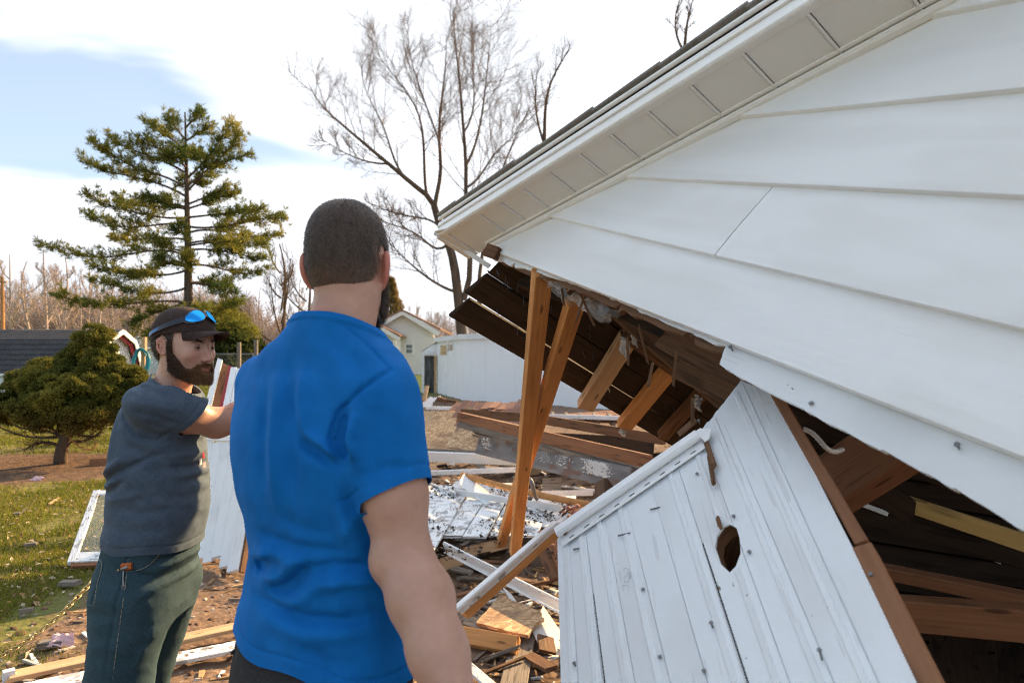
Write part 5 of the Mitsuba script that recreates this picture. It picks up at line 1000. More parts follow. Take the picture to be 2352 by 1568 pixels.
# chain
scene['m_brass'] = principled((0.55, 0.42, 0.20), 0.32, metallic=1.0)
chain = thing('steel_chain', 'slack yellowish steel chain sagging at the lower left towards the man in jeans', 'chain')
cp = spline([at(-60, 1530, 2.5), at(0, 1507, 2.56), at(77, 1460, 2.66), at(125, 1422, 2.73), at(188, 1360, 2.85), at(250, 1300, 3.0), at(330, 1262, 3.2)], 200)
sl = np.r_[0, np.cumsum(np.linalg.norm(np.diff(cp, axis=0), axis=1))]; pitch = 0.0228
for k in range(int(sl[-1] / pitch)):
    s = (k + .5) * pitch; c = np.array([np.interp(s, sl, cp[:, a]) for a in range(3)]); c2 = np.array([np.interp(s + .01, sl, cp[:, a]) for a in range(3)]); d = unit(c2 - c); a = unit(np.cross(d, UPZ)); b = np.cross(d, a)
    w = unit(a + b * .35) if k % 2 else unit(b - a * .35); t = np.linspace(0, 2 * np.pi, 17)[:-1]
    x = np.clip(np.cos(t) * 1.6, -1, 1) * .0085 + np.cos(t) * .0065; y = np.sin(t) * .0088
    add('link', tube(c + x[:, None] * d + y[:, None] * w, .0027, 6, True), 'm_brass', chain, True)
cq = at(330, 1262, 3.2); piece('chain_stake', V(cq[0], cq[1] + .03, -.1), cq + V(0, .03, .05), .05, .05, V(1, 0, 0), 3, 'm_wood', 'short wooden stake holding the chain’s end behind the man in jeans', 'stake')
piece('long_plank', G(10, 1556, .05), G(575, 1432, .08), .11, .022, V(.2, 1, 0), 4, 'm_wood', 'long bare tan plank lying across the dirt behind the men’s legs', 'plank', rag=.03, n=10)
piece('long_white_board', G(40, 1586, .05), G(575, 1478, .05), .085, .022, V(.2, 1, .15), 1, 'm_paint', 'long white painted board on the dirt in front of the tan plank', 'board', rag=.02, n=10)
piece('tan_board', G(-40, 1610, .02), G(300, 1562, .03), .13, .02, V(.2, 1, 0), 4, 'm_wood', 'tan board lying at the bottom edge beside the white board', 'board', rag=.02)
scene['m_pale_blue'] = principled((0.55, 0.62, 0.72), 0.5)
add('pale_block', plank(G(6, 1553, .06), G(34, 1546, .06), .05, .04, UPZ), 'm_pale_blue', label='small pale blue block on the end of the tan plank', cat='block')
piece('garden_edging', G(207, 1062, .10), G(262, 1060, .10), .10, .12, V(0, .2, 1), 6, 'm_wood', 'low red brown edging board by the shrub’s mulch bed', 'edging')
piece('stick', G(113, 1158, .03), G(137, 1143, .03), .03, .02, V(1, 0, 0), 4, 'm_wood', 'pale stick lying on the lawn left of the window sash', 'stick')
scene['m_wrap'] = principled((0.60, 0.42, 0.46), 0.4)
for px, py, s, lab in ((85, 1103, .05, 'crumpled pink wrapper far out on the lawn'), (140, 1478, .045, 'crumpled pinkish wrapper on the dirt edge above the tan plank')):
    c = G(px, py, .03); add('wrapper', sheet([c + V(-s * 1.6, -s * .5, -.01), c + V(s * 1.5, -s * .4, 0), c + V(s * 1.6, s * .5, .04), c + V(-s, s, .04)], 14, 10, .06, int(px)), 'm_wrap', smooth=True, label=lab, cat='wrapper')
for k, (px, py, a, L, w) in enumerate([(160, 1338, 0, .16, .05), (60, 1402, .4, .10, .02), (120, 1476, .2, .16, .07), (70, 1250, .5, .12, .03), (40, 1180, .1, .10, .03)]):
    c = G(px, py, .03); d = V(math.cos(a), math.sin(a), .03); piece('wood_scrap', c - d * L * .45, c + d * L * .45, w * r.uniform(.9, 1.5), .03, np.cross(d, UPZ), 3, 'm_wood', ['grey wood scrap in the shaded grass behind the jeans', 'thin grey wood scrap above the chain', 'dark lump of wood beside the pink wrapper', 'thin scrap on the sunlit lawn', 'small scrap on the lawn left of the sash'][k], 'scrap wood', rag=.02)
# ---------------- people: signed distances, meshed by surface nets ----------------
def smin(a, b, k): h = np.clip(0.5 + 0.5 * (b - a) / k, 0, 1); return b + (a - b) * h - k * h * (1 - h)
def smax(a, b, k): return -smin(-a, -b, k)
def cap(p, a, b, ra, rb):
    a, b = np.asarray(a, float), np.asarray(b, float); ab = b - a; t = np.clip(((p - a) @ ab) / (ab @ ab), 0, 1)
    return np.linalg.norm(p - a - t[:, None] * ab, axis=1) - (ra + (rb - ra) * t)
def ell(p, c, r, yaw=0.0):
    q = p - np.asarray(c, float)
    if yaw: cs, sn = math.cos(yaw), math.sin(yaw); q = np.stack([q[:, 0] * cs + q[:, 1] * sn, -q[:, 0] * sn + q[:, 1] * cs, q[:, 2]], 1)
    r = np.asarray(r, float); k0 = np.linalg.norm(q / r, axis=1); k1 = np.linalg.norm(q / (r * r), axis=1)
    return k0 * (k0 - 1) / np.maximum(k1, 1e-9)
def chain_sdf(p, pts, k=0.02):
    d = None
    for (a, ra), (b, rb) in zip(pts[:-1], pts[1:]):
        c = cap(p, a, b, ra, rb); d = c if d is None else smin(d, c, k)
    return d
def profile(p, rows, e=2.3):
    """a trunk: rows of (z, half width, half depth, shift right, shift forward) in the body's own frame."""
    R = np.asarray(rows, float); R = R[np.argsort(R[:, 0])]; z = np.clip(p[:, 2], R[0, 0], R[-1, 0])
    from scipy.interpolate import PchipInterpolator
    a, b, cx, cy = (PchipInterpolator(R[:, 0], R[:, k])(z) for k in (1, 2, 3, 4))
    q = (np.abs((p[:, 0] - cx) / a) ** e + np.abs((p[:, 1] - cy) / b) ** e) ** (1 / e)
    d = (q - 1) * np.minimum(a, b)
    dz = np.maximum(R[0, 0] - p[:, 2], p[:, 2] - R[-1, 0])
    return np.where(dz > 0, np.hypot(np.maximum(d, 0), np.maximum(dz, 0)) + np.minimum(np.maximum(d, dz), 0), d)
def frame(x, y, yaw): c, s = math.cos(yaw), math.sin(yaw); return (np.array([[c, -s, 0], [s, c, 0], [0, 0, 1.0]]), V(x, y, 0))   # rows: right, forward, up; yaw turns to the right
def loc(p, fr): return (p - fr[1]) @ fr[0].T
def wor(q, fr): return np.asarray(q, float) @ fr[0] + fr[1]
def frame_r(x, y, yaw): return np.array([[math.cos(yaw), -math.sin(yaw), 0], [math.sin(yaw), math.cos(yaw), 0], [0, 0, 1.0]]), V(x, y, 0)
def segdist(p2, poly):
    d = np.full(len(p2), 9.0); s = np.zeros(len(p2)); n = len(poly) - 1
    for i in range(n):
        a, b = poly[i], poly[i + 1]; ab = b - a; t = np.clip(((p2 - a) @ ab) / (ab @ ab), 0, 1); e = np.linalg.norm(p2 - a - t[:, None] * ab, axis=1); k = e < d
        d = np.where(k, e, d); s = np.where(k, (i + t) / n, s)
    return d, s
def folds(p, F_, d0):
    """creases drawn as lines on the cloth (height and across), each with depth and width in metres; tapering at both ends."""
    o = np.zeros(len(p)); p2 = p[:, [0, 2]]
    for pts, amp, w in F_:
        q = np.array([at(x, y, d0)[[0, 2]] for x, y in pts]); d, s = segdist(p2, q); o += amp * np.exp(-(d / w) ** 2) * np.clip(4 * s * (1 - s) + .12, 0, 1) ** .6
    return o
def clip_mesh(v, f, s):
    """keeps s < 0, cutting the triangles along s = 0."""
    v, f = np.asarray(v), np.asarray(f); ins = s[f] < 0; c = ins.sum(1); keep = [f[c == 3]]; newv, n0 = [], len(v)
    def cut(i, j):
        t = (s[i] / (s[i] - s[j]))[:, None]; newv.append(v[i] + t * (v[j] - v[i])); k = n0 + sum(len(x) for x in newv[:-1]); return np.arange(k, k + len(i))
    for cnt in (1, 2):
        g = f[c == cnt]; m = ins[c == cnt]
        if not len(g): continue
        k = np.argmax(m if cnt == 1 else ~m, 1); g = np.stack([g[np.arange(len(g)), (k + q) % 3] for q in range(3)], 1); a = cut(g[:, 0], g[:, 1]); b = cut(g[:, 0], g[:, 2])
        keep += [np.stack([g[:, 0], a, b], 1)] if cnt == 1 else [np.stack([a, g[:, 1], g[:, 2]], 1), np.stack([a, g[:, 2], b], 1)]
    v2 = np.vstack([v] + newv); f2 = np.vstack(keep)
    # weld the cut edges
    u, inv = np.unique(np.round(v2, 6), axis=0, return_inverse=True); f2 = inv.ravel()[f2]
    f2 = f2[(f2[:, 0] != f2[:, 1]) & (f2[:, 1] != f2[:, 2]) & (f2[:, 0] != f2[:, 2])]; used = np.unique(f2); re = np.zeros(len(u), int); re[used] = np.arange(len(used))
    return u[used], re[f2]
def head_sdf(q, face=True, jaw=1.0, es=.80, ea=.50):
    """a head about the midpoint between the ears: x right, y forward, z up."""
    m = q * [1, 1, 1]; ax = np.abs(q[:, 0]); s = np.stack([ax, q[:, 1], q[:, 2]], 1)
    k = (np.abs(q[:, 0] / .0775) ** 2.4 + np.abs((q[:, 1] + .006) / .100) ** 2.4 + np.abs((q[:, 2] - .036) / .097) ** 2.4) ** (1 / 2.4); d = (k - 1) * .08
    d = smin(d, ell(q, (0, .040, -.012), (.064, .054, .086)), .03); d = smin(d, ell(q, (0, .040, -.070), (.053 * jaw, .050, .044)), .025)
    d = smin(d, ell(s, (.050 * jaw, .010, -.062), (.012, .036, .03)), .03); d = smin(d, ell(q, (0, .084, -.098), (.024, .018, .017)), .02)
    d = smin(d, ell(s, (.043, .066, -.020), (.022, .020, .018)), .022)
    d = smin(d, cap(s, (0, .088, .024), (.036, .080, .026), .012, .010), .014)
    if face:
        d = smax(d, -ell(s, (.032, .104, .008), (.017, .015, .0115)), .012)
        d = smin(d, ell(s, (.032, .083, .007), (.0135, .0115, .0105)), .004)
        d = smin(d, cap(s, (.019, .0932, .0098), (.044, .0850, .0088), .0048, .0042), .004); d = smin(d, cap(s, (.020, .0910, .0012), (.043, .0840, .0018), .0037, .003), .004)
    d = smin(d, chain_sdf(q, [((0, .094, .018), .008), ((0, .107, -.008), .0095), ((0, .117, -.028), .0125)], .01), .012)
    d = smin(d, ell(s, (.0125, .106, -.034), (.0085, .010, .008)), .007); d = smax(d, -ell(s, (.007, .112, -.042), (.0035, .005, .004)), .004)
    d = smin(d, ell(q, (0, .098, -.0595), (.023, .009, .0055)), .006); d = smin(d, ell(q, (0, .098, -.070), (.021, .0095, .0065)), .006); d = smax(d, -cap(q, (-.022, .107, -.0645), (.022, .107, -.0645), .0012, .0012), .003)
    # ears: a tilted shell with a rim and a lobe
    e = (s - [.077, -.002, .004]) / es; c_, s_ = math.cos(ea), math.sin(ea); e = np.stack([e[:, 0] * c_ + e[:, 1] * s_, -e[:, 0] * s_ + e[:, 1] * c_, e[:, 2]], 1); e = np.stack([e[:, 0], e[:, 1] + .22 * e[:, 2] + .012, e[:, 2]], 1)
    t = np.arctan2(e[:, 2], e[:, 1]); rr = np.hypot(e[:, 1] / .0185, e[:, 2] / .031); rim = np.hypot((rr - 1) * .021, e[:, 0] - .004) - .0048
    shell = np.maximum(np.abs(e[:, 0]) - .0035, (rr - 1) * .018); ear = smin(shell, rim, .004); ear = smin(ear, ell(e, (.002, .004, -.030), (.0055, .008, .008)), .006); ear = smin(ear, cap(e, (.005, -.004, .012), (.005, -.002, -.016), .003, .003), .004)
    return smin(d, ear * es, .006)
def hand_sdf(p, wrist, d, side, curl=0.5, r=0.0082):
    """palm and five bent fingers; d: along the hand, side: towards the thumb."""
    d = unit(d); side = unit(side - (side @ d) * d); nrm = np.cross(d, side); w = np.asarray(wrist, float)
    q = np.stack([(p - w) @ side, (p - w) @ nrm, (p - w) @ d], 1); o = smin(ell(q, (0, 0, .055), (.043, .016, .055)), ell(q, (.022, .004, .035), (.022, .017, .035)), .02)
    for k, (x, L) in enumerate(((.030, .075), (.010, .083), (-.011, .077), (-.030, .060))):
        a = V(x * .92, 0, .085); pts = [(a, r * 1.12)]; ang = .15
        for f_ in (.45, .32, .23):
            ang += curl * (.8 + .1 * k); a = a + V(x * .06, -math.sin(ang), math.cos(ang)) * L * f_; pts.append((a, r * (1.05 - .12 * len(pts))))
        o = smin(o, chain_sdf(q, pts, .004), .005)
    o = smin(o, chain_sdf(q, [(V(.025, 0, .02), .012), (V(.050, -.008, .050), .0105), (V(.058, -.022, .077), .0095), (V(.056, -.036, .098), .008)], .006), .008)
    return o
def mesh_of(fn, lo, hi, h, name, mat, parent, cut=None, color=None, label=None):
    v, f = surfnet(fn, lo, hi, h)
    e = 0.4 * h                                                         # pull the vertices onto the surface
    for _ in range(1):
        d0 = fn(v); g = np.stack([fn(v + np.eye(3)[k] * e) - fn(v - np.eye(3)[k] * e) for k in range(3)], 1) / (2 * e); v = v - g * np.clip(d0 / np.maximum((g * g).sum(1), .2), -.5 * h, .5 * h)[:, None]
    if cut is not None: v, f = clip_mesh(v, f, cut(v))
    add(name, (v, f), mat, parent, True, color=None if color is None else color(v), label=label); return v, f
def strands(P, N, D, L, w, cols, r):
    """one thin triangle per hair, at P, leaning along D."""
    d = unit(D + r.normal(0, .22, D.shape)); s = unit(np.cross(d, N + r.normal(0, .3, N.shape))); l = L[:, None] * r.uniform(.6, 1.15, (len(P), 1))
    return np.stack([P - s * w, P + s * w, P + d * l], 1).reshape(-1, 3), np.arange(3 * len(P)).reshape(-1, 3), np.repeat(cols, 3, 0)
def on_mesh(v, f, n, r):
    a = np.linalg.norm(np.cross(v[f[:, 1]] - v[f[:, 0]], v[f[:, 2]] - v[f[:, 0]]), axis=1); k = r.choice(len(f), n, p=a / a.sum()); b = r.dirichlet([1, 1, 1], n)
    return (v[f[k]] * b[..., None]).sum(1), unit(np.cross(v[f[k, 1]] - v[f[k, 0]], v[f[k, 2]] - v[f[k, 0]]))
def cloth_noise(p, amp, sx, sz, seed):
    w = meshkit.fbm(p * 3.5, 2, seed + 1)[:, None] - .5
    return amp * (meshkit.fbm(p * [sx, sx, sz] + w * 1.1, 3, seed) - .5) * 2
scene['m_skin'] = bump(principled({'type': 'mesh_attribute', 'name': 'vertex_color'}, 0.46, specular=0.38), lambda p, n, uv: fbm(p.x * 420, p.y * 420, p.z * 420, 2), 0.00045)
weave = lambda p, n, uv: noise(p.x * 900, p.y * 900, p.z * 1300) + .8 * fbm(p.x * 90, p.y * 90, p.z * 60, 2)
def cloth(fn, rough=.85, sc=.0009, sheen=.35): return bump(principled(proc(fn), rough, specular=.15, sheen=sheen), weave, sc)
scene['m_blue_cloth'] = cloth(lambda p, n, uv: mix((0.002, 0.108, 0.36), (0.005, 0.150, 0.475), fbm(p.x * 30, p.y * 30, p.z * 18, 3)))
scene['m_grey_cloth'] = cloth(lambda p, n, uv: mix((0.038, 0.060, 0.090), (0.100, 0.138, 0.190), .5 * noise(p.x * 300, p.y * 300, p.z * 420) + .5 * fbm(p.x * 40, p.y * 40, p.z * 40, 2)))
scene['m_denim'] = cloth(lambda p, n, uv: mix((0.010, 0.030, 0.045), (0.052, 0.095, 0.118), .45 * noise(p.x * 420, p.y * 420, p.z * 160) + .55 * fbm(p.x * 9, p.y * 9, p.z * 5, 3)), .9, .0008)
scene['m_dark_cloth'] = cloth(lambda p, n, uv: mix((0.022, 0.023, 0.026), (0.040, 0.041, 0.045), noise(p.x * 300, p.y * 300, p.z * 300)), .9, .0006)
scene['m_hair'] = {'type': 'twosided', 'bsdf': {'type': 'principled', 'base_color': {'type': 'mesh_attribute', 'name': 'vertex_color'}, 'roughness': 0.5, 'specular': 0.35}}
scene['m_cap'] = cloth(lambda p, n, uv: mix((0.030, 0.020, 0.018), (0.055, 0.036, 0.032), noise(p.x * 250, p.y * 250, p.z * 250)), .9, .0005)
scene['m_lens'] = {'type': 'twosided', 'bsdf': {'type': 'roughconductor', 'alpha': .05, 'specular_reflectance': {'type': 'rgb', 'value': [.03, .38, .95]}}}
scene['m_frame'] = principled((0.012, 0.014, 0.02), 0.25, specular=.6)
scene['m_frame_blue'] = principled((0.01, 0.10, 0.30), 0.35)
scene['m_thread'] = principled((0.30, 0.26, 0.19), .8)
scene['m_orange'] = principled((0.42, 0.10, 0.02), .5)
def skin_col(base, red, blotch, seed):
    def fn(v):
        t = meshkit.fbm(v * 22, 3, seed)[:, None]; u = meshkit.fbm(v * 90, 2, seed + 4)[:, None]; w = red(v)[:, None]
        c = V(*base) * (.90 + .20 * t) * (.93 + .14 * u); return c * (1 - w) + V(*blotch) * w
    return fn
sstep = lambda a, b, x: (lambda t: t * t * (3 - 2 * t))(np.clip((x - a) / (b - a), 0, 1))
# ---------------- the man in the blue shirt ----------------
M1 = thing('person', 'man seen from behind in a bright blue t-shirt with cropped dark hair and beard', 'person', 'men inspecting the damage')
f1 = frame_r(-.358, 1.365, math.radians(27))
h1 = frame_r(-.336, 1.395, math.radians(7)); HC, HSC, HSV = V(0, 0, 1.742), .97, V(.93, .97, 1.06)
hq1 = lambda p: (loc(p, h1) - HC) / HSV
W1 = lambda x, y, z: wor((x, y, z), f1)
shR, elR, wrR = at(868, 925, 1.27), at(928, 1283, 1.215), at(1056, 1632, 1.05)
shL, elL, wrL = W1(-.178, .0, 1.515), W1(-.205, .11, 1.21), W1(-.08, .26, 1.10)
rows1 = [(.55, .17, .12, 0, -.01), (.80, .190, .130, 0, -.02), (.90, .200, .138, 0, -.025), (.97, .203, .140, 0, -.02), (1.06, .194, .140, .0, -.005), (1.12, .180, .137, .006, 0), (1.18, .170, .135, .008, 0), (1.25, .176, .135, .002, -.005), (1.32, .188, .135, -.008, -.015), (1.40, .200, .132, -.006, -.02), (1.46, .205, .120, 0, -.02), (1.51, .200, .107, 0, -.018), (1.55, .182, .095, 0, -.014), (1.583, .148, .091, .002, -.012), (1.608, .112, .086, .006, -.012), (1.632, .090, .080, .012, -.012), (1.66, .075, .073, .016, -.010), (1.70, .070, .070, .018, -.006)]
neck1 = lambda p: cap(p, W1(.018, -.018, 1.53), wor(HC + V(.012, -.020, -.055), h1), .064, .0595)
def body1(p):
    q = loc(p, f1); d = profile(q, [(z, a - .034, b - .036, cx, cy) for z, a, b, cx, cy in rows1]); d = smin(d, neck1(p), .03); d = smin(d, head_sdf(hq1(p), False, .80, .92, .68) * HSC, .018)
    arm = chain_sdf(p, [(shR, .038), (shR * .58 + elR * .42, .045), (shR * .4 + elR * .6, .057), (elR, .0475)], .03); fo = chain_sdf(p, [(elR, .0475), (elR * .72 + wrR * .28 + V(.004, 0, 0), .0515), (elR * .35 + wrR * .65, .044), (wrR, .031)], .03)
    arm = smin(arm, fo, .025); arm = smin(arm, ell(p, elR + V(-.030, -.020, .0), (.022, .022, .026)), .03)
    al = smin(cap(p, shL, elL, .062, .046), cap(p, elL, wrL, .05, .031), .03)
    d = smin(smin(d, arm, .03), al, .03); d = smin(d, hand_sdf(p, wrR, wrR - elR + V(0, .1, -.12), W1(0, 1, 0) - W1(0, 0, 0)), .02); d = smin(d, hand_sdf(p, wrL, wrL - elL, V(0, 0, 1.0)), .02)
    return d + .0010 * (meshkit.noise(p * 70, 3) - .5)
def red1(v):
    q = hq1(v); ear = sstep(.076, .090, np.abs(q[:, 0])) * (np.abs(q[:, 2]) < .05); q0 = loc(v, f1)
    nape = sstep(-.04, -.075, q[:, 1]) * sstep(-.16, -.10, q[:, 2]) * sstep(-.06, -.085, q[:, 2]) * sstep(.03, -.03, q[:, 0]); return np.clip(.9 * ear + .55 * nape, 0, 1)
bv, bf_ = mesh_of(body1, (-.82, .62, .62), (.12, 1.78, 1.93), .005, 'body', 'm_skin', M1, color=skin_col((.46, .265, .195), red1, (.56, .20, .15), 3))
# shirt
slD = unit(elR - shR); slE = shR + slD * .172; slN = unit(slD + (W1(1, 0, 0) - W1(0, 0, 0)) * .28)
slL = unit(elL - shL); slLE = shL + slL * .21
F1 = [([(621, 880), (622, 1010), (636, 1170)], .007, .014), ([(596, 900), (598, 1000), (606, 1110)], -.006, .013), ([(655, 830), (664, 940), (676, 1060), (690, 1150)], -.005, .014), ([(690, 850), (692, 930), (716, 1010)], .008, .013), ([(668, 890), (690, 990), (730, 1040)], -.006, .010),
      ([(700, 1008), (740, 1030), (790, 1066)], -.008, .011), ([(720, 995), (760, 1020), (800, 1045)], .006, .010), ([(898, 850), (840, 893), (786, 945), (770, 1000), (796, 1058)], -.0055, .0045), ([(806, 945), (793, 1005), (808, 1050)], -.016, .011), ([(830, 940), (820, 1000), (832, 1050)], .011, .012),
      ([(584, 1232), (679, 1250), (800, 1256)], -.006, .012), ([(580, 1262), (660, 1285), (720, 1280)], .006, .013), ([(612, 1360), (655, 1352), (690, 1325), (712, 1292)], -.014, .012), ([(600, 1335), (640, 1325), (680, 1290)], .008, .014), ([(640, 1390), (700, 1370), (740, 1330)], .006, .013),
      ([(560, 1325), (600, 1306)], -.012, .012), ([(560, 1288), (610, 1275)], .008, .012), ([(575, 1385), (700, 1412), (850, 1408)], -.009, .012), ([(580, 1425), (720, 1445), (860, 1430)], .005, .016), ([(720, 1298), (780, 1288), (850, 1292)], -.007, .011), ([(740, 1335), (800, 1322), (880, 1330)], .007, .012),
      ([(806, 1130), (835, 1200), (865, 1270)], -.007, .014), ([(780, 1110), (800, 1200), (820, 1260)], .005, .014), ([(650, 1180), (700, 1210), (760, 1215)], -.004, .014), ([(850, 1380), (900, 1430), (930, 1500)], -.006, .014), ([(700, 1470), (760, 1500), (840, 1510)], -.004, .016), ([(760, 1290), (790, 1350), (800, 1450)], .004, .018),
      ([(880, 925), (870, 1000), (880, 1090)], -.004, .016), ([(930, 930), (950, 1010), (960, 1090)], .004, .018), ([(850, 1085), (900, 1060), (950, 1060)], -.004, .010), ([(775, 742), (840, 795), (898, 850)], -.0022, .003), ([(735, 770), (790, 810), (830, 850)], -.003, .014)]
def shirt1(p):
    q = loc(p, f1); d = profile(q, rows1)
    s = smin(smax(cap(p, shR, slE + slD * .08, .064, .079), (p - slE) @ slN - .016, .004), smax(cap(p, shL, slLE + slL * .05, .058, .070), (p - slLE) @ slL - .016, .004), .001); d = smin(d, s, .034)
    back = sstep(.05, -.03, q[:, 1]) * 1.0
    fl = np.maximum(folds(p, F1, 1.24), -.0085)
    d = d - 1.6 * fl * (.25 + .75 * back) - cloth_noise(p, .006, 9, 4.5, 31) - cloth_noise(p, .0028, 26, 16, 37)
    zt = q[:, 2] - zhem(q); ts = (p - slE) @ slN; near = np.linalg.norm(p - (shR + np.clip((p - shR) @ slD, 0, .26)[:, None] * slD), axis=1) < .10
    band = np.exp(-((zt - .026) / .0025) ** 2) + np.where(near & (ts > -.06), np.exp(-((ts + .024) / .0025) ** 2), 0)
    ck = col1(p); rib = sstep(-.0165, -.0145, ck) * (ck < .03)
    return d + .0028 * band - .0030 * rib
zhem = lambda q: 1.012 - .15 * q[:, 0] - .02 * np.cos(q[:, 0] * 22) * 0 + .006 * np.sin(q[:, 0] * 31)
cn0, cn1 = W1(0, -.085, 1.638), W1(0, .09, 1.565); cN = unit(np.cross(cn1 - cn0, W1(1, 0, 0) - W1(0, 0, 0))); cN = cN if cN[2] > 0 else -cN
col1 = lambda p: (lambda q: np.where(np.hypot(q[:, 0], q[:, 1]) < .16, q[:, 2] - (1.626 - .34 * q[:, 1]), -1))(loc(p, f1))
def cut1(p):
    q = loc(p, f1); a = zhem(q) - q[:, 2]
    t = (p - shR) @ slD; r_ = np.linalg.norm(p - shR - t[:, None] * slD, axis=1); ts_ = profile(q, rows1); s1 = np.where((r_ < .105) & (t > .12) & (t < .275) & (ts_ > .024) & (q[:, 0] > 0), (p - slE) @ slN, -1)
    t = (p - shL) @ slL; r_ = np.linalg.norm(p - shL - t[:, None] * slL, axis=1); s2 = np.where((r_ < .11) & (t > .12) & (ts_ > .017) & (q[:, 0] < 0), (p - slLE) @ slL, -1)
    return np.maximum(np.maximum(a, s1), np.maximum(s2, col1(p)))
sv, sf = mesh_of(shirt1, (-.80, .95, .90), (.10, 1.75, 1.72), .0045, 'shirt', 'm_blue_cloth', M1, cut=cut1)
# trousers
hp = lambda s: W1(.095 * s, 0, .90)
def trousers1(p):
    q = loc(p, f1); d = profile(q, [(.82, .182, .125, 0, -.03), (.92, .186, .128, 0, -.03), (1.04, .186, .128, 0, -.01)])
    for s in (1, -1): d = smin(d, chain_sdf(p, [(W1(.09 * s, -.01, .86), .105), (W1(.105 * s, .0, .50), .080), (W1(.115 * s, -.02, .06), .068)], .03), .03)
    return d - cloth_noise(p, .006, 10, 6, 51) + .002 * np.exp(-(np.abs(np.abs(q[:, 0]) - .13) / .003) ** 2) * (q[:, 1] < 0)
mesh_of(trousers1, (-.75, 1.0, .03), (.05, 1.75, 1.08), .008, 'trousers', 'm_dark_cloth', M1, cut=lambda p: np.maximum(.055 - p[:, 2], p[:, 2] - 1.035))
pk = [at(532, 1500, 1.33), at(545, 1490, 1.325), at(566, 1540, 1.30), at(560, 1568, 1.29), at(535, 1568, 1.32)]
add('pocket_flap', tube(spline(np.array(pk), 20), .003, 6), 'm_dark_cloth', M1, True)
for s in (1, -1):
    c = W1(.115 * s, .05, .045); v, f = surfnet(lambda p: np.maximum(smin(ell(loc(p, f1), (.115 * s, .06, .045), (.05, .135, .045)), ell(loc(p, f1), (.115 * s, -.03, .07), (.042, .06, .06)), .03), .006 - p[:, 2]), c - .2, c + .2, .008); add('shoe', (v, f), 'm_frame', M1, True)
# hair: a thin cap on the skull and cropped strands
def hair_line(q):                                                       # below 0: haired
    x, y, z = q[:, 0], q[:, 1], q[:, 2]; nz = .012 * (meshkit.fbm(q * 60, 2, 7) - .5)
    low = np.where(y < -.02, -.067 + .05 * sstep(-.03, -.06, -y * 0 + y) * 0, -.067)
    side = -.079 + sstep(-.066, -.012, y) * .110; front = .105 - (y - .06) * 0
    ear = np.where((y > -.024) & (y < .018) & (z < .030), 1.0, -1.0) * .02
    s = np.maximum(side - z, y - .075 - .3 * (z - .06)); s = np.maximum(s, np.where(y < .022, np.minimum(.030 - z, y + .024), -1)); return s + nz
def scalp1(p): q = hq1(p); return head_sdf(q, False, .80, .3) * HSC - .0035
v, f = surfnet(scalp1, (-.50, 1.22, 1.60), (-.16, 1.58, 1.94), .004); q = hq1(v); v, f = clip_mesh(v, f, np.where(np.abs(q[:, 0]) > .0795 + .0, 1, hair_line(q)))
r = np.random.default_rng(91)
hc = lambda n, P=None: V(.072, .050, .037) * r.uniform(.45, 1.6, (n, 1)) * (1 if P is None else .35 + 1.3 * meshkit.fbm(P * [120, 120, 70], 2, 3)[:, None])
def hair_col(v):
    t = meshkit.fbm(v * 40, 3, 5)[:, None]; q = hq1(v); fade = (sstep(.02, -.02, q[:, 2]) * .25 + sstep(-.034, .002, hair_line(q)) * .85 * (q[:, 1] < .05))[:, None]; return V(.052, .036, .027) * (.7 + .6 * t) * (1 - fade) + V(.36, .21, .15) * fade
add('hair', (v, f), 'm_hair', M1, True, color=hair_col(v))
v, f = surfnet(scalp1, (-.50, 1.22, 1.60), (-.16, 1.58, 1.94), .004); q = hq1(v); v, f = clip_mesh(v, f, np.where(np.abs(q[:, 0]) > .0805, 1, hair_line(q) - .009))
P, N = on_mesh(v, f, 60000, r); q = hq1(P); crown = V(.012, -.045, .125); dr_ = q - crown; D = (dr_ - (dr_ * N @ np.ones(3))[:, None] * N) @ h1[0]; D = unit(D) * 1.0 + N * .50 + V(0, 0, -.25)
L = .0105 - .005 * sstep(.02, -.06, q[:, 2]); k = r.random(len(P)) < np.clip((.009 - hair_line(q)) / .028, .03, 1) ** 1.3
vs, fs, cs = strands(P[k] - N[k] * .0022, N[k], D[k], L[k], .00055, hc(k.sum(), P[k]), r); add('hair_strands', (vs, fs), 'm_hair', M1, color=cs, kind='stuff')
# beard of the first man
def beard_mask(q, lo=-.135):
    x, y, z = np.abs(q[:, 0]), q[:, 1], q[:, 2]; nz = .010 * (meshkit.fbm(q * 55, 2, 9) - .5)
    yc = .030 + np.maximum(0, -.010 - z) * .78 + np.maximum(0, -.066 - z) * 9
    s = np.maximum(np.maximum(y - yc, z - .030), .010 - y); s = np.minimum(s, np.maximum(np.abs(z + .0505 + .12 * np.maximum(x - .01, 0)) - .0042, np.maximum(x - .033, .07 - y)))
    s = np.minimum(s, np.maximum(np.hypot(x - .034, z + .066) - .009, .06 - y))
    mouth = ((x / .024) ** 2 + ((z + .067) / .0105) ** 2 - 1) * .010; s = np.maximum(s, np.where(y > .06, -mouth, -1)); s = np.maximum(s, -(z + .113)); s = np.maximum(s, -.072 - .60 * (y - .012) - z); return s + nz * .6
def beard1(p): q = hq1(p); return (head_sdf(q, False, .80, .3) - .006 - .006 * sstep(-.03, -.09, q[:, 2])) * HSC
v, f = surfnet(beard1, (-.50, 1.22, 1.55), (-.10, 1.62, 1.85), .004); q = hq1(v); v, f = clip_mesh(v, f, np.where((np.abs(q[:, 0]) > .0845) & (q[:, 2] > -.05), 1, beard_mask(q)))
add('beard', (v, f), 'm_hair', M1, True, color=V(.030, .020, .015) * np.ones((len(v), 1)))
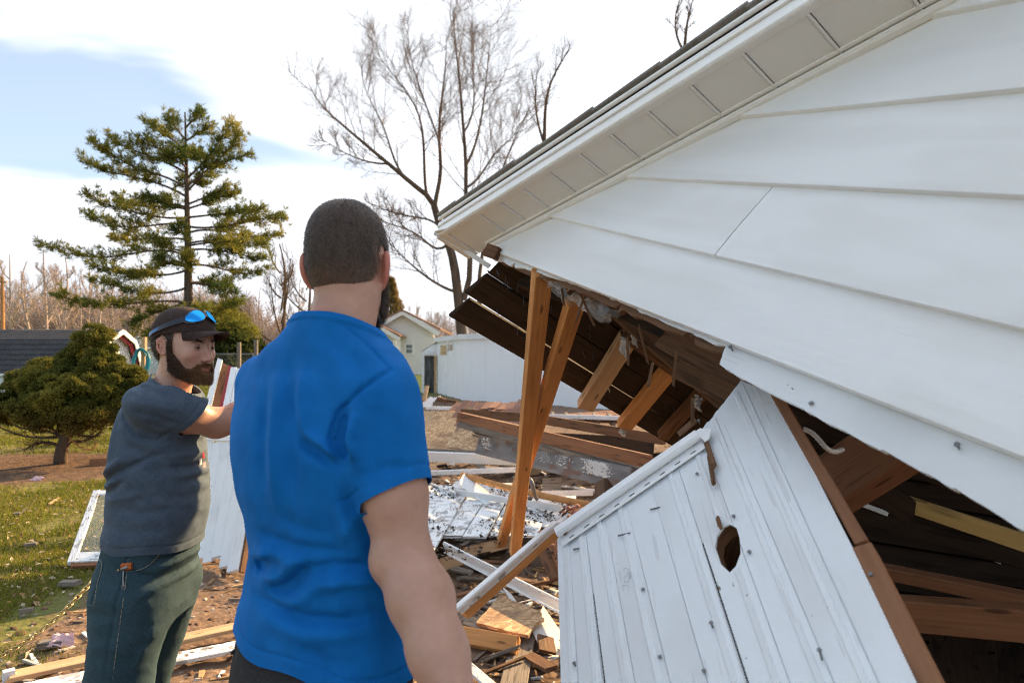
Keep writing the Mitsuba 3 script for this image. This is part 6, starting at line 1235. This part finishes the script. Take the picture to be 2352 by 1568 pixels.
P, N = on_mesh(v, f, 9000, r); vs, fs, cs = strands(P, N, N * .6 + V(0, 0, -1) * .8, np.full(len(P), .012), .0003, hc(len(P)) * .8, r); add('beard_strands', (vs, fs), 'm_hair', M1, color=cs, kind='stuff')
# ---------------- the man in the cap ----------------
M2 = thing('person', 'bearded man in a dark cap, grey t-shirt and jeans, reaching one arm forward', 'person', 'men inspecting the damage')
f2 = frame_r(-1.112, 2.15, math.radians(88)); D2 = 2.02
h2 = frame_r(0, 0, math.radians(110)); HO = at(422, 800, 2.12); h2 = (h2[0], V(HO[0], HO[1], 0)); HC2 = V(0, 0, HO[2]); S2 = .90
TIL = math.radians(-3); hq2 = lambda p: (lambda q: np.stack([q[:, 0], q[:, 1] * math.cos(TIL) + q[:, 2] * math.sin(TIL), -q[:, 1] * math.sin(TIL) + q[:, 2] * math.cos(TIL)], 1))((loc(p, h2) - HC2) / S2)
def wq2(q): q = np.asarray(q, float).reshape(-1, 3) * S2; return wor(np.stack([q[:, 0], q[:, 1] * math.cos(TIL) - q[:, 2] * math.sin(TIL), q[:, 1] * math.sin(TIL) + q[:, 2] * math.cos(TIL)], 1) + HC2, h2)
W2 = lambda x, y, z: wor((x, y, z), f2)
sh2, el2, wr2 = at(337, 928, 1.98), at(497, 972, 2.16), at(700, 915, 2.34)
shF, elF, wrF = W2(-.19, .0, 1.42), W2(-.23, -.08, 1.15), W2(-.235, -.05, .90)
rows2 = [(.80, .180, .145, 0, -.015), (.90, .186, .150, 0, -.012), (.98, .182, .146, 0, -.008), (1.06, .182, .146, 0, .004), (1.13, .182, .146, 0, .010), (1.20, .184, .142, 0, .010), (1.28, .186, .136, 0, .008), (1.35, .182, .124, 0, .012), (1.41, .170, .108, 0, .016), (1.455, .140, .090, 0, .026), (1.49, .100, .076, 0, .040), (1.52, .078, .068, 0, .052), (1.56, .068, .064, 0, .062)]
rows2 = [(z, a * .92, b * .92, cx, cy) for z, a, b, cx, cy in rows2]
def body2(p):
    q = loc(p, f2); d = profile(q, [(z, a - .034, b - .034, cx, cy) for z, a, b, cx, cy in rows2]); d = smin(d, cap(p, W2(0, .03, 1.42), wq2((0, -.018, -.055))[0], .056, .053), .03); d = smin(d, head_sdf(hq2(p)) * S2, .014)
    arm = smin(chain_sdf(p, [(sh2, .046), (sh2 * .5 + el2 * .5, .053), (el2, .043)], .03), chain_sdf(p, [(el2, .043), (el2 * .72 + wr2 * .28, .047), (wr2, .029)], .03), .025)
    far_ = smin(cap(p, shF, elF, .054, .043), cap(p, elF, wrF, .045, .029), .03); d = smin(smin(d, arm, .03), far_, .03)
    return smin(smin(d, hand_sdf(p, wr2, wr2 - el2, V(0, 0, 1.0), .12), .02), hand_sdf(p, wrF, wrF - elF, V(1.0, 0, 0), .5), .02)
def red2(v):
    q = hq2(v); ear = sstep(.074, .088, np.abs(q[:, 0])) * (np.abs(q[:, 2]) < .05); lip = ((q[:, 0] / .024) ** 2 + ((q[:, 2] + .065) / .010) ** 2 < 1) & (q[:, 1] > .085); cheek = np.exp(-((np.abs(q[:, 0]) - .045) / .02) ** 2 - ((q[:, 2] + .025) / .02) ** 2) * (q[:, 1] > .03); nose = (q[:, 1] > .108) * .5
    return np.clip(.6 * ear + .85 * lip + .45 * cheek + nose * .5, 0, 1)
sk2 = skin_col((.52, .31, .235), red2, (.50, .18, .135), 13)
def skin2(v):
    c = sk2(v); q = hq2(v); brow = np.exp(-((q[:, 2] - .0255 - .10 * (.035 - np.abs(np.abs(q[:, 0]) - .031)) * .3) / .0042) ** 2) * ((np.abs(q[:, 0]) > .012) & (np.abs(q[:, 0]) < .052) & (q[:, 1] > .06)); c = c * (1 - brow[:, None] * .8) + V(.05, .03, .02) * brow[:, None] * .8
    st = (sstep(.02, -.02, q[:, 1] - .05) * 0 + sstep(-.035, -.06, q[:, 2]) * sstep(.01, .03, q[:, 1]))[:, None] * .35; return c * (1 - st) + V(.20, .11, .07) * st
v2_, f2_ = mesh_of(body2, (-1.55, 1.72, .72), (-.30, 2.62, 1.76), .005, 'body', 'm_skin', M2, color=skin2)
vh, fh = None, None
# eyes
for s in (1, -1):
    c = wq2((.032 * s, .0835, .0065))[0]; m = trimesh.creation.icosphere(3, .0118); v = np.array(m.vertices); d = unit(wq2((.032 * s + .004, .3, -.01))[0] - c); t = v @ d / .0118
    add('eye', (v + c, np.array(m.faces)), 'm_hair', M2, True, color=np.where((t > .972)[:, None], V(.006, .006, .007), np.where((t > .82)[:, None], V(.05, .06, .05), V(.20, .165, .14))))
for s in (1, -1):
    e_ = spline([wq2((s * .013, .0975, .0235))[0], wq2((s * .032, .0945, .0295))[0], wq2((s * .051, .080, .0255))[0]], 14); add('eyebrow', tube(e_, .0036 * np.sin(np.linspace(.5, 2.9, 14)) + .0004, 6), 'm_hair', M2, True, color=np.tile(V(.05, .03, .02), (14 * 6, 1)))
for s in (1, -1):                                                       # eyelids that leave an almond opening
    c = wq2((.032 * s, .0835, .0065))[0]; m = trimesh.creation.icosphere(4, .0129); v = np.array(m.vertices); q = v @ h2[0].T
    for z0, sg_, nm in ((.0012, 1, 'upper_eyelid'), (-.0036, -1, 'lower_eyelid')):
        v_, f_ = clip_mesh(v, np.array(m.faces), np.maximum((z0 + .10 * q[:, 0] * s - q[:, 2]) * sg_, -.002 - q[:, 1])); add(nm, (v_ + c, f_), 'm_hair', M2, True, color=np.tile(V(.40, .215, .16), (len(v_), 1)))
    e_ = spline([wq2((.032 * s - .0105 * s, .0925, .0070))[0], wq2((.032 * s, .0975, .0086))[0], wq2((.032 * s + .0115 * s, .0895, .0080))[0]], 10); add('eyelash', tube(e_, .0008, 4), 'm_frame', M2, True)
# shirt of the second man
sd2 = unit(el2 - sh2); se2 = sh2 + sd2 * .128; sn2 = unit(sd2 + V(0, 0, -.55)); sdF = unit(elF - shF); seF = shF + sdF * .20
F2 = [([(300, 900), (292, 960), (330, 1000), (365, 1010)], -.005, .006), ([(330, 885), (365, 890), (410, 915)], -.006, .008), ([(325, 868), (375, 872), (430, 905)], .006, .008), ([(340, 915), (380, 925), (430, 945)], .004, .010), ([(350, 940), (385, 950), (415, 975)], -.005, .009), ([(318, 850), (355, 868), (400, 880)], -.005, .007), ([(350, 968), (385, 990)], .005, .01),
      ([(240, 1110), (270, 1090), (320, 1065), (370, 1040)], -.010, .010), ([(235, 1135), (265, 1125), (300, 1100)], -.009, .009), ([(232, 1095), (258, 1075), (300, 1050)], .010, .011), ([(240, 1150), (290, 1140), (350, 1125)], .006, .012), ([(228, 1120), (256, 1110), (280, 1095)], .009, .009), ([(300, 1015), (340, 1035), (380, 1050)], -.005, .013),
      ([(380, 1075), (425, 1085), (470, 1080)], -.010, .011), ([(395, 1050), (440, 1050), (468, 1058)], .008, .011), ([(400, 1110), (440, 1122), (472, 1115)], -.012, .010), ([(420, 1098), (450, 1102), (474, 1095)], .008, .009), ([(395, 1145), (440, 1155), (472, 1140)], -.006, .012), ([(400, 1020), (425, 1040), (440, 1070)], -.010, .010),
      ([(440, 1215), (455, 1190), (462, 1160)], -.010, .009), ([(225, 1200), (300, 1215), (380, 1210)], -.004, .016), ([(215, 1235), (250, 1245), (330, 1240)], .004, .014), ([(420, 1195), (440, 1180), (455, 1165)], .006, .010), ([(260, 960), (262, 1020), (258, 1060)], .005, .014), ([(285, 1160), (340, 1175), (410, 1165)], -.004, .014)]
zh2 = lambda q: 1.008 + .018 * q[:, 1] + .016 * np.cos(q[:, 1] * 9 + 2.2) + .005 * np.sin(q[:, 1] * 33)
cm0, cm1 = W2(0, -.062, 1.535), W2(0, .085, 1.468); cM = unit(np.cross(cm1 - cm0, W2(1, 0, 0) - W2(0, 0, 0))); cM = cM if cM[2] > 0 else -cM
col2 = lambda p: (lambda q: np.where(np.hypot(q[:, 0], q[:, 1] - .04) < .15, q[:, 2] - (1.496 - .55 * (q[:, 1] - .04)), -1))(loc(p, f2))
def shirt2(p):
    q = loc(p, f2); d = profile(q, rows2); s = smin(smax(cap(p, sh2, se2 + sd2 * .08, .062, .076), (p - se2) @ sn2 - .016, .004), smax(cap(p, shF, seF + sdF * .05, .066, .074), (p - seF) @ sdF - .016, .004), .001); d = smin(d, s, .03)
    near = sstep(-.10, .02, q[:, 0]); d = d - folds(p, F2, D2) * (.2 + .8 * near) - cloth_noise(p, .0045, 9, 11, 61) - cloth_noise(p, .0018, 26, 24, 67)
    zt = q[:, 2] - zh2(q); ts = (p - se2) @ sn2; nr = np.linalg.norm(p - (sh2 + np.clip((p - sh2) @ sd2, 0, .26)[:, None] * sd2), axis=1) < .095
    band = np.exp(-((zt - .024) / .0025) ** 2) + np.where(nr & (ts > -.05), np.exp(-((ts + .022) / .0025) ** 2), 0); ck = col2(p); return d + .0024 * band - .0028 * sstep(-.0165, -.0145, ck) * (ck < .03)
def cut2(p):
    q = loc(p, f2); a = zh2(q) - q[:, 2]; t = (p - sh2) @ sd2; r_ = np.linalg.norm(p - sh2 - t[:, None] * sd2, axis=1); ts_ = profile(q, rows2); s1 = np.where((r_ < .105) & (t > .08) & (ts_ > .017) & (q[:, 1] > .03) & (p[:, 2] > 1.24), (p - se2) @ sn2, -1)
    t = (p - shF) @ sdF; r_ = np.linalg.norm(p - shF - t[:, None] * sdF, axis=1); s2 = np.where((r_ < .105) & (t > .12) & (ts_ > .017) & (q[:, 0] < 0), (p - seF) @ sdF, -1); return np.maximum(np.maximum(a, s1), np.maximum(s2, col2(p)))
mesh_of(shirt2, (-1.50, 1.75, .85), (-.72, 2.55, 1.60), .0045, 'shirt', 'm_grey_cloth', M2, cut=cut2)
# chest print, small faded red and white marks on the front
for k, (px, py, m) in enumerate(((468, 1046, 'm_red'), (462, 1060, 'm_vinyl'), (471, 1068, 'm_red'))):
    P = []; 
    for (dx, dy) in ((-5, -7), (4, -8), (6, 6), (-4, 8)):
        o = ray(px + dx * .6, py + dy); t = np.linspace(1.7, 2.5, 400); pp = CAM + o / np.linalg.norm(o) * t[:, None]; dd_ = shirt2(pp); i_ = np.argmax(dd_ < .002) if (dd_ < .002).any() else np.argmin(dd_); P.append(pp[i_])
    n_ = unit(np.cross(P[1] - P[0], P[3] - P[0])); n_ = n_ if n_[1] < 0 else -n_; v = np.array(P) + n_ * .0015; add('shirt_print', (v, np.array([[0, 1, 2], [0, 2, 3]])), m, M2)
# jeans
J2 = lambda px, py, d: at(px, py, d)
kN, kF = at(268, 1590, 2.03), at(318, 1590, 2.26); anN, anF = V(kN[0] - .03, kN[1], .07), V(kF[0] - .02, kF[1] + .03, .07)
FJ = [([(296, 1262), (288, 1330), (276, 1420), (258, 1568)], -.0035, .0035), ([(340, 1300), (385, 1275), (420, 1262)], -.006, .007), ([(350, 1318), (395, 1300), (430, 1280)], .006, .009), ([(330, 1345), (375, 1330), (410, 1320)], -.005, .009), ([(395, 1380), (415, 1330), (432, 1285)], -.010, .009), ([(372, 1430), (400, 1370), (418, 1330)], .008, .011), ([(345, 1330), (300, 1308), (272, 1306)], -.004, .004), ([(320, 1370), (360, 1350), (400, 1345)], .005, .011), ([(365, 1460), (380, 1420), (395, 1390)], -.008, .009),
      ([(204, 1282), (234, 1290), (224, 1350), (212, 1392), (196, 1385)], -.003, .003), ([(200, 1400), (240, 1405), (290, 1400)], -.004, .014), ([(210, 1480), (260, 1470), (320, 1490)], .004, .016), ([(320, 1520), (345, 1480), (352, 1440)], .006, .013)]
rowsJ = [(.78, .172, .142, .0, -.035), (.86, .178, .150, 0, -.035), (.93, .178, .150, 0, -.025), (.99, .176, .146, 0, -.012), (1.05, .174, .144, 0, -.002), (1.10, .172, .142, 0, .002)]
rowsJ = [(z, a * .92, b * .88, cx, cy) for z, a, b, cx, cy in rowsJ]
def jeans(p):
    q = loc(p, f2); d = profile(q, rowsJ); hN, hF = W2(.09, -.02, .86), W2(-.09, .0, .86)
    d = smin(d, chain_sdf(p, [(hN, .106), (kN, .090), (anN, .085)], .03), .035); l2 = chain_sdf(p, [(hF, .100), (kF, .084), (anF, .08)], .03); d = smin(d, l2, .02)
    near = sstep(-.12, .0, q[:, 0]); return d - 1.5 * folds(p, FJ, 1.99) * near - cloth_noise(p, .006, 8, 7, 71) - cloth_noise(p, .003, 20, 26, 73)
mesh_of(jeans, (-1.50, 1.75, .0), (-.75, 2.55, 1.06), .006, 'jeans', 'm_denim', M2, cut=lambda p: np.maximum(.045 - p[:, 2], p[:, 2] - 1.075))
def on_cloth(fn, pts, off=.001, n=24):
    o = []
    for x, y in spline(np.array([(a, b) for a, b in pts], float), n):
        r0 = unit(ray(x, y)); t = np.linspace(1.6, 2.6, 500); pp = CAM + r0 * t[:, None]; d = fn(pp); i_ = np.argmax(d < 0) if (d < 0).any() else np.argmin(d); o.append(pp[i_] - r0 * off)
    return np.array(o)
for nm, pts in (('side_seam', [(296, 1268), (289, 1330), (277, 1420), (266, 1500), (258, 1566)]), ('back_pocket_seam', [(206, 1284), (233, 1291), (229, 1320), (221, 1352), (212, 1390), (199, 1384)]), ('front_pocket_seam', [(272, 1309), (300, 1311), (330, 1304), (352, 1288), (368, 1270)])):
    L_ = on_cloth(jeans, pts); sub = []
    for k in range(0, len(L_) - 1, 1): sub.append(tube([L_[k], L_[k] + (L_[k + 1] - L_[k]) * .8], .0011, 4))
    add(nm, join(sub), 'm_thread', M2)
hold = on_cloth(jeans, [(279, 1301), (290, 1299), (303, 1299)], .006, 6)
add('pouch', plank(hold[0], hold[-1], .020, .012, V(0, 0, 1), cham=.005), 'm_orange', M2, label='orange pouch edge in the front pocket')
kc = on_cloth(jeans, [(284, 1310), (283, 1325), (284, 1347)], .008, 6); add('key_clip', join([tube(kc, .0025, 6), tube([kc[0] + V(-.006, 0, .004), kc[0] + V(.012, 0, .012)], .006, 6), tube(kc[-1] + .006 * np.stack([np.cos(np.linspace(0, 6.28, 13)[:-1]), np.zeros(12), np.sin(np.linspace(0, 6.28, 13)[:-1])], 1), .0012, 5, True)]), 'm_steel', M2, True, label='steel key clip hanging on the front pocket')
rv = on_cloth(jeans, [(271, 1309), (272, 1309), (273, 1309)], .002, 3)[1]; add('rivet', (np.array(trimesh.creation.icosphere(2, .004).vertices) + rv, np.array(trimesh.creation.icosphere(2, .004).faces)), 'm_brass', M2, True)
for a, k in ((anN, kN), (anF, kF)):
    v, f = surfnet(lambda p: np.maximum(smin(ell(p, a + V(.07, 0, -.025), (.135, .05, .045)), ell(p, a + V(-.02, 0, .0), (.06, .042, .06)), .03), .006 - p[:, 2]), a - .25, a + .25, .008); add('shoe', (v, f), 'm_wood' if False else 'm_cap', M2, True)
# hair, beard
def hair2(p): return (head_sdf(hq2(p), False) - .004) * S2
lo2, hi2 = HO - .16, HO + .19
v, f = surfnet(hair2, lo2, hi2, .004); q = hq2(v); hl = np.maximum(np.maximum(-.050 + sstep(-.06, -.01, q[:, 1]) * .06 - q[:, 2], q[:, 1] - .030), np.where(np.abs(q[:, 0]) > .0815, 1, -1)); hl = np.minimum(hl, np.maximum(np.maximum(q[:, 1] - .029 + .006 * (meshkit.noise(q * 90) - .5), .012 - q[:, 1]), np.maximum(-.02 - q[:, 2], np.abs(q[:, 0]) - .0815))); hl = np.maximum(hl, np.where((q[:, 1] < .014) & (q[:, 1] > -.026) & (q[:, 2] < .028), .01, -1)); v, f = clip_mesh(v, f, hl)
add('hair', (v, f), 'm_hair', M2, True, color=V(.05, .034, .024) * np.ones((len(v), 1)))
P, N = on_mesh(v, f, 9000, r); vs, fs, cs = strands(P, N, N * .6 + V(0, 0, -.8), np.full(len(P), .009), .0004, V(.036, .024, .017) * r.uniform(.6, 1.6, (len(P), 1)), r); add('hair_strands', (vs, fs), 'm_hair', M2, color=cs, kind='stuff')
def beard2(p): q = hq2(p); return (head_sdf(q, False) - .0035 - .007 * sstep(-.05, -.11, q[:, 2])) * S2
v, f = surfnet(beard2, lo2, hi2, .004); q = hq2(v); v, f = clip_mesh(v, f, np.where((np.abs(q[:, 0]) > .0845) & (q[:, 2] > -.05), 1, beard_mask(q)))
bc2 = lambda q, n: V(.06, .034, .020) * (1 - sstep(.05, .10, q[:, 1])[:, None]) + V(.15, .072, .030) * sstep(.05, .10, q[:, 1])[:, None]
add('beard', (v, f), 'm_hair', M2, True, color=bc2(q := hq2(v), 0) * .8)
P, N = on_mesh(v, f, 16000, r); vs, fs, cs = strands(P, N, N * .65 + V(0, 0, -1) * .7, np.full(len(P), .013), .0005, bc2(hq2(P), 0) * r.uniform(.6, 1.7, (len(P), 1)), r); add('beard_strands', (vs, fs), 'm_hair', M2, color=cs, kind='stuff')
# cap and sunglasses
cap2 = thing('baseball_cap', 'dark brown cap worn by the man in the grey t-shirt', 'cap')
crown = lambda p: (lambda q: ((np.abs(q[:, 0] / .087) ** 2.3 + np.abs((q[:, 1] + .002) / .108) ** 2.3 + np.abs((q[:, 2] - .040) / .1035) ** 2.3) ** (1 / 2.3) - 1) * .09)(hq2(p))
cutz = lambda q: .047 + .13 * q[:, 1] - .35 * np.maximum(-.02 - q[:, 1], 0) - q[:, 2]
v, f = surfnet(crown, lo2, hi2 + .03, .004); v, f = clip_mesh(v, f, cutz(hq2(v))); q = hq2(v); ang = np.arctan2(q[:, 0], q[:, 1] + .002); g = np.exp(-((np.mod(ang + np.pi / 6, np.pi / 3) - np.pi / 6) / .02) ** 2) * .0012
nv = unit(v - wq2((0, 0, .04))[0]); add('crown', (v - nv * g[:, None], f), 'm_cap', cap2, True)
add('button', (np.array(trimesh.creation.icosphere(2, .007).vertices) + wq2((0, -.002, .134))[0], np.array(trimesh.creation.icosphere(2, .007).faces)), 'm_cap', cap2, True)
A_, B_ = np.meshgrid(np.linspace(-1, 1, 41), np.linspace(0, 1, 16), indexing='ij')
bx = A_ * .072 * (1 - .08 * B_ ** 2); by0 = .105 * np.sqrt(np.maximum(1 - (A_ * .82) ** 2, 0.02)); by = by0 + B_ * (.076 * np.sqrt(np.maximum(1 - A_ ** 2, 0)) ** .8 + .002); bz = .047 + .13 * by0 + .000 * B_ - .026 * A_ ** 2 * B_ - .003 * A_ ** 2 + .002
gr = quads(np.array([[i * 16 + j, (i + 1) * 16 + j, (i + 1) * 16 + j + 1, i * 16 + j + 1] for i in range(40) for j in range(15)]))
top_ = wq2(np.stack([bx, by, bz + .0015], -1).reshape(-1, 3)); bot_ = wq2(np.stack([bx, by, bz - .0015], -1).reshape(-1, 3)); edge = [i * 16 + 15 for i in range(41)]
ef = quads(np.array([[edge[i], edge[i + 1], edge[i + 1] + len(top_), edge[i] + len(top_)] for i in range(40)])); add('brim', (np.vstack([top_, bot_]), np.vstack([gr, gr[:, ::-1] + len(top_), ef])), 'm_cap', cap2, 40)
sg = thing('sunglasses', 'dark wraparound sunglasses with blue mirrored lenses pushed up on the cap', 'sunglasses')
def band(a0, a1, z0, z1, off, n=30, m=8, tilt=.0, shape=None):
    a, b = np.meshgrid(np.linspace(a0, a1, n), np.linspace(-1, 1, m), indexing='ij'); u = (a - a0) / (a1 - a0); hgt = (z0 + (z1 - z0) * u) if shape is None else shape(u); zc = .070 + .048 * np.cos(a)
    rx, ry = .088 + off, .110 + off; z = zc + b * hgt; sc = np.sqrt(np.maximum(1 - ((z - .040) / (.1085 + off)) ** 2, .15)) + .05 * (1 - b) * 0
    q = np.stack([rx * np.sin(a) * sc, -.002 + ry * np.cos(a) * sc, z], -1).reshape(-1, 3); f = quads(np.array([[i * m + j, (i + 1) * m + j, (i + 1) * m + j + 1, i * m + j + 1] for i in range(n - 1) for j in range(m - 1)])); return wq2(q), f
lens_shape = lambda u: .0185 * np.clip(np.sin(np.clip(u, .02, .98) * np.pi), 0, 1) ** .45
for s in (1, -1): add('lens', band(s * .10, s * .86, 0, 0, .012, shape=lens_shape), 'm_lens', sg, True)
for s in (1, -1):
    add('rim', band(s * .04, s * .96, 0, 0, .0095, shape=lambda u: .022 * np.clip(np.sin(np.clip(u, .03, .97) * np.pi), 0, 1) ** .4), 'm_frame', sg, True)
    v, f = band(s * .90, s * 1.75, .010, .005, .010, shape=lambda u: .0105 - .003 * u); add('temple', (v, f), 'm_frame', sg, True)
    v, f = band(s * 1.70, s * 2.25, .006, .005, .010, shape=lambda u: .0065 + .0 * u); add('temple_tip', (v, f), 'm_frame_blue', sg, True)
add('bridge', band(-.08, .08, .005, .005, .011, 8), 'm_frame', sg, True)
